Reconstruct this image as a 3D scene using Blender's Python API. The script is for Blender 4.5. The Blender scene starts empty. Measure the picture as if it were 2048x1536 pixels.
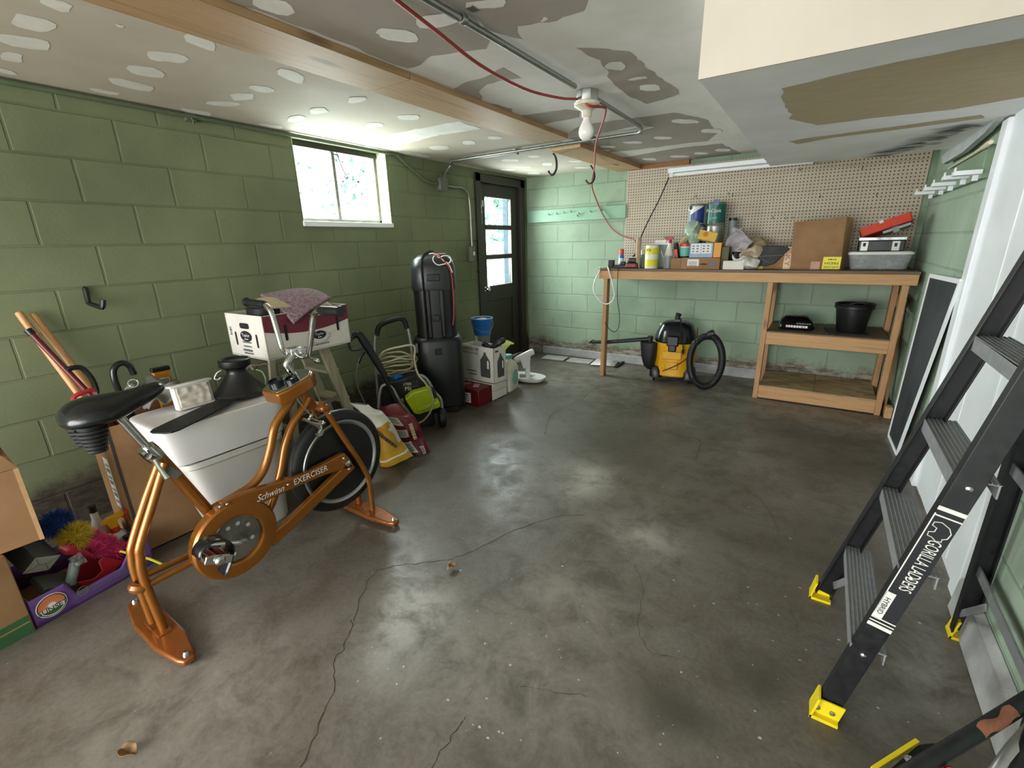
import bpy, bmesh, math, random
from mathutils import Vector as V, Matrix, noise
rnd = random.Random(11)
K = 0.907            # working units -> metres (block coursing gives the scale)
H = 1.516            # eye height in working units
RM = Matrix(((.83409552, .55114579, -.02286875), (.1446071, -.25847756, -.95513252), (-.53232833, .79336477, -.29529457)))
F = 909.308
col = bpy.context.scene.collection
PI = math.pi
def at(x, y, X=None, Y=None, Z=None):
    """where the sight line through a photo pixel meets a plane of the room"""
    d = RM.transposed() @ V(((x-1024)/F, (y-768)/F, 1))
    if X is not None: t = X/d.x
    elif Y is not None: t = Y/d.y
    else: t = (Z-H)/d.z
    return V((0, 0, H)) + d*t
def lin(h):
    if not isinstance(h, str): return tuple(h)[:3]
    h = h.lstrip('#'); o = []
    for i in (0, 2, 4):
        c = int(h[i:i+2], 16)/255
        o.append(c/12.92 if c <= .04045 else ((c+.055)/1.055)**2.4)
    return tuple(o)
def fr(o, r, u):
    r = V(r).normalized(); u = V(u); u = (u-r*u.dot(r)).normalized(); n = r.cross(u)
    return Matrix(((r.x, u.x, n.x, o[0]), (r.y, u.y, n.y, o[1]), (r.z, u.z, n.z, o[2]), (0, 0, 0, 1)))
def rot(loc, rz=0, rx=0, ry=0):
    return Matrix.Translation(loc) @ Matrix.Rotation(math.radians(rz), 4, 'Z') @ Matrix.Rotation(math.radians(ry), 4, 'Y') @ Matrix.Rotation(math.radians(rx), 4, 'X')
def spl(pts, k=6, closed=False):
    pts = [V(p) for p in pts]; n = len(pts); out = []
    if n < 3: return pts
    rng = n if closed else n-1
    for i in range(rng):
        p1, p2 = pts[i], pts[(i+1) % n]
        p0 = pts[i-1] if (closed or i > 0) else p1*2-p2
        p3 = pts[(i+2) % n] if (closed or i+2 < n) else p2*2-p1
        for j in range(k):
            t = j/k
            out.append(.5*((2*p1)+(p2-p0)*t+(2*p0-5*p1+4*p2-p3)*t*t+(3*p1-p0-3*p2+p3)*t**3))
    if not closed: out.append(pts[-1])
    return out
class MB:
    def __init__(s, T=None): s.v = []; s.f = []; s.m = []; s.T = T or Matrix.Identity(4)
    def add(s, vs, fs, mi=0):
        b = len(s.v); s.v += [s.T @ V(p) for p in vs]
        for f in fs: s.f.append([b+i for i in f]); s.m.append(mi)
        return s
    def box(s, c, d, mi=0, R=None, tx=1, ty=1):
        """box by centre and size; tx, ty narrow the top"""
        vs = []
        for z in (-.5, .5):
            for (x, y) in ((-.5, -.5), (.5, -.5), (.5, .5), (-.5, .5)):
                k, q = (tx, ty) if z > 0 else (1, 1)
                p = V((x*d[0]*k, y*d[1]*q, z*d[2]))
                vs.append((R @ p if R else p)+V(c))
        return s.add(vs, [(3, 2, 1, 0), (4, 5, 6, 7), (0, 1, 5, 4), (1, 2, 6, 5), (2, 3, 7, 6), (3, 0, 4, 7)], mi)
    def bx(s, a, b, mi=0):
        return s.box([(a[i]+b[i])/2 for i in range(3)], [abs(b[i]-a[i]) for i in range(3)], mi)
    def bar(s, a, b, w, h, up=(0, 0, 1), mi=0):
        """straight bar from a to b, w across, h along up"""
        a, b = V(a), V(b); d = (b-a).normalized(); u = V(up); u = (u-d*u.dot(d)).normalized(); r = d.cross(u)
        vs = [p+r*i*w/2+u*j*h/2 for p in (a, b) for i, j in ((-1, -1), (1, -1), (1, 1), (-1, 1))]
        return s.add(vs, [(3, 2, 1, 0), (4, 5, 6, 7), (0, 1, 5, 4), (1, 2, 6, 5), (2, 3, 7, 6), (3, 0, 4, 7)], mi)
    def tube(s, pts, r, n=8, mi=0, closed=False, k=0, flat=1):
        pts = [V(p) for p in pts]
        if k: pts = spl(pts, k, closed)
        N = len(pts); vs = []; fs = []; u = None
        for i, p in enumerate(pts):
            if closed: d = pts[(i+1) % N]-pts[i-1]
            else: d = pts[min(i+1, N-1)]-pts[max(i-1, 0)]
            d = d.normalized() if d.length > 1e-9 else V((0, 0, 1))
            if u is None: u = d.orthogonal().normalized()
            u = u-d*u.dot(d); u = u.normalized() if u.length > 1e-6 else d.orthogonal().normalized()
            w = d.cross(u); rr = r[min(i*len(r)//N, len(r)-1)] if isinstance(r, (list, tuple)) else r
            for j in range(n):
                a = 2*PI*j/n; vs.append(p+u*math.cos(a)*rr+w*math.sin(a)*rr*flat)
        for i in range(N if closed else N-1):
            for j in range(n):
                fs.append((i*n+j, i*n+(j+1) % n, ((i+1) % N)*n+(j+1) % n, ((i+1) % N)*n+j))
        if not closed: fs += [tuple(range(n))[::-1], tuple((N-1)*n+j for j in range(n))]
        return s.add(vs, fs, mi)
    def lathe(s, prof, c=(0, 0, 0), ax=(0, 0, 1), n=24, mi=0, cap=True, sx=1):
        q = V((0, 0, 1)).rotation_difference(V(ax)).to_matrix(); vs = []; fs = []
        for r, z in prof:
            for j in range(n):
                a = 2*PI*j/n; vs.append(q @ V((r*math.cos(a)*sx, r*math.sin(a), z))+V(c))
        for i in range(len(prof)-1):
            for j in range(n):
                fs.append((i*n+j, i*n+(j+1) % n, (i+1)*n+(j+1) % n, (i+1)*n+j))
        if cap: fs += [tuple(range(n))[::-1], tuple((len(prof)-1)*n+j for j in range(n))]
        return s.add(vs, fs, mi)
    def loft(s, rings, n=28, mi=0, cap=True, jit=0, seed=0):
        """rings: (centre, rx, ry, exponent) superellipses stacked along Z of the builder"""
        vs = []; fs = []
        for c, rx, ry, e in rings:
            for j in range(n):
                a = 2*PI*j/n; ca, sa = math.cos(a), math.sin(a)
                p = V((rx*math.copysign(abs(ca)**(2/e), ca), ry*math.copysign(abs(sa)**(2/e), sa), 0))+V(c)
                if jit: p += noise.noise_vector(p*(6)+V((seed, seed, 0)))*jit
                vs.append(p)
        for i in range(len(rings)-1):
            for j in range(n):
                fs.append((i*n+j, i*n+(j+1) % n, (i+1)*n+(j+1) % n, (i+1)*n+j))
        if cap: fs += [tuple(range(n))[::-1], tuple((len(rings)-1)*n+j for j in range(n))]
        return s.add(vs, fs, mi)
    def prism(s, poly, ext, mi=0):
        n = len(poly); a = [V(p) for p in poly]; e = V(ext)
        return s.add(a+[p+e for p in a], [tuple(range(n))[::-1], tuple(range(n, 2*n))]+[(i, (i+1) % n, n+(i+1) % n, n+i) for i in range(n)], mi)
    def poly(s, pts, mi=0): return s.add(pts, [tuple(range(len(pts)))], mi)
    def ball(s, c, r, mi=0, n=16, R=None):
        r = (r, r, r) if not isinstance(r, (tuple, list)) else r; vs = []; fs = []; m = n//2
        for i in range(m+1):
            t = PI*i/m
            for j in range(n):
                a = 2*PI*j/n; p = V((math.sin(t)*math.cos(a)*r[0], math.sin(t)*math.sin(a)*r[1], math.cos(t)*r[2]))
                vs.append((R @ p if R else p)+V(c))
        for i in range(m):
            for j in range(n): fs.append((i*n+j, (i+1)*n+j, (i+1)*n+(j+1) % n, i*n+(j+1) % n))
        return s.add(vs, fs, mi)
    def grid(s, fn, nu, nv, mi=0):
        vs = [fn(i/nu, j/nv) for j in range(nv+1) for i in range(nu+1)]
        return s.add(vs, [(j*(nu+1)+i, j*(nu+1)+i+1, (j+1)*(nu+1)+i+1, (j+1)*(nu+1)+i) for j in range(nv) for i in range(nu)], mi)
    def ring(s, c, ax, R, r, mi=0, n=40, m=8, flat=1):
        q = V((0, 0, 1)).rotation_difference(V(ax)).to_matrix()
        vs = []; fs = []
        for i in range(n):
            a = 2*PI*i/n
            for j in range(m):
                b = 2*PI*j/m; rr = R+r*math.cos(b)
                vs.append(q @ V((rr*math.cos(a), rr*math.sin(a), r*flat*math.sin(b)))+V(c))
        for i in range(n):
            for j in range(m): fs.append((i*m+j, ((i+1) % n)*m+j, ((i+1) % n)*m+(j+1) % m, i*m+(j+1) % m))
        return s.add(vs, fs, mi)
    def build(s, name, mats, parent=None, bevel=0, thick=0, sub=0, ang=38, flat=False):
        me = bpy.data.meshes.new(name)
        root = parent
        while root is not None and root.parent is not None: root = root.parent
        inv = root['_w2l'] if root is not None and '_w2l' in root.keys() else None
        I = Matrix([list(inv[i*4:i*4+4]) for i in range(4)]) if inv is not None else Matrix.Identity(4)
        o = bpy.data.objects.new(name, me)
        vs = [(I @ p)*K for p in s.v]
        if parent is None:      # a thing that is one mesh: origin at its own base
            lo = V([min(p[i] for p in vs) for i in range(3)]); hi = V([max(p[i] for p in vs) for i in range(3)])
            c = V(((lo.x+hi.x)/2, (lo.y+hi.y)/2, lo.z)) if not name.startswith(('wall', 'floor', 'ceiling', 'trim', 'ground')) else V((0, 0, 0))
            vs = [p-c for p in vs]; o.location = c
        me.from_pydata([tuple(p) for p in vs], [], s.f)
        for p, mi in zip(me.polygons, s.m): p.material_index = mi
        bm = bmesh.new(); bm.from_mesh(me); bmesh.ops.remove_doubles(bm, verts=bm.verts, dist=1e-6) if not flat else None
        if not flat: bmesh.ops.recalc_face_normals(bm, faces=bm.faces)
        bm.to_mesh(me); bm.free()
        for m in (mats if isinstance(mats, (list, tuple)) else [mats]): me.materials.append(m)
        me.polygons.foreach_set('use_smooth', [True]*len(me.polygons)); me.set_sharp_from_angle(angle=math.radians(ang))
        col.objects.link(o)
        if parent is not None: o.parent = parent
        if thick: m = o.modifiers.new('thickness', 'SOLIDIFY'); m.thickness = thick*K; m.offset = 0
        if bevel: m = o.modifiers.new('soft edge', 'BEVEL'); m.width = bevel*K; m.segments = 2; m.limit_method = 'ANGLE'; m.angle_limit = math.radians(40)
        if sub: m = o.modifiers.new('smooth', 'SUBSURF'); m.levels = sub; m.render_levels = sub
        return o
def tag(o, label=None, cat=None, group=None, kind=None):
    if label: o['label'] = label
    if cat: o['category'] = cat
    if group: o['group'] = group
    if kind: o['kind'] = kind
    return o
def thing(name, loc, label, cat, group=None, rz=0):
    o = bpy.data.objects.new(name, None); col.objects.link(o); o.empty_display_size = .1
    o.location = V(loc)*K; o.rotation_euler = (0, 0, math.radians(rz))
    inv = rot(V(loc), rz).inverted(); o['_w2l'] = [inv[i][j] for i in range(4) for j in range(4)]
    return tag(o, label, cat, group)
def copy_thing(o, loc, label=None, rz=None):
    c = o.copy(); col.objects.link(c); c.location = V(loc)*K
    if rz is not None: c.rotation_euler = (0, 0, math.radians(rz))
    if label: c['label'] = label
    def kids(a, b):
        for ch in [x for x in bpy.data.objects if x.parent == a]:
            d = ch.copy(); col.objects.link(d); d.parent = b; kids(ch, d)
    kids(o, c); return c
def text(s, T, w, m, parent, name='lettering', h=None, sx=None, ext=0, font=None, shear=0):
    """lettering centred at T's origin in T's XY plane, fitted to width w (and height h)"""
    c = bpy.data.curves.new('lettering', 'FONT'); c.body = s; c.align_x = 'CENTER'; c.align_y = 'CENTER'; c.size = 1; c.shear = shear; c.resolution_u = 3
    t = bpy.data.objects.new('lettering', c); col.objects.link(t); bpy.context.view_layer.update()
    me = bpy.data.meshes.new_from_object(t.evaluated_get(bpy.context.evaluated_depsgraph_get()))
    bpy.data.objects.remove(t); bpy.data.curves.remove(c)
    xs = [v.co.x for v in me.vertices] or [0, 1]; ys = [v.co.y for v in me.vertices] or [0, 1]
    W = max(max(xs)-min(xs), 1e-4); Hh = max(max(ys)-min(ys), 1e-4); cx = (max(xs)+min(xs))/2; cy = (max(ys)+min(ys))/2
    kx = w/W; ky = (h/Hh) if h else kx
    b = MB(T); b.add([((v.co.x-cx)*kx, (v.co.y-cy)*ky, .0015) for v in me.vertices], [tuple(p.vertices) for p in me.polygons])
    bpy.data.meshes.remove(me)
    return b.build(name, m, parent, flat=True)
def print_lines(T, w, m, parent, h=.02, seed=0):
    """a line of print too small to read: a run of short dashes"""
    r = random.Random(seed); b = MB(T); x = -w/2
    while x < w/2-.004:
        d = min(r.uniform(.006, .02), w/2-x); b.add([(x, -h/2, .0012), (x+d, -h/2, .0012), (x+d, h/2, .0012), (x, h/2, .0012)], [(0, 1, 2, 3)]); x += d+.004
    return b.build('small_print', m, parent, flat=True)
def boxfrom(A, B, C):
    """frame of a box from its near corner A, left corner B, right corner C on one level: (matrix, length along AC, depth along AB)"""
    A, B, C = V(A), V(B), V(C); B.z = C.z = A.z
    u = (C-A); L = u.length; u.normalize(); w = (B-A); w = w-u*w.dot(u); W = w.length; w.normalize()
    T = Matrix(((u.x, w.x, 0, A.x), (u.y, w.y, 0, A.y), (0, 0, 1, A.z), (0, 0, 0, 1)))
    return T, L, W
# ---------------------------------------------------------------- materials
def nt(name):
    m = bpy.data.materials.new(name); m.use_nodes = True; t = m.node_tree; b = t.nodes['Principled BSDF']
    return m, t, b
def N(t, kind, **kw):
    n = t.nodes.new(kind)
    for k, v in kw.items():
        if k.startswith('i_'): n.inputs[k[2:].replace('_', ' ')].default_value = v
        else: setattr(n, k, v)
    return n
def obj_co(t): return N(t, 'ShaderNodeTexCoord').outputs['Object']
def mapped(t, sc=(1, 1, 1), loc=(0, 0, 0), rt=(0, 0, 0), src=None):
    mp = N(t, 'ShaderNodeMapping'); mp.inputs['Scale'].default_value = sc; mp.inputs['Location'].default_value = loc; mp.inputs['Rotation'].default_value = rt
    t.links.new(src or obj_co(t), mp.inputs['Vector']); return mp.outputs[0]
def nz(t, vec, scale, detail=4, rough=.55, dist=0):
    n = N(t, 'ShaderNodeTexNoise'); n.inputs['Scale'].default_value = scale; n.inputs['Detail'].default_value = detail; n.inputs['Roughness'].default_value = rough; n.inputs['Distortion'].default_value = dist
    t.links.new(vec, n.inputs['Vector']); return n.outputs['Fac']
def ramp(t, fac, stops, interp='LINEAR'):
    r = N(t, 'ShaderNodeValToRGB'); e = r.color_ramp; e.interpolation = interp
    while len(e.elements) < len(stops): e.elements.new(.5)
    for el, (p, c) in zip(e.elements, stops):
        el.position = p; c = (c, c, c) if isinstance(c, (int, float)) else lin(c); el.color = (*c, 1)
    t.links.new(fac, r.inputs[0]); return r.outputs[0]
def mix(t, fac, a, b, mode='MIX'):
    n = N(t, 'ShaderNodeMix', data_type='RGBA', blend_type=mode)
    for s, x in ((n.inputs[0], fac), (n.inputs[6], a), (n.inputs[7], b)):
        if hasattr(x, 'is_linked'): t.links.new(x, s)
        elif isinstance(x, (int, float)): s.default_value = x
        else: s.default_value = (*lin(x), 1)
    return n.outputs[2]
def mth(t, op, a, b=0., c=None, clamp=False):
    n = N(t, 'ShaderNodeMath', operation=op, use_clamp=clamp)
    for s, x in zip(n.inputs, (a, b, c)):
        if x is None: continue
        if hasattr(x, 'is_linked'): t.links.new(x, s)
        else: s.default_value = x
    return n.outputs[0]
def bumped(t, b, h, strength=.3, dist=.01):
    n = N(t, 'ShaderNodeBump'); n.inputs['Strength'].default_value = strength; n.inputs['Distance'].default_value = dist
    t.links.new(h, n.inputs['Height']); t.links.new(n.outputs[0], b.inputs['Normal'])
def mat(name, c, rough=.5, metal=0, var=.12, scale=14, bump=0, bscale=None, spec=.5, c2=None, emit=0, alpha=1, trans=0, coat=0, thr=(.35, .65), stretch=(1, 1, 1), rvar=.1):
    m, t, b = nt(name); v = mapped(t, stretch); f = nz(t, v, scale, 5, .6); k = lin(c)
    if c2 is None: lo = tuple(x*(1-var) for x in k); hi = tuple(min(1, x*(1+var)) for x in k)
    else: lo, hi = k, lin(c2)
    t.links.new(ramp(t, f, ((thr[0], lo), (thr[1], hi))), b.inputs['Base Color'])
    t.links.new(ramp(t, f, ((.2, max(0, rough-rvar)), (.8, min(1, rough+rvar)))), b.inputs['Roughness'])
    b.inputs['Metallic'].default_value = metal; b.inputs['Specular IOR Level'].default_value = spec; b.inputs['Coat Weight'].default_value = coat
    if bump: bumped(t, b, nz(t, v, bscale or scale*3, 4), bump)
    if emit: b.inputs['Emission Color'].default_value = (*k, 1); b.inputs['Emission Strength'].default_value = emit
    if trans: b.inputs['Transmission Weight'].default_value = trans
    if alpha < 1: b.inputs['Alpha'].default_value = alpha
    return m
def wood(name, c1, c2, axis=0, scale=1, knots=True, rough=.6, dark='#5a3316'):
    """boards: grain drawn out along one axis, knots"""
    m, t, b = nt(name); s = [22*scale]*3; s[axis] = 1.3*scale
    v = mapped(t, s); g = nz(t, v, 1.6, 6, .6, .8)
    c = ramp(t, g, ((.3, c1), (.5, c2), (.72, c1)))
    s2 = [9*scale]*3; s2[axis] = 2.6*scale; kv = N(t, 'ShaderNodeTexVoronoi'); kv.inputs['Scale'].default_value = 1; kv.inputs['Randomness'].default_value = 1
    t.links.new(mapped(t, s2), kv.inputs['Vector'])
    if knots: c = mix(t, ramp(t, kv.outputs['Distance'], ((.08, .8), (.2, 0))), c, dark)
    t.links.new(c, b.inputs['Base Color']); b.inputs['Roughness'].default_value = rough; bumped(t, b, g, .12, .004); return m
def blockwall(name, rx, ry, axis, base, light, dirt, dirt_h, plinth=0):
    """painted concrete blocks 16 x 8 inches in running bond; rx, ry shift the bond; dirt on the lowest courses"""
    m, t, b = nt(name); sp = N(t, 'ShaderNodeSeparateXYZ'); co = obj_co(t); t.links.new(co, sp.inputs[0])
    cb = N(t, 'ShaderNodeCombineXYZ'); wob = mth(t, 'MULTIPLY', mth(t, 'SUBTRACT', nz(t, co, 9, 2), .5), .007)
    t.links.new(mth(t, 'ADD', mth(t, 'ADD', sp.outputs[axis], rx), wob), cb.inputs[0]); t.links.new(mth(t, 'ADD', mth(t, 'ADD', sp.outputs[2], ry), wob), cb.inputs[1])
    br = N(t, 'ShaderNodeTexBrick'); br.offset = .5; br.offset_frequency = 2; br.squash = 1
    for k, x in (('Scale', 1), ('Mortar Size', .0075), ('Mortar Smooth', .55), ('Bias', 0), ('Brick Width', .4064), ('Row Height', .2032)): br.inputs[k].default_value = x
    br.inputs['Color1'].default_value = (.42, .42, .42, 1); br.inputs['Color2'].default_value = (.58, .58, .58, 1); br.inputs['Mortar'].default_value = (.5, .5, .5, 1)
    t.links.new(cb.outputs[0], br.inputs['Vector'])
    big = nz(t, co, 1.7, 3); fine = nz(t, co, 55, 4, .7)
    c = mix(t, ramp(t, big, ((.35, 0.), (.7, 1.))), base, light)
    c = mix(t, .28, c, br.outputs['Color'], 'SOFT_LIGHT')
    c = mix(t, ramp(t, nz(t, co, 7, 6, .7), ((.58, 0.), (.75, .3))), c, '#5f6b50')
    edge = ramp(t, nz(t, co, 2.2, 3), ((.3, .05), (.7, .5)))
    c = mix(t, mth(t, 'MULTIPLY', br.outputs['Fac'], edge), c, tuple(x*.55 for x in lin(base)))
    zz = mth(t, 'ADD', sp.outputs[2], mth(t, 'MULTIPLY', mth(t, 'SUBTRACT', nz(t, co, 5, 5, .7), .5), .35))
    df = ramp(t, mth(t, 'DIVIDE', zz, max(dirt_h, .01)*2), ((.36, 1.), (.52, 0.)))
    dc = mix(t, ramp(t, nz(t, mapped(t, (1, 1, 3)), 9, 6, .75), ((.42, 0.), (.62, 1.))), dirt[0], dirt[1])
    c = mix(t, df, c, dc)
    t.links.new(c, b.inputs['Base Color']); b.inputs['Roughness'].default_value = .62; b.inputs['Specular IOR Level'].default_value = .35
    hgt = mth(t, 'ADD', mth(t, 'MULTIPLY', mth(t, 'SUBTRACT', 1, br.outputs['Fac']), .8), mth(t, 'MULTIPLY', fine, .22)); bumped(t, b, hgt, .55, .008)
    return m
M = {}
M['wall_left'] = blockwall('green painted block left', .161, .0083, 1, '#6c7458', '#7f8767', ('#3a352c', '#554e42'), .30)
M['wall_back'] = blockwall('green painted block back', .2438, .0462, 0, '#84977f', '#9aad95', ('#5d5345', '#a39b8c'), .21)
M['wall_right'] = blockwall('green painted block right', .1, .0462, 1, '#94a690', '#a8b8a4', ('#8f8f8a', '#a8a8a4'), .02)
def floor_mat():
    m, t, b = nt('worn concrete floor'); co = obj_co(t)
    at_ = N(t, 'ShaderNodeAttribute', attribute_name='stain_light'); st = N(t, 'ShaderNodeSeparateColor'); t.links.new(at_.outputs['Color'], st.inputs[0])
    n1 = nz(t, co, 1.1, 6, .65, .6); n2 = nz(t, mapped(t, (1, 1, 1)), 6, 8, .72, .4); n3 = nz(t, co, 60, 4, .7)
    c = ramp(t, n1, ((.32, '#443d35'), (.5, '#625b51'), (.68, '#78726b')))
    c = mix(t, ramp(t, n2, ((.42, 0.), (.66, .5))), c, '#77716a')
    c = mix(t, ramp(t, n2, ((.3, .6), (.5, 0.))), c, '#463f35')
    c = mix(t, ramp(t, nz(t, co, 2.6, 5, .7, .5), ((.5, 0.), (.68, .5))), c, '#564a3a')
    c = mix(t, ramp(t, n3, ((.35, .4), (.58, 0.))), c, '#423c33')
    pale = N(t, 'ShaderNodeTexVoronoi'); pale.inputs['Scale'].default_value = 9; t.links.new(mapped(t, (1, 1.3, 1)), pale.inputs['Vector'])
    c = mix(t, ramp(t, pale.outputs['Distance'], ((.02, .55), (.05, 0.))), c, '#a8a196')
    c = mix(t, mth(t, 'MULTIPLY', st.outputs[0], ramp(t, n2, ((.3, .45), (.6, 1.)))), c, '#39332a')   # dark stains
    c = mix(t, mth(t, 'MULTIPLY', st.outputs[1], ramp(t, n2, ((.35, .1), (.6, .85)))), c, '#aaa59c')  # worn pale patches, some painted window and door light
    t.links.new(c, b.inputs['Base Color'])
    t.links.new(ramp(t, n2, ((.3, .55), (.65, .28))), b.inputs['Roughness']); b.inputs['Specular IOR Level'].default_value = .55
    bumped(t, b, mth(t, 'ADD', n2, mth(t, 'MULTIPLY', n3, .3)), .18, .006); return m
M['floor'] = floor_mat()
M['crack'] = mat('crack dirt', '#37312a', .9)
M['chip'] = mat('pale floor speck', '#b7ae9f', .9)
M['board_lit'] = mat('window lit ceiling board', '#c0b5a4', .85, var=.06, scale=3, bump=.05, c2='#cac0b0')  # bare board near the window, daylight put into its paler tone
M['mud'] = mat('joint compound', '#ebe8e2', .8, scale=2.5, c2='#ddd8d0', bump=.06)
M['mud_patch'] = mat('joint compound patch', '#efece5', .8, scale=9, c2='#e2ded6', bump=.06)
M['soffit_face'] = mat('cream painted plaster', '#d6ccbc', .7, var=.03, scale=3, c2='#ddd4c6')
M['soffit'] = mat('grey plaster', '#efeeeb', .75, scale=2.5, c2='#e2e1de')
M['soffit_raw'] = mat('bare tan board', '#b3a382', .85, var=.08, scale=12, stretch=(1, 5, 1))
M['grime'] = mat('dark grime', '#8f8c89', .9, scale=8, c2='#c6c4c1', stretch=(1, 6, 1))
M['pine'] = wood('pine lumber', '#ad8053', '#c39767', 0)
M['pine_z'] = wood('pine lumber upright', '#a27850', '#b88c60', 2)
M['pine_y'] = wood('pine ceiling plank', '#a3815c', '#bb9871', 1, .8)
M['pine_yd'] = wood('dark plank edge', '#7c4e2a', '#8d5d35', 1, .8, knots=False)
M['ply'] = wood('dirty plywood', '#5b4a38', '#6b5844', 0, .7, knots=False)
M['old_ladder'] = wood('old ladder wood', '#9a927c', '#b0a78e', 2, 1, knots=False)
M['handle'] = wood('turned handle wood', '#b98350', '#cd9a66', 2, 1.2, knots=False, rough=.45)
M['stick'] = mat('bleached stick', '#d9cdb0', .6)
def osb():
    m, t, b = nt('oriented strand board'); v = N(t, 'ShaderNodeTexVoronoi'); v.inputs['Scale'].default_value = 1; t.links.new(mapped(t, (12, 34, 10), rt=(0, 0, .3)), v.inputs['Vector'])
    c = ramp(t, nz(t, v.outputs['Color'], 3, 2), ((.3, '#7d6448'), (.5, '#b3976f'), (.7, '#8f7455'))); t.links.new(c, b.inputs['Base Color']); b.inputs['Roughness'].default_value = .75; return m
M['osb'] = osb()
def peg():
    m, t, b = nt('tan pegboard'); sp = N(t, 'ShaderNodeSeparateXYZ'); co = obj_co(t); t.links.new(co, sp.inputs[0]); S = .0268
    fx = mth(t, 'SUBTRACT', mth(t, 'FRACT', mth(t, 'DIVIDE', sp.outputs[0], S)), .5); fz = mth(t, 'SUBTRACT', mth(t, 'FRACT', mth(t, 'DIVIDE', sp.outputs[2], S)), .5)
    d = mth(t, 'SQRT', mth(t, 'ADD', mth(t, 'MULTIPLY', fx, fx), mth(t, 'MULTIPLY', fz, fz)))
    hole = ramp(t, d, ((.17, 1.), (.235, 0.)))
    gz = mth(t, 'ABSOLUTE', mth(t, 'SUBTRACT', mth(t, 'FRACT', mth(t, 'DIVIDE', mth(t, 'ADD', sp.outputs[2], .03), .1715)), .5))
    gro = ramp(t, gz, ((.0, .75), (.02, 0.)))
    c = mix(t, ramp(t, nz(t, co, 2, 5), ((.35, 0.), (.7, 1.))), '#b5a792', '#c4b7a3')
    c = mix(t, gro, c, '#6d6252'); c = mix(t, hole, c, '#3b3126')
    t.links.new(c, b.inputs['Base Color']); b.inputs['Roughness'].default_value = .6; return m
M['peg'] = peg()
M['white_paint'] = mat('white door paint', '#eef0f3', .4, var=.03, scale=4)
M['brown_paint'] = mat('dark brown door paint', '#322b24', .45, var=.1, scale=5)
M['green_board'] = mat('mint painted board', '#82a68c', .5, var=.08, scale=6)
M['green_rail'] = mat('dull green painted board', '#7e9479', .55, var=.08, scale=6)
M['curb'] = mat('pale concrete curb', '#a5a5a3', .85, var=.15, scale=9, bump=.3)
M['old_frame'] = mat('weathered window frame', '#6d6a5e', .6, var=.3, scale=20)
M['steel'] = mat('galvanised steel', '#9b9c96', .38, .85, var=.12, scale=20)
M['pipe_grey'] = mat('dull painted conduit', '#6f7066', .5, .3, var=.12)
M['pipe_green'] = mat('conduit painted wall green', '#5d6850', .6, var=.12)
M['chrome'] = mat('chrome', '#c9c9c9', .14, 1, var=.1, scale=30, rvar=.06)
M['alu'] = mat('worn aluminium', '#8f9091', .45, .35, var=.12, scale=30)
M['alu_tread'] = mat('grey ribbed tread', '#8a8b8d', .5, .1, var=.15, scale=40)
M['silver'] = mat('silver painted tube', '#a3a3a0', .35, .6)
M['black'] = mat('black plastic', '#141415', .38, var=.2, scale=10)
M['black_matte'] = mat('matte black', '#121212', .6, var=.2, scale=10)
M['black_gloss'] = mat('glossy black vinyl', '#15181c', .22, var=.25, scale=8, bump=.04)
M['rubber'] = mat('black rubber', '#101113', .5, var=.2)
M['fibreglass'] = mat('black ladder rail', '#17171a', .42, var=.3, scale=40)
M['copper'] = mat('copper metallic enamel', '#985c1c', .26, .5, var=.03, scale=4, coat=.4, rvar=.03)
M['copper_red'] = mat('brown copper enamel', '#8c5020', .28, .45, var=.05, scale=5, coat=.4, rvar=.04)
M['dark_plate'] = mat('polished steel disc', '#74716b', .3, .35, var=.1, scale=6)
M['card'] = mat('cardboard', '#9a744f', .8, scale=5, c2='#8a6645', bump=.04)
M['card_light'] = mat('pale cardboard', '#a47d57', .8, scale=5, c2='#97704c', bump=.04)
M['card_edge'] = mat('torn cardboard edge', '#c39c70', .85)
M['white_card'] = mat('white coated cardboard', '#d9d4cb', .65, var=.05, scale=5)
M['maroon'] = mat('maroon print', '#6e2634', .55, var=.1, scale=6)
M['purple'] = mat('purple print', '#5b3b78', .6, var=.1, scale=6)
M['green_ink'] = mat('green print', '#2f5a35', .65)
M['ink'] = mat('black ink', '#15151a', .7)
M['grey_ink'] = mat('grey print', '#6b6b6e', .7)
M['white_ink'] = mat('white print', '#e6e4df', .6, var=.03)
M['cream_ink'] = mat('cream gold lettering', '#d9c49b', .45)
M['orange_ink'] = mat('orange print', '#c8703f', .6)
M['white_plastic'] = mat('white plastic', '#d6d4cf', .4, var=.04, scale=4)
M['white_tub'] = mat('milky plastic tub', '#cfcbc4', .42, var=.05, scale=3)
M['tote'] = mat('frosted white plastic', '#dedad8', .35, var=.04, scale=3)
M['yellow'] = mat('yellow plastic', '#e0a51a', .38, var=.06)
M['safety'] = mat('yellow ladder foot', '#e6cd1d', .45, var=.08)
M['lime'] = mat('lime green plastic', '#a6b813', .38, var=.06)
M['red'] = mat('red plastic', '#a01f2c', .4, var=.1)
M['red_orange'] = mat('orange red plastic', '#d0402a', .4, var=.08)
M['dark_red'] = mat('dark red steel', '#5e1014', .4, var=.15)
M['red_cord'] = mat('faded red cord', '#9c4038', .55)
M['blue'] = mat('blue plastic', '#1f6fc4', .4, var=.08)
M['teal'] = mat('teal print', '#6fb8a8', .5)
M['cream_plastic'] = mat('cream plastic', '#d8d5c6', .4, var=.05)
M['beige_hose'] = mat('beige hose', '#a59b7e', .5)
M['grey_cloth'] = mat('grey cloth', '#6c6967', .9, var=.2, scale=20, bump=.2)
M['tan_cloth'] = mat('beige rug backing', '#b3a283', .95, var=.12, scale=60, bump=.3)
M['rug'] = mat('mauve rug pile', '#6a5158', .98, scale=70, c2='#9a828a', bump=.7, bscale=160)
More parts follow.
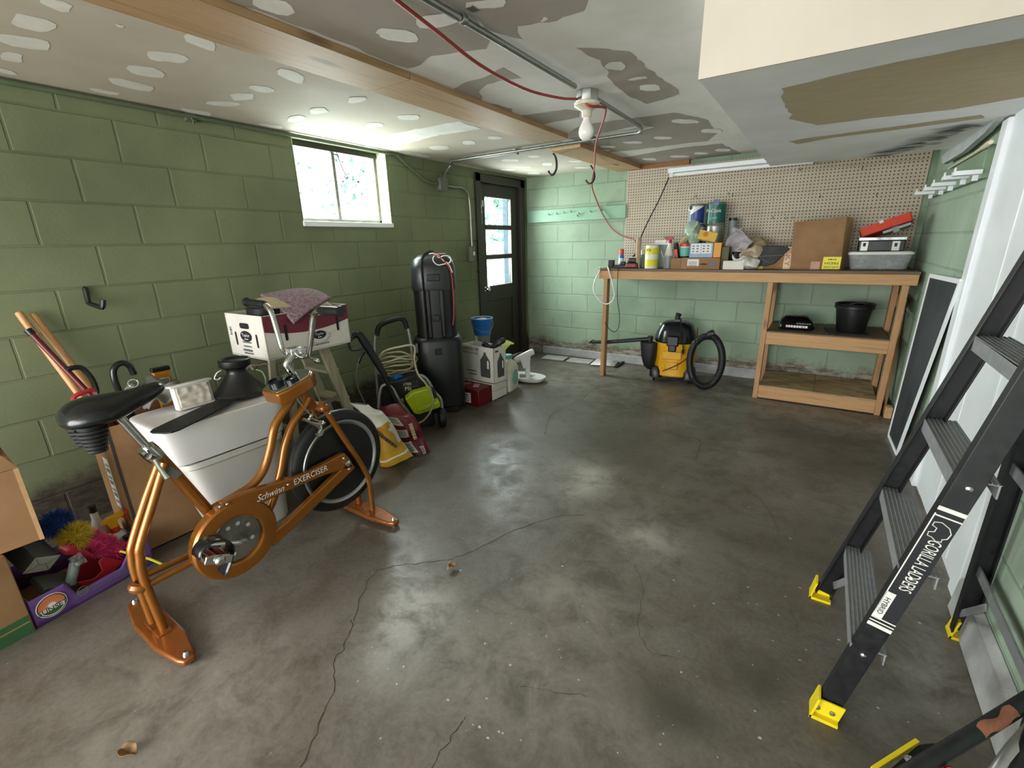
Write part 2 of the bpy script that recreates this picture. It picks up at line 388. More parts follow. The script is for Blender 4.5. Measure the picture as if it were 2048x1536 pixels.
def pane_glass():
    m, t, b = nt('thin window glass'); o = t.nodes['Material Output']; t.nodes.remove(b)
    tr = N(t, 'ShaderNodeBsdfTransparent'); tr.inputs[0].default_value = (.93, .97, .96, 1); gl = N(t, 'ShaderNodeBsdfGlossy'); gl.inputs['Roughness'].default_value = .03; pass
    mx = N(t, 'ShaderNodeMixShader'); mx.inputs[0].default_value = .05; t.links.new(tr.outputs[0], mx.inputs[1]); t.links.new(gl.outputs[0], mx.inputs[2]); t.links.new(mx.outputs[0], o.inputs[0]); return m
M['glass'] = pane_glass()
M['clear'] = mat('clear plastic', '#d8dcdf', .12, trans=.75, var=.03, alpha=.55)
M['plastic_bag'] = mat('thin plastic bag', '#cfc6cd', .3, trans=.35, var=.1, alpha=.7)
M['green_bag'] = mat('pale green plastic bag', '#a9c0aa', .3, trans=.3, var=.2, alpha=.8)
M['bulb'] = mat('frosted bulb', '#efebe6', .25, var=.02)
M['porcelain'] = mat('aged porcelain', '#cfc6b2', .4, var=.1)
M['tube_light'] = mat('white lamp tube', '#eceae4', .35, var=.02)
M['screen'] = mat('dark screen mesh', '#34383a', .8, var=.25, scale=4)
M['duster_pink'] = mat('pink fluff', '#d0386f', .9, var=.3, scale=30)
M['duster_yellow'] = mat('yellow fluff', '#c3a92f', .9, var=.3, scale=30)
M['duster_blue'] = mat('blue fluff', '#143a80', .9, var=.3, scale=30)
M['leaf'] = mat('leaves', '#7aa593', .6, var=.3, scale=9)
M['bark'] = mat('bark', '#8d857c', .9, var=.3)
M['fence'] = mat('sunlit fence boards', '#c9a899', .8, var=.1)
M['lawn'] = mat('sunlit lawn', '#a8b89c', .9, var=.2)
M['house'] = mat('bluish siding', '#66788a', .7, var=.2, scale=20)
M['yellow_bag'] = mat('yellow printed sack', '#bb8f2a', .45, var=.15, scale=6)
M['white_sack'] = mat('white plastic sack', '#d3cfc6', .4, var=.1, scale=7, bump=.3, bscale=9)
M['red_sack'] = mat('dark red sack', '#6f1422', .32, var=.25, scale=8, bump=.25, bscale=10)
M['soil_bag'] = mat('black soil sack', '#121212', .25, var=.2, bump=.5, bscale=8)
M['tan_bag'] = mat('crumpled brown paper', '#b9a68c', .8, var=.15, scale=12, bump=.5, bscale=10)
M['gold'] = mat('orange box print', '#d89325', .5, var=.08)
M['light_blue'] = mat('pale blue box print', '#8fa2c4', .5, var=.08)
M['navy'] = mat('navy label', '#27357e', .35, var=.08)
M['can_green'] = mat('dark green label', '#0f5b50', .35, var=.1)
M['label_white'] = mat('white label', '#dcdad5', .5, var=.04)
M['label_yellow'] = mat('yellow label', '#d9cf2e', .5, var=.06)
M['sticker'] = mat('bright yellow sticker', '#efe03a', .5, var=.02)
M['pink_note'] = mat('pink paper', '#d98aa4', .7)
M['work_red'] = mat('red charger plastic', '#8e1e1e', .4)
M['foil'] = mat('dull grey sheeting', '#b8bab9', .5, var=.15, scale=5)
M['grey_box'] = mat('dark grey carton', '#4a4a49', .7, var=.1)
M['white_box'] = mat('off white carton end', '#b9b7b0', .7, var=.05)
M['grey_plastic'] = mat('grey plastic', '#7d8683', .5, var=.1)
M['rust'] = mat('rusty scuff', '#7a4c36', .8, var=.3, scale=30)
M['driveway'] = mat('pale bounce driveway', '#c9c5bd', .9, var=.08, scale=2)
M['board_dim'] = mat('dim ceiling board', '#a0968a', .85, var=.06, scale=3, bump=.05, c2='#aba196')  # same bare board away from the window, dimmer light put in its colour
M['grime_dark'] = mat('black grime', '#5c5855', .9, scale=6, c2='#8a8784', stretch=(1, 6, 1))
# ---------------------------------------------------------------- the room
LW, BW, RW, CZ, FY = -3.43, 5.57, .69, 2.335, -3.0
def struct(o, label=None): return tag(o, label, kind='structure')
b = MB()
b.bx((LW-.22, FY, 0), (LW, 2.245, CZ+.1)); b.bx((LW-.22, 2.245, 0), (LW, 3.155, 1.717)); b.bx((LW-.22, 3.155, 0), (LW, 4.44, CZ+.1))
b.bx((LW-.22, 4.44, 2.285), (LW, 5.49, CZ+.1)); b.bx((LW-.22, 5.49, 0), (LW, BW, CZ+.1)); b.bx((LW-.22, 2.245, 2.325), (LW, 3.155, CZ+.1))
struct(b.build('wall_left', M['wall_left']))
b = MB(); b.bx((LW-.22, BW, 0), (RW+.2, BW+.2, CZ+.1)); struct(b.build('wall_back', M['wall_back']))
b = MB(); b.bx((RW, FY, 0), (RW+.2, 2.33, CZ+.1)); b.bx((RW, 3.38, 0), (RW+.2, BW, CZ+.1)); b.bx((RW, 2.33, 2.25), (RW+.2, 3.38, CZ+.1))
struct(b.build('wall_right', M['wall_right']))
b = MB(); b.prism([(RW, FY, 0), (RW-.005, FY, 0), (RW-.04, FY, 0), (RW-.03, FY, .14), (RW, FY, .17)], (0, 2.33-FY-.02, 0)); struct(b.build('trim_right_curb', M['curb'], bevel=.008))
b = MB(); b.prism([(LW+.25, BW, 0), (LW+.25, BW-.015, 0), (LW+.25, BW-.012, .1), (LW+.25, BW, .11)], (RW-LW-.25, 0, 0)); struct(b.build('trim_back_plinth', M['curb'], bevel=.006))
# floor: a fine sheet that carries worn, stained and painted lit places, cracks and specks lying in it
def floor():
    x0, x1, y0, y1, s = LW-.25, RW+.2, -3.4, BW+.1, .05
    nx, ny = int((x1-x0)/s), int((y1-y0)/s)
    b = MB(); b.grid(lambda u, w: V((x0+(x1-x0)*u, y0+(y1-y0)*w, 0)), nx, ny, 0); ng = len(b.v)
    def crack(px, w):
        pts = spl([at(x, y, Z=0) for x, y in px], 5)
        pts = [p+V((rnd.uniform(-.008, .008), rnd.uniform(-.008, .008), .0008)) for p in pts]
        for i in range(len(pts)-1):
            d = (pts[i+1]-pts[i]).normalized(); n = V((-d.y, d.x, 0)); a, c = w*rnd.uniform(.3, 1), w*rnd.uniform(.3, 1)
            b.poly([pts[i]-n*a, pts[i+1]-n*c, pts[i+1]+n*c, pts[i]+n*a], 1)
    crack([(600, 1536), (640, 1450), (672, 1350), (668, 1320), (690, 1290), (705, 1240)], .0026)
    crack([(705, 1240), (745, 1150), (800, 1132), (880, 1122), (940, 1105), (1010, 1070), (1110, 1035), (1180, 1030)], .0018)
    crack([(860, 1536), (900, 1480), (930, 1430)], .002)
    crack([(1268, 1130), (1285, 1180), (1275, 1250), (1300, 1300), (1345, 1315)], .0012)
    crack([(1200, 770), (1160, 800), (1105, 830), (1090, 870)], .0028)
    crack([(1330, 830), (1350, 870), (1400, 880), (1390, 920)], .002)
    crack([(1040, 1370), (1110, 1385), (1170, 1388)], .001); crack([(1440, 950), (1520, 1000), (1560, 1060)], .0012)
    for _ in range(150):
        p = at(rnd.uniform(620, 1900), rnd.uniform(800, 1520), Z=0)+V((0, 0, .0012)); r = rnd.uniform(.002, .007)
        b.poly([p+V((math.cos(a)*r*rnd.uniform(.5, 1.3), math.sin(a)*r*rnd.uniform(.4, 1), 0)) for a in (0, 1.2, 2.4, 3.7, 5)], 2)
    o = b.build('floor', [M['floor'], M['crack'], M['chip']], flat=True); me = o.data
    dark = [(1525, 1360, .10, .12, .75), (1370, 1430, .14, .07, .8), (1330, 1425, .1, .08, .5), (1720, 930, .45, .3, .55), (1560, 860, .6, .25, .45), (900, 980, .5, .5, .25), (700, 1180, .3, .5, .25),
            (1300, 930, .3, .2, .3), (1250, 900, .5, .35, .4), (1850, 1480, .15, .15, .3), (905, 1140, .05, .05, .9), (800, 880, .5, .5, .5), (100, 1150, .6, .8, .6), (1480, 1100, .5, .5, .3), (1220, 860, .35, .3, .4), (1000, 900, .3, .35, .3), (1650, 1080, .3, .3, .35)]
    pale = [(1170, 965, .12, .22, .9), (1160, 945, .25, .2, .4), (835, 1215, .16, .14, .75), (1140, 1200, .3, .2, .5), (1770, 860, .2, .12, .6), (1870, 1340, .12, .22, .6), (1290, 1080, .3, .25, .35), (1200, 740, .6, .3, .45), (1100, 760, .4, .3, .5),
            (500, 1330, .3, .2, .4), (300, 1450, .4, .3, .4), (1010, 1340, .4, .3, .3), (1280, 1070, .15, .1, .5), (1460, 780, .5, .2, .3), (740, 1290, .3, .2, .3), (1200, 1480, .5, .2, .2)]  # pale wear; some spots paint in daylight from window and door
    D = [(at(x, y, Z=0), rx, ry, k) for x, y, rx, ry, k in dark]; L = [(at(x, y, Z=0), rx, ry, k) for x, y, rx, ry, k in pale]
    ca = me.color_attributes.new('stain_light', 'FLOAT_COLOR', 'POINT')
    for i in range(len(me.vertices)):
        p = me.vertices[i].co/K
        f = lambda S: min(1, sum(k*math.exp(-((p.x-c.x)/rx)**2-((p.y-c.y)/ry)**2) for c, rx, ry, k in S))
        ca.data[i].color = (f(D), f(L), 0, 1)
    struct(o)
floor()
# ceiling: bare board with joint compound over the seams and screw heads
def ceiling():
    b = MB(); Z = CZ; cnt = [0]
    b.bx((LW-.2, FY, Z), (-2.0, BW+.1, Z+.1), 0); b.bx((-2.0, FY, Z), (RW+.1, BW+.1, Z+.1), 1)
    def patch(px, mi, jit=.012):
        cnt[0] += 1; z = Z-.0008-.00002*cnt[0]
        P = [at(x, y, Z=Z) for x, y in px]; out = []
        for i, p in enumerate(P):
            q = P[(i+1) % len(P)]; n = max(1, int((q-p).length/.035))
            for k in range(n):
                w = p.lerp(q, k/n); e = noise.noise_vector(w*9)*jit*1.6+noise.noise_vector(w*31)*jit; out.append(V((w.x+e.x, w.y+e.y, z)))
        b.poly(out, mi)
    def el(x, y, rx, ry, a=0, mi=2, s=2.56, ox=0, oy=0):
        c, sn = math.cos(math.radians(a)), math.sin(math.radians(a)); pts = []
        for i in range(10):
            t = 2*PI*i/10; u, w = math.copysign(abs(math.cos(t))**.7, math.cos(t))*rx, math.copysign(abs(math.sin(t))**.7, math.sin(t))*ry
            pts.append(((x+u*c-w*sn)/s+ox, (y+u*sn+w*c)/s+oy))
        patch(pts, mi, .013)
    A = lambda L: [(x/2.56+700, y/2.56) for x, y in L]
    patch(A([(-800, -60), (560, -60), (640, 80), (720, 190), (705, 250), (560, 265), (420, 290), (300, 350), (120, 290), (0, 235), (-330, 105), (-800, -50)]), 3)
    patch(A([(560, -60), (1240, -60), (1200, 60), (1060, 105), (850, 140), (880, 205), (720, 160), (640, 80)]), 3)
    patch(A([(1165, 240), (1290, 245), (1420, 270), (1500, 330), (1600, 400), (1695, 480), (1520, 530), (1440, 500), (1340, 420), (1320, 370), (1270, 310)]), 3)
    patch(A([(520, 460), (610, 410), (720, 385), (780, 345), (870, 400), (700, 430), (660, 470), (690, 520), (830, 560), (830, 590), (640, 520)]), 3)
    patch(A([(880, 590), (1100, 560), (1180, 570), (1170, 600), (960, 640), (900, 620)]), 3)
    patch(A([(1180, 640), (1330, 620), (1490, 600), (1660, 575), (1830, 610), (1880, 680), (1830, 720), (1600, 750), (1330, 780), (1100, 700)]), 3)
    patch(A([(1370, 810), (1700, 755), (1900, 735), (2010, 790), (1950, 805), (1700, 830), (1480, 850), (1420, 845)]), 3)
    patch(A([(1250, 690), (1480, 640), (1560, 650), (1400, 690), (1260, 705)]), 2); patch(A([(120, 700), (560, 620), (670, 660), (450, 690), (230, 750), (60, 760)]), 2)
    for e in ((285, 25, 90, 26, 18), (165, 115, 115, 38, 14), (120, 215, 140, 28, 10), (60, 290, 70, 24, 10), (1030, 215, 75, 24, 18), (850, 290, 110, 28, 6), (745, 365, 88, 22, 10), (660, 430, 115, 20, 12), (540, 470, 90, 9, 10), (1335, 455, 68, 18, 9), (1240, 495, 62, 18, -4),
              (1130, 528, 90, 13, 2), (1490, 385, 78, 25, 20), (1410, 30, 120, 34, 16), (2000, 170, 75, 22, 6), (1000, 572, 80, 9, 10), (1395, 645, 60, 8, 10), (600, 130, 35, 7, 12), (20, 362, 60, 10, 14)): el(*e)
    for e in ((300, 600, 50, 14), (130, 640, 45, 11), (455, 755, 50, 11), (610, 730, 34, 12), (740, 705, 35, 8), (940, 800, 30, 7), (820, 820, 45, 7), (880, 855, 40, 5), (810, 868, 40, 5), (940, 887, 35, 6), (1010, 840, 30, 7), (1150, 825, 40, 5), (1190, 858, 40, 4),
              (250, 180, 110, 30, 5), (450, 100, 115, 34, -10), (700, 20, 110, 26, -8), (980, 95, 25, 14, -20), (1360, 335, 55, 22), (1530, 450, 55, 18), (1480, 400, 50, 8, -8), (1720, 620, 70, 12), (1850, 670, 60, 11), (1600, 705, 50, 7), (1450, 728, 50, 6), (1320, 750, 40, 6), (1530, 815, 40, 6),
              (1690, 800, 50, 6), (1800, 785, 40, 6), (1910, 768, 40, 8), (1300, 770, 30, 5), (330, 790, 80, 9, 8), (600, 850, 90, 7, 12)): el(*e, **({'a': 0} if len(e) < 5 else {}), ox=700)
    for x, y in ((1630, 565), (1820, 510), (1520, 607)): el(x, y, 50, 15, -4)
    struct(b.build('ceiling', [M['board_lit'], M['mud'], M['mud_patch'], M['board_dim']], flat=True))
ceiling()
# boxed-in soffit by the right wall
SZ = 2.07
def soffit():
    b = MB(); x0, y0, y1 = -.475, 1.985, 4.56
    b.bx((x0, y0, SZ), (RW+.02, y1, CZ), 1); b.bx((x0-.001, y0-.012, SZ), (RW+.02, y0, CZ+.35), 0)
    def patch(px, mi, k, jit=.02):
        P = [at(x, y, Z=SZ) for x, y in px]; out = []
        for i, p in enumerate(P):
            q = P[(i+1) % len(P)]; n = max(1, int((q-p).length/.03))
            for j in range(n):
                w = p.lerp(q, j/n); e = noise.noise_vector(w*12)*jit; out.append(V((min(w.x+e.x, RW), min(w.y+e.y*.5, y1-.02), SZ-.001*k)))
        b.poly(out, mi)
    S = lambda L: [(x/3.16+1400, y/3.16) for x, y in L]
    patch(S([(520, 560), (800, 490), (1250, 390), (2100, 230), (2100, 600), (1600, 690), (1100, 745), (750, 790), (570, 750), (540, 650)]), 2, 1)
    patch(S([(560, 895), (660, 875), (850, 850), (1300, 790), (1780, 725), (1800, 745), (1300, 812), (850, 868), (620, 910)]), 2, 1, .008)
    for i in range(26):
        x = rnd.uniform(1150, 1760); y = 975-(x-1150)*.32+rnd.uniform(-30, 12)*(.4+(x-1150)/500); l = rnd.uniform(60, 190); w_ = rnd.uniform(3, 9)
        patch(S([(x-l, y+l*.11), (x, y-w_), (x+l*.5, y-l*.07), (x, y+w_)]), 3 if i % 4 else 4, 3+i, .006)
    struct(b.build('ceiling_soffit', [M['soffit_face'], M['soffit'], M['soffit_raw'], M['grime'], M['grime_dark']], flat=True), 'boxed in plaster soffit at the upper right with a cream front and a bare tan strip')
soffit()
# planks on the ceiling, ledger along the back wall
b = MB(); b.bx((-2.135, FY, 2.302), (-1.835, 1.9, CZ)); b.bx((-2.135, 1.903, 2.302), (-1.835, 3.62, CZ)); struct(b.build('trim_1', M['pine_y'], bevel=.003), 'long wooden plank screwed along the ceiling')
b = MB(); b.bx((-2.17, 3.93, 2.29), (-1.875, BW, CZ)); struct(b.build('trim_2', M['pine_y'], bevel=.003), 'short lower ceiling plank with two black hooks near the back wall')
b = MB(); b.bx((-1.87, BW-.05, 2.285), (-1.35, BW, CZ)); struct(b.build('trim_3', M['pine_yd'], bevel=.003))
# small window in the left wall
def window():
    w = thing('window_1', (LW-.1, 2.7, 1.72), 'small high window with two dark framed panes in the green wall', 'window'); w['kind'] = 'structure'
    y0, y1, z0, z1, x = 2.245, 3.155, 1.717, 2.325, LW-.15
    MB().bx((x-.02, y0, z1-.045), (x+.035, y1, z1)).build('head_bar', M['brown_paint'], w, bevel=.004); b = MB(); b.bx((x-.02, y0, z0), (x+.02, y1, z0+.035)); b.bx((x-.02, y0, z0), (x+.02, y0+.03, z1)); b.bx((x-.02, y1-.032, z0), (x+.02, y1, z1)); b.bx((x-.015, 2.68, z0), (x+.015, 2.71, z1))
    b.build('window_frame', M['old_frame'], w, bevel=.004)
    for a, c in ((y0+.03, 2.68), (2.71, y1-.032)): MB().bx((x-.004, a, z0+.035), (x+.004, c, z1-.045)).build('pane', M['glass'], w)
    b = MB(); b.bx((LW-.21, y0-.005, z0-.035), (LW+.015, y1+.01, z0+.004)); b.build('sill', M['white_paint'], w, bevel=.004)
    b = MB(); b.bx((LW-.16, y1-.006, z0), (LW, y1+.004, z1)); b.bx((LW-.16, y0-.004, z0), (LW, y0+.006, z1)); b.build('reveal', mat('pale painted reveal', '#c9cfae', .6), w)
    p = at(672, 300, X=LW-.1); b = MB(); b.tube([p, p+V((0, .02, -.08)), p+V((.01, .05, -.17)), p+V((.01, .075, -.2)), p+V((.01, .06, -.215)), p+V((.01, .04, -.19))], .004, 6, k=4); b.build('pull_cord', M['ink'], w)
window()
# dark half-glazed door
def door():
    d = thing('door_1', (LW-.03, 4.96, 0), 'dark brown half glazed door with three panes in the far left corner', 'door'); d['kind'] = 'structure'
    y0, y1 = 4.44, 5.49; b = MB(); x = LW
    b.bx((x-.2, y0, 0), (x+.02, y0+.1, 2.29)); b.bx((x-.2, y1-.1, 0), (x+.02, y1, 2.29)); b.bx((x-.2, y0, 2.2), (x+.02, y1, 2.29)); b.build('door_frame', M['brown_paint'], d, bevel=.006)
    lx0, lx1 = x-.075, x-.03; a, c = y0+.1, y1-.1; b = MB(); g0, g1 = 4.665, 5.225
    b.bx((lx0, a, .02), (lx1, g0, 2.2)); b.bx((lx0, g1, .02), (lx1, c, 2.2)); b.bx((lx0, g0, 2.06), (lx1, g1, 2.2)); b.bx((lx0, g0, .82), (lx1, g1, 1.0)); b.bx((lx0, g0, .02), (lx1, g1, .25)); b.bx((lx0+.012, g0, .25), (lx1-.016, g1, .82))
    for z in (1.36, 1.71): b.bx((lx0, g0, z-.018), (lx1, g1, z+.018))
    lf = b.build('door_leaf', M['brown_paint'], d, bevel=.004)
    b = MB()
    for z0, z1 in ((1.0, 1.342), (1.378, 1.692), (1.728, 2.06)):
        MB().bx((lx0+.02, g0, z0), (lx0+.026, g1, z1)).build('pane', M['glass'], lf)
        b.bx((lx1-.012, g0, z0), (lx1+.003, g1, z0+.012)); b.bx((lx1-.012, g1-.012, z0), (lx1+.003, g1, z1)); b.bx((lx1-.012, g0, z1-.01), (lx1+.003, g1, z1))
    b.build('glazing_bead', M['pipe_grey'], lf)
    k = at(974, 578, X=lx1+.03); b = MB(); b.lathe([(.03, 0), (.03, .006), (.012, .01), (.012, .03), (.026, .036), (.032, .052), (.026, .07), (.01, .074)], (lx1, k.y, k.z), (1, 0, 0), 20); b.build('knob', M['chrome'], lf)
    p = at(963, 407, X=lx1); MB().bx((lx1, p.y-.012, p.z-.035), (lx1+.02, p.y+.012, p.z+.035)).build('contact_sensor', M['white_plastic'], lf, bevel=.003)
    b = MB()
    for z in (1.55, 1.2): b.tube([(x+.025, y0+.01, z), (x+.05, y0-.03, z), (x+.03, y0-.06, z+.005)], .008, 6)
    b.build('strike', M['black'], d)
door()
# white panelled door and casing on the right
def door2():
    d = thing('door_2', (RW, 2.86, 0), 'white panelled door with casing on the right behind the stepladder', 'door'); d['kind'] = 'structure'
    y0, y1 = 2.33, 3.6; b = MB(); b.bx((RW-.025, y0, .02), (RW+.03, y0+.1, 2.33)); b.bx((RW-.025, y1-.11, .0), (RW+.03, y1, 2.06)); b.bx((RW-.02, y0, 2.2), (RW+.03, y1-.1, 2.33)); b.build('casing', M['white_paint'], d, bevel=.006)
    b = MB(); b.bx((RW-.005, y0+.1, .02), (RW+.03, y1-.11, 2.2)); lf = b.build('door_leaf', M['white_paint'], d)
    for y in (2.62, 3.02): MB().bx((RW-.009, y-.005, .05), (RW-.004, y+.005, 2.18)).build('panel_ridge', M['white_paint'], lf, bevel=.002)
door2()
# outside, seen through the glass, and unseen driveway ground
MB().bx((-16, -8, -.45), (LW-.3, 14, -.4)).build('ground_outside', M['lawn'])['kind'] = 'structure'
MB().bx((-9, -18, -.06), (6, -3.3, -.01)).build('ground_bounce_driveway', M['driveway'])['kind'] = 'structure'  # unseen driveway, added pale to bounce light up onto the ceiling
def tree(c, r, h, label, n=270):
    t = thing('tree', (c[0], c[1], -.4), label, 'tree'); b = MB(); b.tube([(c[0], c[1], -.4), (c[0]+.05, c[1], h*.5), (c[0], c[1]+.1, h)], [.13, .1, .06], 8); b.build('trunk', M['bark'], t); b = MB()
    for _ in range(n):
        q = V((rnd.gauss(0, 1), rnd.gauss(0, 1), rnd.gauss(0, .8))); q = q.normalized()*r*rnd.random()**.4; p = V((c[0], c[1], h+.2))+V((q.x, q.y, q.z*.85)); s = r*.055
        b.poly([p+V((rnd.uniform(-s, s), rnd.uniform(-s, s), rnd.uniform(-s, s))) for _ in range(4)])
    b.build('foliage', M['leaf'], t, flat=True)
tree((-7.6, 6.4, 0), 1.25, 2.6, 'sunlit green tree outside, seen through the small high window'); tree((-8.2, 12.6, 0), 2.6, 2.2, 'dense green tree outside, seen through the door glass', 420)
fo = MB()
for i in range(14): fo.bx((-10.6, 7.1+i*.2, -.4), (-10.56, 7.28+i*.2, 2.0+.04*(i % 2)))
tag(fo.build('fence', M['fence']), 'pale board fence outside beyond the small high window', 'fence')
b = MB(); b.bx((-4.12, 6.0, -.4), (-3.66, 6.2, 3)); tag(b.build('porch_wall', M['house']), 'bluish siding of the porch wall outside the far door', 'wall', kind='structure')
b = MB()
for z in (.55, 1.25): b.bx((-5.3, 5.2, z), (-5.22, 8.2, z+.09))
for i in range(12): b.bx((-5.28, 5.3+i*.24, -.4), (-5.24, 5.34+i*.24, 1.3))
tag(b.build('porch_railing', M['white_paint']), 'white porch railing outside the far door', 'railing')
# ---------------------------------------------------------------- things on ceiling and walls
def lamp():
    c = V((-1.262, 2.72, 2.335)); t = thing('ceiling_lamp', c, 'bare frosted bulb in a porcelain holder on a ceiling junction box', 'lamp')
    b = MB(); b.lathe([(.062, -.06), (.066, -.055), (.066, 0)], c, n=8); b.build('junction_box', M['steel'], t, bevel=.003)
    b = MB(); b.lathe([(.024, -.135), (.028, -.13), (.03, -.1), (.05, -.088), (.072, -.075), (.074, -.06), (.06, -.058)], c, n=28); b.build('bulb_holder', M['porcelain'], t)
    b = MB(); b.lathe([(.001, -.255), (.022, -.25), (.04, -.23), (.045, -.208), (.04, -.185), (.026, -.16), (.019, -.145), (.019, -.13)], c, n=28); b.build('bulb', M['bulb'], t)
lamp()
def conduit():
    Z = 2.312; P = lambda x, y: at(x, y, Z=Z); r = .0135
    pts = [P(832, -16), P(926, 38), P(1150, 173)]
    b = MB(); d = (pts[2]-pts[0]).normalized(); b.tube([pts[0]-d*2.4, pts[2]], r, 10)
    m = P(1215, 212); e = P(1270, 247); f2 = P(1283, 259); f3 = P(1272, 266); b.tube([P(1195, 200), m, e, f2, f3, P(1240, 271), P(900, 322.5)], r, 10, k=4)
    x = LW+.025; b.tube([P(905, 322), V((x+.06, 3.965, Z)), V((x, 3.93, Z-.07)), V((x, 3.885, 2.16))], r*.9, 10, k=4)
    tag(b.build('electrical_conduit', M['steel']), 'thin galvanised conduit run along the ceiling past the bulb and across to the left wall', 'conduit')
    for i, (px, py) in enumerate(((926, 38), (1034, 305), (1188, 282))):
        q = P(px, py); b = MB(); b.ring(q, (d if i == 0 else V((1, -.08, 0))), .015, .005, n=16, m=6, flat=3); b.box(q+V((0, .04 if i else 0, .02))+(V((.045, 0, 0)) if i == 0 else V((0, 0, 0))), (.03, .04, .004)); b.box(q-V((0, .04 if i else 0, -.02))-(V((.045, 0, 0)) if i == 0 else V((0, 0, 0))), (.03, .04, .004))
        tag(b.build('conduit_strap', M['steel']), ['steel strap on the conduit between the bulb and the top edge', 'steel strap on the conduit just left of the ceiling plank end', 'steel strap on the conduit just below the hanging bulb'][i], 'strap')
    W = lambda px, py: at(px, py, X=x)
    t = thing('junction_box', (x, 3.89, 2.1), 'grey metal junction box on the green wall left of the door', 'junction box'); q = W(884, 369)
    b = MB(); b.bx((LW, q.y-.055, q.z-.06), (LW+.05, q.y+.055, q.z+.06)); b.build('box', M['pipe_grey'], t, bevel=.008)
    MB().bx((LW+.05, q.y-.06, q.z-.065), (LW+.054, q.y+.06, q.z+.065)).build('cover', M['pipe_grey'], t, bevel=.002)
    b = MB(); b.tube([W(891, 371), W(910, 374), W(922, 375), W(932, 382), W(938, 396), W(941, 430), W(944, 492)], .012, 10, k=5); tag(b.build('electrical_conduit', M['steel']), 'short bent conduit from the wall junction box down to the light switch', 'conduit')
    b = MB(); y = W(700, 290).y; b.tube([V((x, FY, 2.318)), V((x, y, 2.315)), W(780, 303), W(795, 312), W(812, 328), W(850, 360), W(862, 366), W(876, 368)], .0135, 10, k=5); tag(b.build('electrical_conduit', M['pipe_green']), 'painted conduit along the top of the left wall, over the window', 'conduit')
    t = thing('light_switch', W(944, 525), 'small metal light switch box beside the dark door', 'switch'); q = W(944, 507); b = MB(); b.bx((LW, q.y-.04, q.z-.09), (LW+.05, q.y+.04, q.z+.08)); b.build('switch_box', M['pipe_grey'], t, bevel=.006); MB().bx((LW+.05, q.y-.01, q.z-.02), (LW+.065, q.y+.01, q.z+.02)).build('toggle', M['white_plastic'], t)
    q = at(380, 232, X=LW+.02); b = MB(); b.bx((LW, q.y-.03, q.z-.03), (LW+.03, q.y+.03, q.z+.03)); b.tube([q, q+V((.03, 0, -.03)), q+V((.02, 0, -.05))], .006, 6)
    tag(b.build('conduit_bracket', M['pipe_green'], bevel=.003), 'small painted bracket under the conduit at the top of the left wall', 'bracket')
conduit()
def cord():
    Z = 2.3; b = MB(); pts = [at(700, -80, Z=2.325), at(790, -2, Z=2.32), at(870, 60, Z=2.30), at(960, 130, Z=2.28), at(1050, 178, Z=2.27), at(1120, 196, Z=2.275), at(1158, 199, Y=2.68), at(1178, 212, Y=2.66), at(1205, 214, Y=2.78), at(1211, 219, Y=2.85), at(1207, 240, Y=3.2), at(1192, 288, Y=3.85), at(1189, 330, Y=4.6), at(1184, 372, Y=5.1), at(1195, 405, Y=5.48),
          at(1203, 425, Y=5.5), at(1222, 455, Y=5.48), at(1245, 472, Y=5.45), at(1268, 480, Y=5.4), at(1273, 495, Y=5.3), at(1268, 515, Y=5.2), at(1255, 535, Y=5.1)]
    b.tube(pts, .0075, 6, k=6); tag(b.build('extension_cord', M['red_cord']), 'faded red extension cord strung across the ceiling past the bulb and down to the workbench', 'cord')
cord()
def hooks():
    for i, (L, Y) in enumerate((([(1107, 301), (1107, 308), (1112, 318), (1113, 335), (1109, 346), (1104, 350), (1099, 347), (1097, 342)], 4.12), ([(1182, 326), (1182, 332), (1187, 342), (1189, 354), (1185, 364), (1178, 367), (1173, 363), (1172, 360)], 4.95))):
        b = MB(); P = [at(x, y, Y=Y) for x, y in L]; P[0].z = 2.295; b.tube(P, .0105, 8, k=5)
        tag(b.build('ceiling_hook', M['black']), ['black utility hook screwed in the near end of the short ceiling plank', 'black utility hook farther along the short ceiling plank, with the red cord behind it'][i], 'hook')
    L = [(168, 577), (171, 580), (177, 604), (182, 608), (200, 614), (205, 614), (206, 600)]; b = MB(); xs = [LW+.005, LW+.012, LW+.03, LW+.05, LW+.14, LW+.16, LW+.165]
    b.tube([at(x, y, X=q) for (x, y), q in zip(L, xs)], .013, 8, k=3); tag(b.build('wall_hook', M['black']), 'black utility hook in the bare green block wall at left', 'hook')
hooks()
b = MB(); p = at(1060, 421, Y=BW-.02); q = at(1253, 447, Y=BW-.02); b.bx((-3.39, BW-.045, 1.772), (-2.03, BW, 1.925)); nb = [at(x, y, Y=BW-.046) for x, y in ((1100, 430), (1116, 428), (1130, 426), (1144, 424), (1157, 432), (1160, 428), (1183, 424), (1205, 421))]
b.build; o = b.build('hook_board', M['green_board'], bevel=.004); tag(o, 'mint green painted board across the back wall left of the pegboard', 'board')
for k, n in enumerate(nb):
    b = MB(); b.tube([n-V((0, -.045, .01))*0+V((0, .02, 0)), n-V((0, .03, 0)), n-V((0, .035, -.02))], .004, 5); c = b.build('nail', M['ink']); c.parent = o; c.matrix_parent_inverse = Matrix.Translation(-o.location)
b = MB(); b.bx((-2.035, BW-.03, 1.12), (.64, BW, 2.285)); o = b.build('pegboard', M['peg']); tag(o, 'tan perforated pegboard covering the back wall above the workbench', 'pegboard')
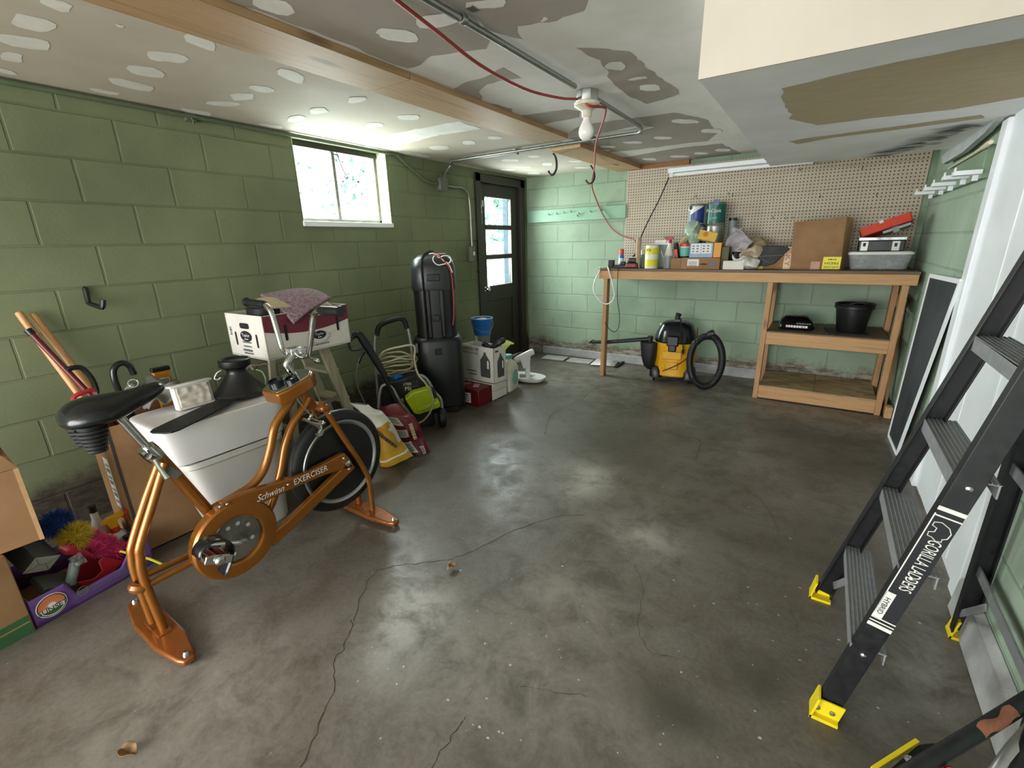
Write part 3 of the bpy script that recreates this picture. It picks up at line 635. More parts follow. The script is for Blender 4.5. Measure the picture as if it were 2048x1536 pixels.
def fluo():
    a, c = at(1338, 352, Y=5.42), V((-.2, 5.42, 2.2)); a.z = 2.2; t = thing('fluorescent_lamp', (a.x, a.y, 2.16), 'white fluorescent strip light fixed in front of the pegboard top', 'lamp')
    b = MB(); b.bx((a.x, 5.37, 2.2), (c.x, 5.5, 2.245)); b.build('fixture', M['white_paint'], t, bevel=.006)
    b = MB(); b.tube([(a.x+.05, 5.41, 2.178), (c.x-.05, 5.41, 2.178)], .019, 12); b.build('lamp_tube', M['tube_light'], t)
    [MB().bx((x, 5.385, 2.155), (x+.04, 5.435, 2.2)).build('socket', M['white_plastic'], t) for x in (a.x+.01, c.x-.05)]
    b = MB(); b.tube([(a.x+.02, 5.4, 2.19), at(1318, 400, Y=5.4), at(1300, 435, Y=5.4), at(1283, 472, Y=5.35), at(1276, 500, Y=5.25), at(1262, 518, Y=5.15), at(1253, 530, Y=5.05)], .0075, 6, k=5); b.build('power_cord', M['ink'], t)
    for x in (a.x+.25, c.x-.3): MB().tube([(x, 5.44, 2.24), (x, 5.44, CZ)], .004, 5).build('hanger', M['steel'], t)
fluo()
# right wall: green hook rail, white brackets, red hook, stick, screen, loose boards
def right_wall():
    X = RW-.03; t = thing('hook_rail', (RW, 4.4, 1.95), 'dull green board along the right wall carrying white shelf brackets', 'rail')
    R_ = lambda x, y: at(x, y, X=X)
    a0, a1, b0, b1 = R_(1843, 383), R_(1843, 405), R_(1978, 325), R_(1982, 358)
    b = MB(); y1, y0 = 5.4, 3.72; b.bx((RW-.035, y0, 1.80), (RW, y1, 1.97)); b.build('board', M['green_rail'], t, bevel=.004)
    for i, (px, py, w) in enumerate(((1935, 343, 1), (1912, 352, 1), (1888, 366, 1), (1870, 375, .8), (1850, 384, .6))):
        q = at(px, py, X=RW-.09); b = MB(); b.bx((RW-.15, q.y-.04, q.z-.02), (RW-.033, q.y+.04, q.z+.004)); b.bx((RW-.15, q.y-.04, q.z), (RW-.143, q.y-.01, q.z+.022)); b.bx((RW-.06, q.y+.02, q.z-.05), (RW-.034, q.y+.03, q.z))
        b.build('bracket', M['white_paint'], t, bevel=.002)
    P = [R_(1843, 376), at(1835, 382, X=X-.02), at(1828, 386, X=X-.07), at(1815, 387, X=X-.1), at(1809, 380, X=X-.11), at(1812, 372, X=X-.11), at(1822, 368, X=X-.1)]
    b = MB(); b.tube(P, .012, 8, k=5); tag(b.build('bicycle_hook', M['red']), 'dark red coated hook sticking out of the green rail on the right wall', 'hook')
    b = MB(); b.tube([at(1896, 338, X=X-.02), at(1940, 312, X=X-.02), at(1960, 299, X=X-.02), at(1975, 289, X=X-.02), at(1982, 284, X=X-.02)], [.005, .006, .008, .012, .015, .011], 8, k=3); tag(b.build('paddle', M['stick']), 'pale bleached wooden paddle lying on the green rail on the right wall', 'paddle')
    b = MB(); U = [R_(x/5.486+1700, y/5.486+200) for x, y in ((1060, 620), (1270, 425), (1560, 230), (1740, 112))]; L = [R_(x/5.486+1700, y/5.486+200) for x, y in ((1075, 700), (1300, 570), (1560, 350), (1745, 140))]
    for i in range(3): b.prism([U[i], U[i+1], L[i+1], L[i]], (-.03, 0, 0))
    tag(b.build('sheet_strip', M['foil']), 'dull grey strip of sheeting under the soffit along the right wall', 'sheet')
    # leaning window screen
    tl, tr, bl, br = at(1861, 551, X=RW-.012), at(1921, 563, X=RW-.012), at(1778, 868, Z=.01), at(1795, 906, Z=.01)
    bl, br = V((RW-.13, bl.y, .01)), V((RW-.13, br.y, .01)); tl.z = tr.z = (tl.z+tr.z)/2
    tl = at(1861, 551, X=RW-.03); tr = at(1921, 563, X=RW-.03); bl = at(1778, 868, X=RW-.075); br = at(1796, 908, X=RW-.075)
    y0, y1 = (tr.y+br.y)/2, (tl.y+bl.y)/2; zt = (tl.z+tr.z)/2
    TL, TR, BL, BR = V((RW-.03, tl.y, zt)), V((RW-.03, tr.y, zt)), V((RW-.09, bl.y, .006)), V((RW-.09, br.y, .006))
    TL, TR, BL, BR = tl, tr, at(1778, 870, Z=.012), at(1794, 908, Z=.012)
    t = thing('window_screen', (BL+BR)/2, 'tall window screen with white frame and dark mesh leaning on the right wall', 'window screen')
    b = MB(); b.poly([TL, TR, BR, BL]); b.build('mesh', M['screen'], t, thick=.004, flat=True)
    b = MB(); n = V((-1, 0, 0))
    for p, q in ((TL, TR), (TR, BR), (BR, BL), (BL, TL)): b.bar(p, q, .028, .014, n)
    b.build('screen_frame', M['white_paint'], t)
    b = MB(); b.bar(at(1809, 602, X=RW-.02), V((RW-.05, 4.98, .0)), .02, .085, (0, 1, 0)); tag(b.build('lath', M['pine_z'], bevel=.003), 'thin wooden board leaning upright between the workbench end and the right wall', 'board')
    b = MB(); b.box((RW-.035, 4.86, .05), (.05, .09, .1)); tag(b.build('wood_block', M['card_edge'], bevel=.004), 'small offcut block of wood on the floor by the workbench right end', 'block')
right_wall()

pb = bpy.data.objects['pegboard']
for x, y in ((1355, 384), (1393, 392), (1458, 389), (1466, 391), (1505, 384), (1546, 437), (1571, 438), (1585, 437), (1640, 395), (1752, 392), (1600, 341), (1724, 338)):
    p = at(x, y, Y=BW-.03); hk = MB(); hk.tube([p+V((0, .01, 0)), p+V((0, -.03, 0)), p+V((0, -.045, .006)), p+V((0, -.048, .022))], .003, 5); h_ = hk.build('peg_hook', M['steel'] if x % 2 else M['ink']); h_.parent = pb; h_.matrix_parent_inverse = Matrix.Translation(-pb.location)
# ---------------------------------------------------------------- the exercise bike
def bike():
    t = thing('exercise_bike', (-2.06, .95, 0), 'vintage copper coloured exercise bike with black seat and solid flywheel', 'exercise bike')
    S = lambda x, y, X=-2.06: at(x, y, X=X); cp = M['copper']; ch = M['chrome']
    # rear legs and stays
    for nm, dx, L in (('rear_leg', 0, [(330, 925), (306, 1005), (281, 1088), (280, 1112), (288, 1158), (329, 1260)]), ('rear_leg', -.055, [(318, 928), (290, 1005), (265, 1087), (264, 1112), (272, 1150), (306, 1243)])):
        MB().tube([S(x, y, -2.035+dx) for x, y in L], .0165, 12, k=5).build(nm, cp, t)
    for dx, a, c in ((0, (384, 1124), (299, 1168)), (-.05, (383, 1109), (294, 1149))): MB().tube([S(*a, -2.035+dx), S(*c, -2.035+dx)], .013, 10).build('chain_stay', cp, t)
    b = MB(); b.ring(S(280, 1172, -2.06), (0, .3, 1), .02, .02, n=16); b.build('stay_bracket', M['copper_red'], t)
    # seat tube, clamp, post
    MB().tube([S(303, 898), S(350, 948), S(420, 1026)], .023, 14).build('seat_tube', cp, t)
    b = MB(); b.box(S(345, 945, -2.036), (.003, .06, .03), R=Matrix.Rotation(-.95, 3, 'X')); b.build('frame_sticker', M['grey_ink'], t)
    b = MB(); b.lathe([(.03, -.03), (.032, 0), (.03, .03)], S(303, 905), (0, .42, -.9), 16); b.tube([S(296, 912, -2.0), S(305, 915, -2.02)], .013, 10); b.tube([S(304, 912, -2.02), S(318, 935, -2.0), S(334, 957, -1.98)], [.008, .008, .011], 8); b.build('seat_clamp', ch, t)
    MB().tube([S(306, 908), S(250, 846), S(232, 826)], .015, 12).build('seat_post', ch, t)
    # seat
    b = MB(); pr = [(.335, .975, .02, .012), (.345, .985, .075, .035), (.39, 1.0, .115, .045), (.44, 1.0, .122, .045), (.49, .995, .095, .045), (.54, .995, .06, .04), (.59, 1.005, .042, .035), (.635, 1.02, .036, .026), (.65, 1.02, .015, .01)]
    b.loft([((0, 0, 0), .01, .01, 2)], 3, cap=False); b = MB(); vs = []; fs = []; n = 20
    for y, z, w, h in pr:
        for j in range(n):
            a = 2*PI*j/n; sx = math.copysign(abs(math.cos(a))**.8, math.cos(a))*w; sz = math.sin(a)*h; sz = sz*(1 if sz > 0 else .9)-.16*abs(sx)*(1 if w > .06 else .3)
            vs.append((-2.06+sx, y, z+sz))
    for i in range(len(pr)-1):
        for j in range(n): fs.append((i*n+j, i*n+(j+1) % n, (i+1)*n+(j+1) % n, (i+1)*n+j))
    fs += [tuple(range(n))[::-1], tuple((len(pr)-1)*n+j for j in range(n))]; b.add(vs, fs); st = b.build('seat', M['black_gloss'], t, sub=1)
    for x in (-2.12, -2.0):
        b = MB(); b.lathe([(.022, 0), (.04, .1)], (x, .4, .86), n=14, cap=True)
        for k in range(6): b.ring((x, .4, .866+k*.015), (0, 0, 1), .024+.0034*k, .006, n=18, m=6)
        b.build('seat_spring', M['black_matte'], st)
    # main tubes
    MB().tube([S(x, y) for x, y in ((588, 790), (580, 805), (551, 849), (541, 895), (528, 938), (506, 968), (474, 990), (430, 1015), (415, 1026))], .0195, 14, k=6).build('top_tube', cp, t)
    MB().tube([S(x, y, -2.04) for x, y in ((618, 795), (610, 812), (585, 849), (570, 891), (562, 936), (556, 961), (546, 1000), (530, 1030), (505, 1050))], .0185, 14, k=6).build('down_tube', cp, t)
    MB().tube([S(604, 778), S(624, 815)], .028, 14).build('head_tube', M['copper_red'], t)
    for X in (-2.0, -2.12): MB().tube([S(x, y, -2.06)+V((X+2.06, 0, 0)) for x, y in ((628, 802), (652, 840), (699, 909), (719, 942), (725, 962), (733, 1025))], .015, 12, k=4).build('front_fork', cp, t)
    b = MB(); b.box(S(634, 812), (.16, .05, .035)); b.build('fork_crown', M['copper_red'], t, bevel=.012)
    # flywheel
    wc = V((-2.06, 1.345, .405)); R_ = .285
    b = MB(); b.lathe([(.19, -.026), (.232, -.033), (.262, -.03), (.28, -.016), (R_, 0), (.28, .016), (.262, .03), (.232, .033), (.19, .026)], wc, (1, 0, 0), 72, cap=False); fw = b.build('tyre', M['rubber'], t)
    b = MB(); b.lathe([(.209, -.03), (.226, -.037), (.231, -.033)], wc, (1, 0, 0), 72, cap=False); b.lathe([(.209, .03), (.226, .037), (.231, .033)], wc, (1, 0, 0), 72, cap=False); b.build('wheel_rim', M['silver'], t, thick=.003)
    b = MB(); b.lathe([(.0, -.022), (.212, -.028), (.212, .028), (.0, .022)], wc, (1, 0, 0), 72, cap=False); b.build('flywheel_disc', M['black'], t)
    b = MB(); b.lathe([(.012, -.09), (.012, .09)], wc+V((0, -.005, 0)), (1, 0, 0), 12); b.lathe([(.018, .072), (.018, .088), (.008, .094)], wc, (1, 0, 0), 12); b.build('axle', ch, t)
    # chain guard
    gc = V((-2.0, .752, .29)); b = MB(); b.lathe([(.108, -.02), (.108, .016), (.113, .02), (.122, .022), (.17, .018), (.178, .008), (.178, -.03), (.165, -.034), (.108, -.034)], gc, (1, 0, 0), 64, cap=False)
    g = b.build('chain_guard', cp, t)
    X = -1.985; q = lambda x, y: S(x, y, X); e = V((-.035, 0, 0))
    b = MB(); b.prism([q(440, 1008), q(470, 993), q(503, 982), q(545, 968), q(610, 948), q(690, 906), q(702, 918), q(706, 934), q(650, 951), q(600, 972), q(560, 990), q(530, 1005), q(500, 1015)], e); b.prism([q(700, 922), q(712, 935), q(600, 1045), q(548, 1094), q(535, 1075), q(575, 1044)], e)
    b.build('guard_arm', cp, g, bevel=.006)
    ux = V((0, 1, 0)); d = q(650, 938)-q(590, 965); text('EXERCISER', fr(q(622, 949)+V((.002, 0, 0)), d, (0, 0, 1)), d.length*1.12, M['white_ink'], g, h=.03)
    d = q(566, 976)-q(516, 997); text('Schwinn', fr(q(541, 986)+V((.002, 0, 0)), d, (0, 0, 1)), d.length*1.1, M['white_ink'], g, h=.032, shear=.45)
    for x, y in ((687, 916), (698, 938), (576, 969), (440, 1013), (454, 1008)): MB().ball(q(x, y)+V((.003, 0, 0)), (.006, .008, .008), n=10).build('guard_screw', ch, g)
    b = MB(); b.lathe([(.0, 0), (.106, 0), (.106, -.006), (0, -.006)], gc+V((.0, 0, 0)), (1, 0, 0), 48, cap=False); sk = b.build('sprocket', M['dark_plate'], t)
    for a in (35, 75, 110, 335, 250): MB().lathe([(.0, .001), (.0095, .001)], gc+V((.0006, math.cos(math.radians(a))*.07, math.sin(math.radians(a))*.07)), (1, 0, 0), 14, cap=False).build('sprocket_hole', M['white_tub'], sk)
    # cranks and pedals
    pc = S(425, 1110, -1.84); hub = gc+V((.02, 0, 0)); pe = V((-1.945, pc.y, pc.z))
    b = MB(); b.tube([hub, hub+V((.03, 0, 0)), pe], [.017, .018, .015, .014], 10, k=4); b.lathe([(.022, -.03), (.022, .04)], hub, (1, 0, 0), 14); b.build('crank', ch, t)
    b = MB(); far = gc*2-pe; far.x = -2.18; b.tube([(-2.08, gc.y, gc.z), (-2.14, gc.y, gc.z), far, far+V((-.12, 0, 0))], .013, 8); b.box(far+V((-.08, 0, 0)), (.09, .08, .025)); b.build('crank', ch, t)
    T = rot(pc, 0, -28, 0); b = MB(T); b.lathe([(.009, -.08), (.009, .06)], (0, 0, 0), (1, 0, 0), 10); b.bx((-.05, -.05, -.012), (.05, -.034, .014)); b.bx((-.05, .034, -.012), (.05, .05, .014)); b.bx((-.05, -.05, -.014), (-.044, .05, .014)); b.prism([(.05, -.05, -.016), (.05, .05, -.016), (.05, .05, .014), (.05, .03, .02), (.05, -.03, .02), (.05, -.05, .014)], (.006, 0, 0)); b.lathe([(.02, 0), (.02, .008), (.012, .018), (.002, .02)], (.056, 0, 0), (1, 0, 0), 16)
    pd = b.build('pedal', ch, t, bevel=.002)
    b = MB(T); b.bx((-.04, -.033, -.012), (.04, -.012, .016)); b.bx((-.04, .012, -.012), (.04, .033, .016)); b.build('pedal_tread', M['work_red'], pd, bevel=.004)
    b = MB(T)
    def strap(u, v):
        a = math.radians(200-250*u); r = .062; p = V((-.035+.07*v+.0*u, math.cos(a)*r*1.0+.0, math.sin(a)*r*.85+.015))
        if u > .82: p += V((0, .02*(u-.82)/.18, -.055*(u-.82)/.18))
        return p
    b.grid(strap, 22, 3); b.build('pedal_strap', M['black_gloss'], pd, thick=.004)
    # feet
    def foot(y, xa, xb, name):
        b = MB(); P = [(xa, -.02), (xa+.03, -.032), (xa+.17, -.055), (xb-.17, -.055), (xb-.03, -.032), (xb, -.02), (xb, .02), (xb-.03, .032), (xb-.17, .055), (xa+.17, .055), (xa+.03, .032), (xa, .02)]
        b.prism([(x, y+q, .012) for x, q in P], (0, 0, .028)); f = b.build(name, M['copper_red'], t, bevel=.008)
        for x in (xa+.025, xb-.025): MB().lathe([(.012, -.04), (.012, .01), (.006, .018)], (x, y, .04), n=10).build('foot_bolt', ch, f)
        b = MB(); b.box((-2.035, y, .042), (.07, .05, .006)); b.box((-2.1, y, .042), (.07, .05, .006)); b.build('foot_plate', M['copper_red'], f, bevel=.002)
    foot(.425, -2.34, -1.79, 'rear_foot'); foot(1.47, -2.34, -1.79, 'front_foot')
    # console
    T = fr(V((-2.06, 1.15, .885)), (1, .06, 0), (0, 1, .28)); b = MB(T); pl = [(-.06, -.11), (.06, -.11), (.085, -.06), (.085, .07), (.05, .11), (-.05, .11), (-.085, .07), (-.085, -.06)]
    b.prism([(x, y, -.035) for x, y in pl], (0, 0, .062)); c = b.build('console', cp, t, bevel=.008)
    b = MB(T); b.prism([(x*.9, y*.92, .027) for x, y in pl], (0, 0, .006)); b.build('console_face', ch, c, bevel=.002)
    for x, y, r in ((-.03, -.04, .036), (.035, .0, .032)):
        b = MB(T); b.lathe([(r, .03), (r, .05), (r*.8, .052), (r*.78, .044), (0, .044)], (x, y, 0), n=24, cap=False); b.build('dial', M['black_gloss'], c)
    # stem, handlebar
    b = MB(); b.tube([S(590, 756), S(583, 746), S(573, 730), S(577, 722), S(588, 706)], [.018, .018, .017, .02, .021], 12, k=4); b.build('stem', ch, t)
    Bp = lambda x, y, Y=1.2: at(x, y, Y=Y)
    b = MB(); b.tube([Bp(*p) for p in ((512, 606), (526, 608), (537, 616), (545, 632), (556, 669), (565, 697), (577, 706), (590, 703), (600, 711), (610, 713), (617, 703), (623, 669), (627, 634), (633, 623), (645, 620), (660, 621))], .0135, 10, k=5); hb = b.build('handlebar', ch, t)
    for a, c in (((530, 609), (493, 604)), ((640, 621), (682, 623))):
        d = Bp(*c)-Bp(*a); b = MB(); p = Bp(*a); b.tube([p, p+d*.05, p+d*.5, p+d*.94, p+d*.96, p+d], [.017, .019, .019, .018, .023, .023], 12); b.build('grip', M['black'], hb)
    b = MB(); b.box(Bp(588, 705), (.05, .055, .05)); b.tube([Bp(612, 712, 1.22), Bp(625, 718, 1.22), Bp(637, 722, 1.2)], [.006, .006, .009], 8); b.build('bar_clamp', ch, t, bevel=.012)
    # caliper brake and cable
    b = MB(); Q = lambda x, y: S(x, y, -2.0)
    b.tube([Q(606, 838), Q(622, 846), Q(640, 850)], .009, 8); b.tube([Q(616, 834), Q(634, 842), Q(650, 846)], .006, 8); b.tube([Q(624, 828), Q(618, 842), Q(634, 852), Q(646, 863)], .008, 8, k=3); b.tube([Q(640, 842), Q(642, 856), Q(636, 868)], .009, 8); b.box(Q(638, 868), (.02, .03, .018)); b.ball(Q(646, 846), .012, n=10); b.ball(Q(622, 832), .01, n=10); b.ball(Q(657, 826)+V((.01, 0, 0)), .009, n=10)
    b.build('brake_caliper', ch, t)
    b = MB(); b.tube([Q(592, 792), Q(600, 806), Q(618, 826), Q(626, 836)], .0028, 6, k=4); b.build('brake_cable', M['steel'], t)
bike()
# ---------------------------------------------------------------- along the left wall, near end
def atp(x, y, p0, n):
    d = RM.transposed() @ V(((x-1024)/F, (y-768)/F, 1)); o = V((0, 0, H)); n = V(n); return o+d*((V(p0)-o).dot(n)/d.dot(n))
XF = (0, 1, 0)     # reading direction on faces that look towards +X
def face_x(x, y, z): return fr((x, y, z), (0, 1, 0), (0, 0, 1))
def left_boxes():
    t = thing('cardboard_box', (-2.72, -.1, 0), 'lower cardboard box with a green printed band at the left edge', 'box'); T = rot((-2.55, .148, 0), 9); b = MB(T); b.bx((-.35, -.5, 0), (0, 0, .372)); b.build('carton', M['card'], t, bevel=.004)
    b = MB(T); b.bx((-.002, -.495, .0), (.0015, -.005, .085)); p = b.build('printed_band', M['green_ink'], t)
    b = MB(T); b.bx((.001, -.49, .052), (.0025, -.006, .058)); b.build('band_line', M['card_light'], p); text('3"', T @ face_x(.002, -.13, .068), .06, M['green_ink'], p)
    b = MB(T)
    for i in range(9): b.bx((-.0005, -.17+i*.012, .25), (.0015, -.164+i*.012, .33))
    b.build('barcode', M['grey_ink'], t)
    t = thing('cardboard_box', (-2.7, 0, .372), 'upper cardboard box with open pale flaps, stacked on the green banded box', 'box'); b = MB(); T = rot((-2.57, .265, .374), -2); b.T = T
    b.bx((-.36, -.5, 0), (0, 0, .33)); c = b.build('carton', M['card_light'], t, bevel=.003)
    b = MB(T); b.prism([(0, -.5, .331), (0, 0, .331), (-.16, -.02, .345), (-.16, -.48, .345)], (0, 0, .006)); b.prism([(-.36, -.5, .331), (-.36, 0, .331), (-.19, -.02, .35), (-.19, -.48, .35)], (0, 0, .006)); b.build('flap', M['card_light'], t)
    b = MB(T); b.bx((-.001, -.012, 0), (.002, .002, .33)); b.build('corner_edge', M['card_edge'], t)
left_boxes()
def tray():
    t = thing('fruit_tray', (-2.75, .37, 0), 'purple printed cardboard produce tray holding cleaning things on the floor', 'tray')
    A, C = V((-2.56, .155, 0)), V((-2.63, .60, 0)); T, L, W = boxfrom(A, A+V((-.36, -.05, 0)), C); b = MB(T); n = 24
    def top(u):
        if u < .27: return .135
        if u > .83: return .15
        k = min(1, (u-.27)/.05, (.83-u)/.12); return .135-.075*k+.01*u
    b.grid(lambda u, v: V((u*L, 0, v*top(u))), 60, 4); b.build('front_panel', M['purple'], t, thick=.005)
    b = MB(T); b.grid(lambda u, v: V((u*L, W, v*.14)), 6, 2); b.build('back_panel', M['purple'], t, thick=.005)
    for x in (0, L): MB(T).grid(lambda u, v: V((x, u*W, v*.14)), 6, 2).build('end_panel', M['purple'], t, thick=.005)
    MB(T).bx((0, 0, .002), (L, W, .008)).build('bottom', M['card'], t)
    f = T @ fr((L*.135, -.004, .07), (1, 0, 0), (0, 0, 1))
    b = MB(f)
    b.lathe([(0, 0), (.052, 0), (.052, .001), (0, .001)], n=40, cap=False); lg = b.build('logo', M['label_white'], t)
    b = MB(f); b.poly([(math.cos(a)*.045, math.sin(a)*.045, .002) for a in [PI*i/24 for i in range(25)]]+[(-.045, -.004, .002), (.045, -.004, .002)]); b.build('logo_sun', M['orange_ink'], lg, flat=True)
    b = MB(f); b.poly([(math.cos(a)*.041, math.sin(a)*.041, .002) for a in [PI+.55+(PI-1.1)*i/20 for i in range(21)]]); b.build('logo_field', M['green_ink'], lg, flat=True)
    b = MB(f)
    for i in range(11):
        a = PI*(i+.5)/11; b.poly([(math.cos(a-.05)*.012, math.sin(a-.05)*.012, .003), (math.cos(a)*.036, math.sin(a)*.036, .003), (math.cos(a+.05)*.012, math.sin(a+.05)*.012, .003)])
    b.lathe([(0, .003), (.014, .003)], n=16, cap=False); b.build('logo_rays', M['label_white'], lg, flat=True)
    b = MB(f); b.ring((0, 0, .002), (0, 0, 1), .047, .0016, n=40, m=4, flat=.3); b.build('logo_ring', M['ink'], lg)
    text('SUNSET', f @ Matrix.Translation((0, -.012, .003)), .098, M['ink'], lg, h=.022)
    b = MB(T)
    for k in range(3): b.bx((L*.3, -.0042, .036+k*.008), (L*.75, -.0028, .0375+k*.008))
    b.build('printed_lines', M['grey_ink'], t)
    f = T @ fr((L*.37, -.004, .058), (1, 0, 0), (0, 0, 1)); b = MB(f)
    for y in (-.006, 0, .006): b.bx((-.02, y-.0015, 0), (.02, y+.0015, .0015))
    b.ring((0, 0, 0), (0, 0, 1), .02, .001, n=24, m=4); b.build('produce_stamp', M['grey_ink'], t)
    f = T @ fr((L*.86, -.004, .105), (1, 0, 0), (0, 0, 1)); MB(f).bx((-.03, -.03, 0), (.03, .03, .0015)).build('paper_label', M['card_light'], t)
    return T, L, W
TT, TL_, TW_ = tray()
def fluff(b, c, r, n, L, mi=0):
    c = V(c); r = V(r); b.ball(c, tuple(x*.8 for x in r), mi, 12)
    for _ in range(n):
        d = V((rnd.gauss(0, 1), rnd.gauss(0, 1), rnd.gauss(0, 1))).normalized(); p = c+V((d.x*r.x, d.y*r.y, d.z*r.z))*.8; q = p+(d+V((rnd.uniform(-.5, .5), rnd.uniform(-.5, .5), rnd.uniform(-.5, .5)))).normalized()*L*rnd.uniform(.5, 1.1)
        s = d.cross(V((rnd.random(), rnd.random(), 1))).normalized()*.0017; b.poly([p-s, p+s, q], mi)
def tray_contents():
    P = lambda x, y, X=-2.72: at(x, y, X=X)
    pk, ye, bl = P(203, 1092), P(150, 1072), P(112, 1048, -2.8); tip = P(228, 1100); t = thing('feather_duster', (pk.x, pk.y, .08), 'fluffy pink yellow and blue duster lying across the purple tray', 'duster')
    b = MB(); fluff(b, pk, (.045, .05, .032), 1800, .035); fluff(b, tip, (.035, .04, .03), 500, .035); fluff(b, (pk+ye)/2+V((0, .015, -.005)), (.05, .04, .04), 500, .04); b.build('pink_fluff', M['duster_pink'], t, flat=True)
    b = MB(); fluff(b, ye, (.055, .05, .045), 2000, .042); b.build('yellow_fluff', M['duster_yellow'], t, flat=True)
    b = MB(); fluff(b, bl, (.07, .06, .05), 1300, .04); b.build('blue_fluff', M['duster_blue'], t, flat=True)
    b = MB(); b.tube([P(240, 1102, -2.68), P(300, 1118, -2.6), P(333, 1132, -2.585)], .006, 8); b.build('handle', M['label_yellow'], t)
    # red dustpan, brush
    c = P(190, 1130, -2.68); T = rot(c+V((0, 0, -.01)), 8, 25, 0); t = thing('dustpan', (c.x, c.y, .02), 'red plastic dustpan standing in the purple tray under the duster', 'dustpan'); b = MB(T)
    b.bx((-.06, -.085, -.085), (.0, .08, -.075)); b.bx((-.07, -.085, -.085), (-.06, .08, .05)); b.bx((-.07, -.09, -.085), (.0, -.08, .03)); b.bx((-.07, .075, -.085), (.0, .085, .03)); b.prism([(-.005, -.085, -.085), (-.005, .08, -.085), (-.005, .05, .01), (-.005, .02, .01), (-.005, .0, -.04), (-.005, -.04, -.04), (-.005, -.085, .01)], (.008, 0, 0)); b.build('pan', M['red'], t, bevel=.006)
    b = MB(); b.tube([P(124, 1092, -2.7), P(135, 1095, -2.69), P(160, 1105, -2.68), P(182, 1112, -2.68)], [.026, .03, .02, .014], 12, k=3); b.build('handle', M['red'], t)
    c = P(156, 1120, -2.64); b = MB(rot(c, 0, 12, 0)); b.grid(lambda u, v: V((.012*noise.noise(V((u*4, v*4, 2))), (u-.5)*.045, (v-.5)*.06)), 10, 10); tag(b.build('packet', M['clear'], thick=.002), 'crinkled clear packet beside the red dustpan', 'packet')
    b = MB(); b.tube([P(140, 1168, -2.66), P(146, 1145, -2.66), P(150, 1124, -2.67)], .02, 12); tag(b.build('grey_brush', M['grey_plastic']), 'grey rounded brush handle standing left of the red dustpan', 'brush')
    # spray bottle and dark bottle
    c = P(238, 1085, -2.82); z0 = .012; c.z = z0; t = thing('spray_bottle', c, 'white spray bottle with a yellow and orange trigger in the purple tray', 'bottle'); zt = P(236, 1056, -2.82).z
    b = MB(); b.lathe([(.04, 0), (.046, .01), (.046, zt*.6), (.04, zt*.78), (.02, zt-.02), (.018, zt-.012)], c, n=20, sx=.75); b.build('bottle', M['white_plastic'], t)
    hd = V((c.x, c.y, zt)); b = MB(); b.lathe([(.022, -.012), (.022, .016)], hd, n=16); b.build('collar', M['red_orange'], t)
    b = MB(); b.prism([hd+V((-.014, y, z)) for y, z in ((-.016, .012), (-.026, .045), (-.05, .05), (-.02, .075), (.05, .082), (.05, .062), (.02, .05), (.014, .012))], (.028, 0, 0)); b.build('spray_head', M['yellow'], t, bevel=.003)
    b = MB(); b.prism([hd+V((-.01, y, z)) for y, z in ((.03, .06), (.045, .045), (.06, .02), (.064, .024), (.056, .05), (.05, .062))], (.02, 0, 0)); b.bx(hd+V((-.012, .05, .062)), hd+V((.012, .068, .082))); b.build('trigger', M['red_orange'], t, bevel=.002)
    c = P(258, 1085, -2.76); zc = c.z; c.z = .012; b = MB(); b.lathe([(.035, 0), (.037, .01), (.037, zc*.75), (.018, zc), (.018, zc+.03), (.001, zc+.032)], c, n=18); tag(b.build('dark_bottle', M['black_gloss']), 'dark rounded bottle just right of the spray bottle', 'bottle')
    c = P(194, 1045, -2.9); c.z = .012; zz = P(194, 1022, -2.9).z; t = thing('sauce_bottle', c, 'small bottle with a yellow and white label behind the yellow fluff', 'bottle'); b = MB(); b.lathe([(.032, 0), (.034, .01), (.034, zz-.1), (.016, zz-.05), (.016, zz-.01)], c, n=18); b.build('bottle', M['white_plastic'], t); MB().lathe([(.0345, zz-.17), (.0345, zz-.13)], c, n=18, cap=False).build('label', M['label_yellow'], t); MB().lathe([(.018, zz-.01), (.018, zz+.025), (.001, zz+.026)], c, n=14).build('cap', M['black'], t)
    # dark carton with pale end
    a = P(84, 1128, -2.66); T = rot(a, 12, -35, 28); t = thing('carton', (a.x, a.y, .03), 'dark grey carton with a folded off white end lying tilted in the purple tray', 'carton'); b = MB(T); b.bx((-.16, -.052, -.038), (.0, .052, .038)); b.build('carton_body', M['grey_box'], t, bevel=.002)
    b = MB(T); b.bx((.0, -.052, -.038), (.003, .052, .038)); e = b.build('carton_end', M['white_box'], t); b = MB(T)
    for p, q in (((-.05, -.036), (-.014, 0)), ((-.05, .036), (-.014, 0)), ((.05, -.036), (.014, 0)), ((.05, .036), (.014, 0)), ((-.014, 0), (.014, 0))): b.bar((.0035, *p), (.0035, *q), .002, .001, (1, 0, 0))
    b.build('fold_line', M['grey_ink'], e)
    a = P(108, 1165, -2.68); b = MB(rot(a, 10, -30, 20)); b.box((0, 0, 0), (.1, .13, .03)); tag(b.build('dark_case', M['grey_box'], bevel=.004), 'dark flat case under the tilted carton in the tray', 'case')
tray_contents()
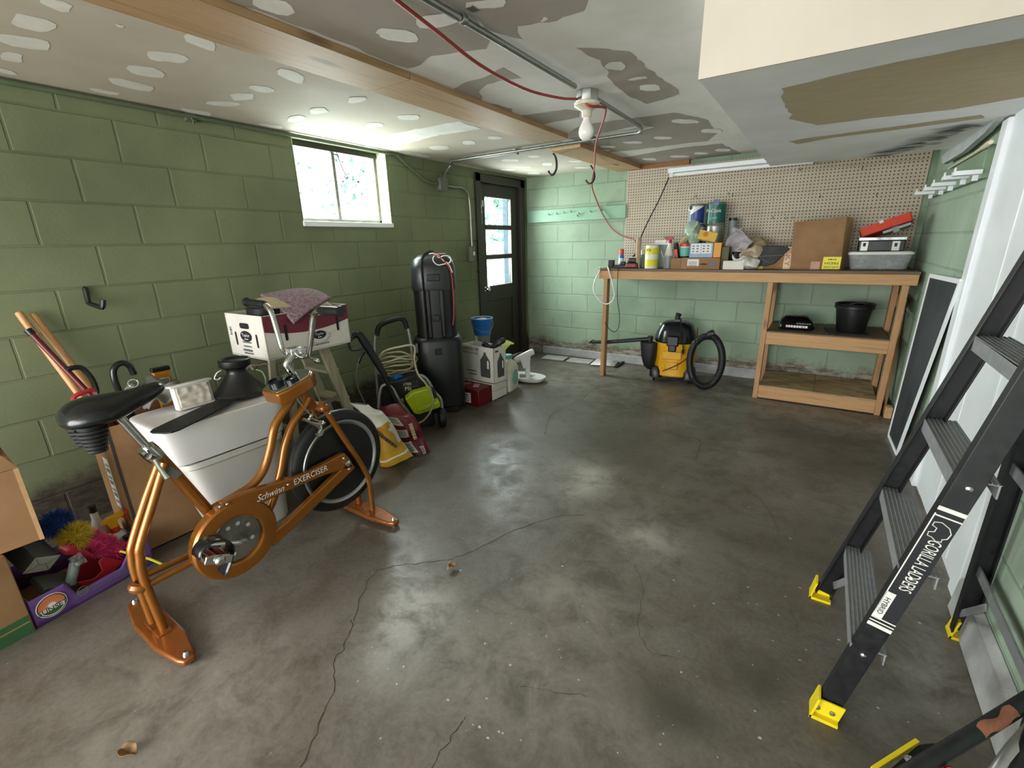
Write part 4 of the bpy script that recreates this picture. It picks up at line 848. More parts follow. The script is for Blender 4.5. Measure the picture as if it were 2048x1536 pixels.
def tall_box():
    A = V((-2.76, .6, 0)); T, L, W = boxfrom(A, A+V((-.33, 0, 0)), A+V((.0, .42, 0))); h = at(210, 857, X=-2.76).z
    t = thing('cardboard_box', A+V((-.16, .2, 0)), 'tall brown cardboard box behind the exercise bike seat, open on top', 'box')
    b = MB(T)
    for p, q in (((0, 0, 0), (L, .006, h)), ((0, W-.006, 0), (L, W, h)), ((0, 0, 0), (.006, W, h)), ((L-.006, 0, 0), (L, W, h)), ((0, 0, 0), (L, W, .006))): b.bx(p, q)
    b.build('carton', M['card'], t)
    b = MB(T); b.prism([(.0, .0, h), (.0, W, h), (-.05, W, h-.05), (-.05, 0, h-.05)], (0, .0, .004)); b.prism([(0, W, h), (L, W, h), (L, W+.05, h-.05), (0, W+.05, h-.05)], (0, 0, .004)); b.build('flap', M['card_light'], t)
    b = MB(T); b.bx((-.0015, .13, h*.32), (0, .2, h*.72)); s = b.build('shipping_label', M['label_white'], t); b = MB(T)
    for k in range(7): b.bx((-.002, .14, h*.36+k*.035), (-.0012, .19, h*.36+k*.035+.012*(1+k % 2)))
    b.build('label_print', M['grey_ink'], s)
    b = MB(T); b.bx((-.001, -.0015, 0), (.012, .0, h)); b.build('corner_edge', M['crack'], t)
    return T, L, W, h
BT, BL_, BW_, BH_ = tall_box()
def sticks():
    for i, (a, c, lab) in enumerate((((36, 624), (196, 840), 'longer wooden broom handle leaning on the left wall, in front'), ((64, 627), (222, 830), 'slimmer wooden broom handle leaning on the left wall, behind the first'))):
        p = at(*a, X=-3.38-.02*i); q = at(*c, X=-3.27-.06*i); d = (q-p); e = p+d*((p.z-.005)/(p.z-q.z)); b = MB(); b.tube([p, p+d*.012, e], [.013, .0165, .0165], 12); tag(b.build('broom_handle', M['handle']), lab, 'broom handle')
    t = thing('weed_puller', at(176, 780, X=-2.9), 'dark red long tool with a black loop grip beside the broom handles', 'tool'); p, q = at(58, 662, X=-3.25), at(205, 815, X=-3.1); MB().tube([p, q, q+(q-p)*.25], .013, 10).build('shaft', M['dark_red'], t)
    b = MB(); d = p+(q-p)*.04; b.tube([p-(q-p)*.02, d], .017, 10); b.build('tip', M['black'], t)
    b = MB(); X = -3.14; b.tube([at(x, y, X=X) for x, y in ((134, 741), (140, 737), (160, 735), (174, 745), (186, 762), (193, 782), (190, 790))], .013, 8, k=4); b.build('loop_grip', M['black'], t)
    b = MB(); X = -2.92; b.tube([at(x, y, X=X) for x, y in ((150, 806), (147, 796), (158, 788), (180, 781), (188, 782), (197, 801))], .011, 8, k=2); b.tube([at(147, 796, X=X), at(165, 840, X=X)], .011, 8); tag(b.build('spade_grip', M['red']), 'red D shaped tool grip sticking out beside the bike seat', 'tool')
    b = MB(); b.tube([at(190, 784, X=-2.84), at(202, 801, X=-2.84), at(225, 840, X=-2.84)], .007, 8); tag(b.build('steel_rod', M['chrome']), 'thin bright steel rod just right of the red grip', 'rod')
    X = -2.98; t = thing('umbrella', at(245, 800, X=X), 'black umbrella with crook handle standing in the tall cardboard box', 'umbrella'); b = MB(); b.tube([at(x, y, X=X) for x, y in ((268, 749), (264, 740), (258, 731), (246, 726), (234, 730), (227, 741), (229, 758), (237, 780), (248, 805))], .015, 12, k=5); b.build('handle', M['black_gloss'], t)
    p = at(246, 795, X=X); q = at(262, 850, X=X); b = MB(); b.tube([p, p+(q-p)*.2, q, q+(q-p)*2], [.016, .026, .034, .036], 12); b.build('canopy', M['black_matte'], t)
    b = MB(); p, q = at(320, 738, X=-3.05), at(334, 790, X=-3.05); b.bar(p, q+(q-p)*2.0, .03, .082, (0, 1, .25)); t = thing('spirit_level', q, 'orange yellow spirit level with black end cap standing in the tall box', 'level'); b.build('level_body', mat('orange yellow level', '#b97d1e', .4), t, bevel=.004)
    b = MB(); d = (q-p).normalized(); b.bar(p-d*.012, p+d*.012, .034, .088, (0, 1, .25)); b.build('end_cap', M['black'], t, bevel=.003)
    b = MB(); c = p+d*.065+V((.017, 0, 0)); b.box(c, (.002, .055, .03)); s = b.build('price_label', M['label_white'], t); b = MB()
    for k in range(6): b.box(c+V((.0015, -.02+k*.008, 0)), (.001, .004, .022))
    b.build('barcode', M['ink'], s)
    # grey cloth with steel clips
    b = MB(); c = at(318, 790, X=-2.86)
    def cloth(u, v):
        x = -2.98+.3*v; p = V((x, at(262, 790, X=-2.86).y+.25*u, .77+.045*math.sin(PI*u)**.5+.03*math.sin(v*7+u*3)*.6+.02*math.sin(u*13)))
        return p+noise.noise_vector(p*14)*.022+V((0, 0, -.09*max(0, v-.75)*4*(.4+.6*u)+.02))
    b.grid(cloth, 34, 26); tag(b.build('grey_bag', M['grey_cloth'], thick=.004), 'crumpled grey fabric bag over the top of the tall cardboard box', 'bag')
    for i, (x, y) in enumerate(((266, 767), (260, 782))):
        b = MB(); b.ring(at(x, y, X=-2.83), (1, -.4, .3), .02, .004, n=20, m=6); tag(b.build('steel_ring', M['chrome']), ['upper steel ring at the left edge of the grey fabric bag', 'lower steel ring at the left edge of the grey fabric bag'][i], 'ring')
sticks()
def tubs():
    t = thing('plastic_bin', (-2.55, 1.02, 0), 'tapered white plastic bin behind the bike frame, the lower of two', 'bin'); b = MB()
    b.loft([((-2.55, 1.05, .0), .115, .165, 7), ((-2.55, 1.05, .02), .125, .175, 7), ((-2.555, 1.0, .5), .175, .235, 8), ((-2.555, 1.0, .51), .185, .25, 8), ((-2.555, 1.0, .535), .185, .25, 8), ((-2.555, 1.0, .535), .17, .235, 8), ((-2.555, 1.0, .45), .165, .225, 8)], 48, cap=False)
    b.poly([(-2.55+.1*math.cos(a), 1.05+.15*math.sin(a), .004) for a in [2*PI*i/20 for i in range(20)]]); b.build('bin', M['white_tub'], t)
    t = thing('plastic_tote', (-2.55, 1.0, .53), 'frosted white storage tote sitting on the white bin, under the fan', 'tote'); b = MB()
    c = (-2.565, .99)
    b.loft([((c[0], c[1], .537), .175, .262, 8), ((c[0], c[1], .545), .185, .275, 8), ((c[0], c[1]-.005, .72), .198, .305, 8), ((c[0], c[1]-.005, .738), .196, .303, 8), ((c[0], c[1]-.005, .742), .19, .295, 8), ((c[0], c[1]-.005, .738), .17, .27, 8)], 56); b.build('tote', M['tote'], t)
    zt = .743; P = lambda x, y: at(x, y, X=-2.62)
    a, q = P(352, 824), P(432, 810); tp = P(345, 776)
    y0, y1 = a.y, q.y; T = Matrix.Translation((-2.62, (y0+y1)/2, zt)) @ Matrix.Rotation(math.radians(-8), 4, 'Y'); w = (y1-y0)/2; hh = .13
    t = thing('white_tray_pack', (-2.62, (y0+y1)/2, zt), 'white plastic wrapped tray standing on edge on the tote by the fan', 'tray'); b = MB(T); b.box((0, 0, hh/2), (.05, 2*w*.92, hh)); b.box((0, 0, hh-.006), (.066, 2*w+.012, .012)); b.build('tray_shell', M['white_plastic'], t, bevel=.006)
    b = MB(T); b.grid(lambda u, v: V((.028+.008*noise.noise(V((u*5, v*5, 1))), (u-.5)*1.6*w, .012+v*(hh-.03))), 18, 14); b.build('wrapped_contents', mat('wrapped ivory film', '#c9c0b4', .35, bump=.3, bscale=12), t, thick=.004)
tubs()
def fan():
    c = V((-2.6, 1.05, .748)); q = at(487, 810, X=-2.6); c.y = q.y; t = thing('ceiling_fan', c, 'dismantled black ceiling fan motor with one blade and loose wires lying on the tote', 'fan')
    b = MB(); b.lathe([(.12, 0), (.13, .008), (.132, .022), (.125, .03), (.118, .034), (.05, .125), (.047, .14), (.05, .15), (.075, .165), (.078, .17), (.078, .2), (.07, .204), (.064, .196), (.0, .19)], c, n=40, cap=False); b.build('motor_housing', M['black'], t)
    b = MB(); p = c+V((.06, -.06, .012)); tipc = at(318, 868, X=-2.32); d = V((tipc.x-p.x, tipc.y-p.y, tipc.z-p.z)); s = V((-d.y, d.x, 0)).normalized(); L = d.length
    pr = [(0, .035), (.12, .045), (.3, .058), (.7, .066), (.92, .064), (.98, .052), (1.0, .03)]
    b.prism([p+d*k+s*w for k, w in pr]+[p+d*k-s*w for k, w in reversed(pr)], (0, 0, .006)); b.build('blade', M['black_matte'], t)
    X = c.x+.02; W = lambda L, r, nm, m: MB().tube([at(x, y, X=X) for x, y in L], r, 6, k=5).build(nm, m, t)
    W([(442, 741), (434, 746), (429, 757), (436, 759), (441, 755)], .003, 'wire', M['white_ink']); W([(502, 731), (494, 736), (491, 748), (494, 770), (504, 785), (518, 792), (527, 783), (531, 762), (525, 745), (512, 739)], .0035, 'wire', M['white_ink'])
    W([(496, 734), (503, 731), (515, 730), (530, 727), (537, 732)], .003, 'wire', M['pink_note']); W([(498, 727), (502, 735), (506, 739)], .006, 'wire_nut', M['white_plastic']); W([(511, 738), (518, 728), (530, 724), (536, 729)], .002, 'wire', M['black'])
fan()
def banana():
    z = .87; A, B, C = at(539, 722, Z=z), at(457, 710, Z=z), at(702, 684, Z=z); T, L, W = boxfrom(A, B, C); h = at(517, 634, X=A.x).z-z
    t = thing('produce_box', A+V((-.2, .3, 0)), 'white and maroon fruit carton with hand holes on top of the wooden stepladder', 'box'); t2 = .007; b = MB(T)
    for p, q in (((0, 0, 0), (L, t2, h)), ((0, W-t2, 0), (L, W, h)), ((0, 0, 0), (t2, W, h)), ((L-t2, 0, 0), (L, W, h)), ((0, 0, .004), (L, W, .01))): b.bx(p, q)
    b.build('carton', M['white_card'], t)
    b = MB(T); n = 30
    b.grid(lambda u, v: V((u*L*.998+.001, -.0012, h-(.003+v*(h*(.5-.55*(u-.45)**2*1.0)-.06*(1-u)*h)*1.05))), n, 3); mb = b.build('maroon_band', M['maroon'], t)
    fA = lambda x, z, k=-.0022: T @ fr((x, k, z), (1, 0, 0), (0, 0, 1)); fB = lambda y, z, k=-.0015: T @ fr((k, y, z), (0, -1, 0), (0, 0, 1))
    def slot(f, w, hh, name='hand_hole'):
        b = MB(f); b.poly([(w*.5*math.copysign(abs(math.cos(a))**.4, math.cos(a)), hh*.5*math.copysign(abs(math.sin(a))**.4, math.sin(a)), .0008) for a in [2*PI*i/24 for i in range(24)]]); b.build(name, M['ink'], t, flat=True)
    for x in (.22, .845): slot(fA(L*x, h*.56), .02, .1)
    slot(fB(W*.5, h*.74), .1, .035)
    for y in (.78, .22): slot(fB(W*y, h*.42), .018, .085)
    for f, s in ((fB(W*.5, h*.5), 1.0), (fA(L*.6, h*.36), .8)):
        b = MB(f); b.poly([(.062*s*math.cos(a), .034*s*math.sin(a), .001) for a in [2*PI*i/28 for i in range(28)]]); lg = b.build('logo_oval', M['ink'], t, flat=True); text('Taylor', f @ Matrix.Translation((0, .004, .001)), .085*s, M['white_ink'], lg, h=.026*s); print_lines(f @ Matrix.Translation((0, -.018*s, .001)), .04*s, M['white_ink'], lg, .006, 9)
    for k, (s, w) in enumerate(((1, .1), (2, .09), (3, .085))): print_lines(fB(W*.5, h*.36-k*.026), w, M['grey_ink'], t, .009, s)
    print_lines(fB(W*.52, h*.17), .1, M['grey_ink'], t, .014, 5); print_lines(fB(W*.5, h*.1), .1, M['grey_ink'], t, .01, 6); print_lines(fB(W*.9, h*.6) @ Matrix.Rotation(PI/2, 4, 'Z'), .06, M['grey_ink'], t, .02, 7)
    print_lines(fA(L*.55, h*.13), .2, M['grey_ink'], t, .008, 8); b = MB(); f = fA(L*.6, h*.36)
    b = MB(f)
    for i in range(15):
        a = PI*(1+i/14); b.bar((math.cos(a)*.07, math.sin(a)*.05, .0006), (math.cos(a)*.085, math.sin(a)*.065, .0006), .003, .001, (0, 0, 1))
    b.build('printed_rays', M['grey_ink'], t)
    zt = z+h
    c = T @ V((L*.4, W*.5, h))
    # rugs
    for i, (mm, nm, lab, off, u0, u1, v0, v1, dz) in enumerate(((M['tan_cloth'], 'rug', 'beige rug with its backing showing, folded under the mauve rug on the carton', .0, .0, .92, -.03, 1.02, .01), (M['rug'], 'rug', 'mauve shaggy rug draped over the top of the fruit carton', .012, .17, .84, -.06, .98, .035))):
        b = MB(T)
        Q = ([V((L*.1, W*.7, h+.055)), V((L*.8, W*.9, h+.05)), V((L*.82, -.012, h-.015)), V((L*.1, W*.1, h+.025))], [V((L*.24, W*.55, h+.1)), V((L*.68, W*.8, h+.105)), V((L*.78, -.03, h+.045)), V((L*.27, -.05, h-.075))])[i]
        def rg(u, v):
            p = Q[3].lerp(Q[2], u).lerp(Q[0].lerp(Q[1], u), v); p.z += (.06 if i else .055)*math.sin(PI*min(1, v*.9+.1))*(.4+.6*math.sin(PI*(u*.8+.1)))
            if i == 0 and v < .25 and u > .35: p.z -= .06*(1-v/.25)*math.sin(PI*(u-.35)/.65)**.7; p.y -= .01*(1-v/.25)
            return p+noise.noise_vector(V((p.x*6, p.y*6, i*3)))*.006
        b.grid(rg, 30, 30); tag(b.build(nm, mm, thick=.016 if i else .012), lab, 'rug')
    P = T @ V((L*.2, W*.3, h)); b = MB(); b.loft([(P+V((-.03, -.02, -.03)), .09, .08, 2.5), (P+V((-.03, -.02, .03)), .1, .09, 2.5), (P+V((-.03, -.02, .06)), .05, .04, 2)], 20, jit=.015); tag(b.build('cap', M['black_matte']), 'black soft cap lying in the fruit carton under the rugs at left', 'cap')
    P = T @ V((L*.86, W*.7, h)); b = MB(); b.loft([(P+V((0, 0, -.05)), .07, .07, 3), (P+V((0, 0, .06)), .06, .06, 3), (P+V((0, 0, .11)), .02, .02, 2)], 16, jit=.015); tag(b.build('black_bag', M['black_matte']), 'small black bag poking up behind the rugs on the fruit carton', 'bag')
    # wooden stepladder under the carton
    t = thing('stepladder', (-2.98, 1.75, 0), 'old pale wooden stepladder by the left wall, carrying the fruit carton', 'ladder')
    for X in (-2.86, -3.14):
        MB().bar((X, 1.88, z-.022), (X, 2.1, 0), .03, .07, (0, 1, .25)).build('front_rail', M['old_ladder'], t, bevel=.003); MB().bar((X+.03*(1 if X < -3 else -1), 1.64, z-.022), (X+.03*(1 if X < -3 else -1), 1.56, 0), .028, .045, (0, 1, 0)).build('rear_leg', M['old_ladder'], t, bevel=.003)
    for k in (.2, .43, .66):
        y = 1.88+.22*(1-k/.86); MB().bx((-3.14, y-.05, k-.01), (-2.86, y+.05, k+.01)).build('step', M['old_ladder'], t, bevel=.002)
    MB().bx((-3.17, 1.6, z-.022), (-2.83, 1.95, z-.002)).build('top_board', M['old_ladder'], t, bevel=.003); MB().bar((-2.86, 1.6, .42), (-2.86, 1.97, .46), .008, .03).build('spreader', M['steel'], t); MB().bx((-3.12, 1.57, .3), (-2.9, 1.6, .33)).build('rear_rung', M['old_ladder'], t)
banana()
# ---------------------------------------------------------------- along the left wall, far end
def washer():
    C = V((-2.86, 2.6, 0)); r = V((.62, .785, 0)).normalized(); f = V((r.y, -r.x, 0)); up = V((0, 0, 1))
    t = thing('pressure_washer', C, 'black and lime electric pressure washer on a silver tube frame', 'pressure washer')
    A = lambda x, y, k=0: atp(x, y, C+f*k, f)
    k = -.16; b = MB(); b.tube([A(x, y, k) for x, y in ((762, 850), (756, 790), (752, 730), (750, 690), (752, 668), (757, 655), (768, 646), (785, 640), (800, 637), (809, 642), (815, 655), (822, 690), (826, 745), (832, 830))], .0135, 10, k=5); h = b.build('handle_tube', M['silver'], t)
    b = MB(); b.tube([A(x, y, k) for x, y in ((754, 671), (757, 655), (768, 646), (785, 640), (800, 637), (809, 642), (814, 657))], .021, 12, k=5); b.build('foam_grip', M['black_matte'], h)
    for L in (((757, 815), (759, 790), (764, 773), (775, 770), (786, 778), (800, 803), (816, 822), (824, 842)), ((836, 752), (845, 752), (856, 762), (870, 785), (882, 800), (885, 830))):
        MB().tube([A(x, y, .14) for x, y in L], .0135, 10, k=5).build('frame_tube', M['silver'], t)
    P = lambda x, y, q=.1: A(x, y, q)
    b = MB(); pl = [P(764, 768), P(806, 760), P(838, 748), P(850, 762), P(866, 800), P(870, 850), P(780, 862), P(768, 830)]; b.prism(pl, f*-.26); b.build('motor_body', M['black'], t, bevel=.012)
    T = fr(P(823, 769, .105), r, up); d = P(840, 765, .105)-P(806, 775, .105)
    text('1700', fr(P(815, 768, .105), r-up*.0, up+r*-.1), .062, M['white_ink'], t); text('PSI', fr(P(816, 777, .105), r, up+r*-.1), .05, M['white_ink'], t); text('1.2', fr(P(831, 763, .105), r, up), .036, M['grey_ink'], t); text('GPM', fr(P(831, 772, .105), r, up), .046, M['grey_ink'], t)
    b = MB(); b.prism([P(808, 792, .11), P(822, 780, .11), P(856, 770, .11), P(864, 774, .11), P(878, 802, .11), P(876, 808, .11), P(835, 822, .11), P(826, 820, .11)], f*.1); b.prism([P(833, 815, .2), P(877, 800, .2), P(878, 806, .2), P(836, 824, .2)], f*.03); b.build('pump_cover', M['lime'], t, bevel=.01)
    b = MB(); b.prism([P(790, 822), P(797, 800), P(806, 795), P(812, 824)], f*.02); b.build('side_cover', M['lime'], t, bevel=.004)
    b = MB(); b.prism([P(862, 773, .212), P(868, 774, .212), P(876, 795, .212), P(868, 797, .212)], f*.003); b.build('decal', M['ink'], t)
    for L in ((792, 862), (884, 838)):
        p = A(*L, .14); p.z = .085; b = MB(); b.lathe([(.03, -.028), (.082, -.026), (.088, -.015), (.088, .015), (.082, .026), (.03, .028)], p, r, 28); b.build('wheel', M['rubber'], t)
    p = A(885, 832, .14); b = MB(); b.box((p.x, p.y, .09), (.05, .05, .12)); b.build('rubber_foot', M['black'], t, bevel=.008)
    b = MB(); b.box(A(794, 755, .0), (.06, .08, .035)); b.build('switch', M['blue'], t, bevel=.006)
    # power cord coils, hung on the body and falling to the floor
    b = MB()
    for s in range(5):
        cx, cy = 790+rnd.uniform(-5, 5), 724+s*4; pts = []
        for i in range(14):
            a = 2*PI*i/14; pts.append(A(cx+38*math.cos(a)+rnd.uniform(-2, 2), cy+(20-3*s)*math.sin(a)*(1+.2*math.sin(2*a+s))+rnd.uniform(-2, 2)-4*math.cos(a), -.08+.16*(s % 3)/2-.08*math.sin(a)))
        b.tube(pts, .0075, 6, k=4, closed=True)
    b.tube([A(757, 716, .1), A(770, 702, .1), A(800, 694, .1), A(828, 692, .1), A(829, 720, .12), A(836, 748, .15), A(850, 765, .2), A(862, 785, .23), A(866, 803, .24), A(860, 825, .24), A(848, 840, .22), A(838, 846, .2)], .0085, 6, k=5)
    b.build('power_cord', M['beige_hose'], t)
    # spray gun with its lance
    G = lambda x, y, q=.16: A(x, y, q)
    t = thing('spray_gun', G(760, 740), 'black pressure washer trigger gun standing in the washer frame', 'spray gun'); b = MB(); b.tube([G(706, 673), G(716, 668), G(726, 680), G(745, 710), G(770, 752)], [.022, .03, .032, .03, .026], 10, k=3); b.build('gun_body', M['black'], t)
    b = MB(); b.tube([G(730, 690), G(745, 712), G(765, 745), G(790, 800), G(803, 822)], [.02, .022, .018, .012, .012], 10, k=3); b.build('lance', M['black'], t)
    b = MB(); b.tube([G(697, 684), G(700, 698), G(708, 700), G(722, 697), G(730, 690)], .01, 8, k=3); b.tube([G(690, 685), G(700, 683), G(706, 674)], .012, 8); b.build('trigger_guard', M['black'], t)
    b = MB(); b.tube([G(729, 703), G(722, 712), G(717, 726)], [.014, .012, .012], 8); b.build('hose_fitting', M['black'], t); b = MB(); b.tube([G(717, 726), G(713, 745), G(716, 775), G(727, 800), G(740, 830)], .007, 6, k=4); b.build('hose', M['pipe_grey'], t)
    b = MB(); b.ball(G(717, 668), .02, n=10); b.build('gun_knob', M['steel'], t)
washer()
def sacks():
    C = V((-2.4, 1.98, 0)); r = V((.8, .6, 0)); f = V((.6, -.8, 0)); A = lambda x, y, k=0: atp(x, y, C+f*k, f)
    def sack(name, outline_l, outline_r, th, mats, label, cut, seed, split=None):
        """a slumped sack between left and right outlines (photo points carried to its standing plane), bulging both ways"""
        n = len(outline_l); t = thing(name, A(*((V((*outline_l[-1], 0))+V((*outline_r[-1], 0)))/2).xy), label, 'sack')
        def pt(u, v, s):
            i = min(int(v*(n-1)), n-2); k = v*(n-1)-i; L = A(*outline_l[i]).lerp(A(*outline_l[i+1]), k); R_ = A(*outline_r[i]).lerp(A(*outline_r[i+1]), k)
            p = L.lerp(R_, u); e = th*(math.sin(PI*u)**.5)*(min(1, v*3+.15))*(1 if v < .93 else (1-v)/.07*.5+.5); q = p+f*e*s; q += noise.noise_vector(p*11+V((seed, 0, s)))*.016*(1 if 0 < u < 1 else 0); q.z = max(q.z, .004); return q
        return t, pt
    # yellow and white sack
    t, pt = sack('printed_sack', [(699, 806), (705, 812), (730, 830), (752, 855), (755, 900), (762, 935)], [(735, 808), (758, 826), (765, 828), (785, 850), (802, 880), (826, 912)], .07, None, 'white and yellow printed plastic sack slumped behind the bike wheel', 0, 1)
    for s, nm in ((1, 'sack'), (-1, 'sack_back')):
        b = MB(); b.grid(lambda u, v: pt(u, v, s), 22, 26); b.build(nm, M['white_sack'], t)
    b = MB(); b.grid(lambda u, v: pt(u, .55+.45*v+.0, 1)+f*.004+V((0, 0, 0))+(pt(u, .55, 1)-pt(u, .6, 1))*(-.35+u*.9)*(1-v), 20, 16); pn = b.build('printed_panel', M['yellow_bag'], t)
    b = MB(); b.grid(lambda u, v: pt(u*.14, .42+.4*v, 1)+f*.005, 4, 8); b.build('printed_edge', M['yellow_bag'], t)
    q = pt(.5, .75, 1)+f*.012; d = (A(818, 905)-A(766, 868)); print_lines(fr(pt(.55, .7, 1)+f*.012, d, V((0, 0, 1))), .2, M['ink'], pn, .022, 3)
    b = MB(); b.grid(lambda u, v: pt(u, .9+.018*v, 1)+f*.007, 20, 1); b.build('printed_stripe', M['white_sack'], pn)
    # red sack
    C2 = V((-2.42, 2.22, 0)); A2 = lambda x, y, k=0: atp(x, y, C2+f*k, f); A = A2
    t, pt = sack('printed_sack', [(762, 812), (765, 822), (772, 830), (790, 862), (805, 888), (836, 914)], [(795, 806), (815, 828), (828, 832), (840, 850), (850, 880), (861, 906)], .06, None, 'dark red printed plastic sack with white panels leaning by the pressure washer', 0, 7)
    for s, nm in ((1, 'sack'), (-1, 'sack_back')):
        b = MB(); b.grid(lambda u, v: pt(u, v, s), 22, 26); sk = b.build(nm, M['red_sack'], t)
    for i, (v0, v1) in enumerate(((.32, .5), (.56, .68), (.74, .9), (.94, 1.0))):
        b = MB(); b.grid(lambda u, v: pt(.04+.5*u, v0+(v1-v0)*v, 1)+f*.004, 8, 6); p = b.build('white_panel', M['white_sack'], t)
        b = MB()
        for k in range(4): b.grid(lambda u, v: pt(.12+.35*u, v0+(v1-v0)*(.2+k*.18+.07*v), 1)+f*.0055, 5, 1)
        b.build('printed_lines', M['grey_ink'], p)
    b = MB(); b.grid(lambda u, v: pt(.72+.16*u, .84+.1*v, 1)+f*.004, 4, 4); p = b.build('barcode_panel', M['label_white'], t); b = MB()
    for k in range(5): b.grid(lambda u, v: pt(.74+.12*(k+.5*u)/5, .85+.08*v, 1)+f*.0055, 1, 3)
    b.build('barcode', M['ink'], p)
    print_lines(fr(pt(.76, .62, 1)+f*.01, A2(846, 880)-A2(832, 838), r), .13, M['cream_ink'], t, .028, 4)
sacks()
def golf_case():
    c = V((-2.9, 3.1, 0)); t = thing('golf_travel_case', c, 'tall black hard plastic travel case standing by the left wall with a strap', 'case')
    T = rot(c, 42); b = MB(T); e = 3.2
    b.loft([((0, 0, .05), .19, .16, e), ((0, 0, .07), .222, .19, e), ((0, 0, .3), .226, .192, e), ((0, 0, .68), .224, .19, e), ((0, 0, .705), .21, .18, e), ((0, 0, .72), .185, .162, e)], 44); b.build('lower_shell', M['black'], t)
    b = MB(T); b.loft([((0, 0, .68), .182, .16, e), ((0, 0, 1.16), .188, .165, e), ((0, 0, 1.17), .188, .165, e)], 44); b.build('upper_shell', M['black'], t)
    for x in (-.06, .06): b = MB(T); b.bx((x-.02, -.178, .72), (x+.02, -.15, 1.15)); b.build('shell_rib', M['black'], t, bevel=.012)
    b = MB(T); b.loft([((0, 0, 1.14), .195, .172, e), ((0, 0, 1.16), .2, .176, e), ((0, 0, 1.33), .195, .172, e), ((0, 0, 1.40), .168, .148, 2.8), ((0, 0, 1.435), .12, .105, 2.6), ((0, 0, 1.447), .05, .04, 2.2)], 44); b.build('hood', mat('dark grey plastic hood', '#26282b', .35), t)
    for z, w, y in ((.9, .03, -.185), (.6, .03, -.2), (1.25, .055, -.183)): b = MB(T); b.bx((-w, y, z-.03), (w, y+.03, z+.03)); b.build('latch', M['black_gloss'], t, bevel=.006)
    b = MB(T); b.tube([(-.09, -.17, .7), (-.09, -.172, .95), (-.09, -.185, 1.2), (-.09, -.18, 1.34), (-.07, -.11, 1.43), (0, 0, 1.465), (.04, .12, 1.43)], .011, 8, k=6, flat=.4); b.build('strap', M['black_matte'], t)
    X = lambda x, y, k=0: atp(x, y, c+V((.12, -.12, 0)), V((.7, -.7, 0)))
    b = MB(); b.tube([X(866, 509), X(880, 514), X(892, 526), X(902, 545), X(906, 580), X(908, 620), X(906, 650)], .006, 6, k=5); tag(b.build('red_strap', M['red_cord']), 'thin faded red strap hanging down the right side of the black travel case', 'strap')
    b = MB(); b.tube([X(858, 508), X(868, 507), X(878, 515), X(886, 512), X(897, 512), X(902, 518), X(898, 526), X(888, 522), X(878, 512), X(870, 510), X(866, 520), X(876, 530), X(896, 528), X(905, 545)], .0045, 6, k=5); tag(b.build('cord', M['white_ink']), 'thin white cord tangled on the top of the black travel case', 'cord')
    b = MB(T); b.bx((.02, -.06, 1.44), (.12, .03, 1.446)); tag(b.build('luggage_tag', M['pink_note']), 'small pink and dark tag on the top of the black travel case', 'tag')
    for x in (-.17, .17):
        b = MB(T); b.lathe([(.02, -.025), (.05, -.022), (.055, 0), (.05, .022), (.02, .025)], (x, .1, .055), (1, 0, 0), 20); b.build('wheel', M['rubber'], t)
    b = MB(T); b.box((0, -.05, .03), (.3, .2, .06)); b.build('base', M['black'], t, bevel=.01)
    p = at(842, 712, X=-2.9); b = MB(T); b.bx((-.2, -.195, .6), (-.18, -.16, .68)); b.build('decal', M['grey_ink'], t)
golf_case()
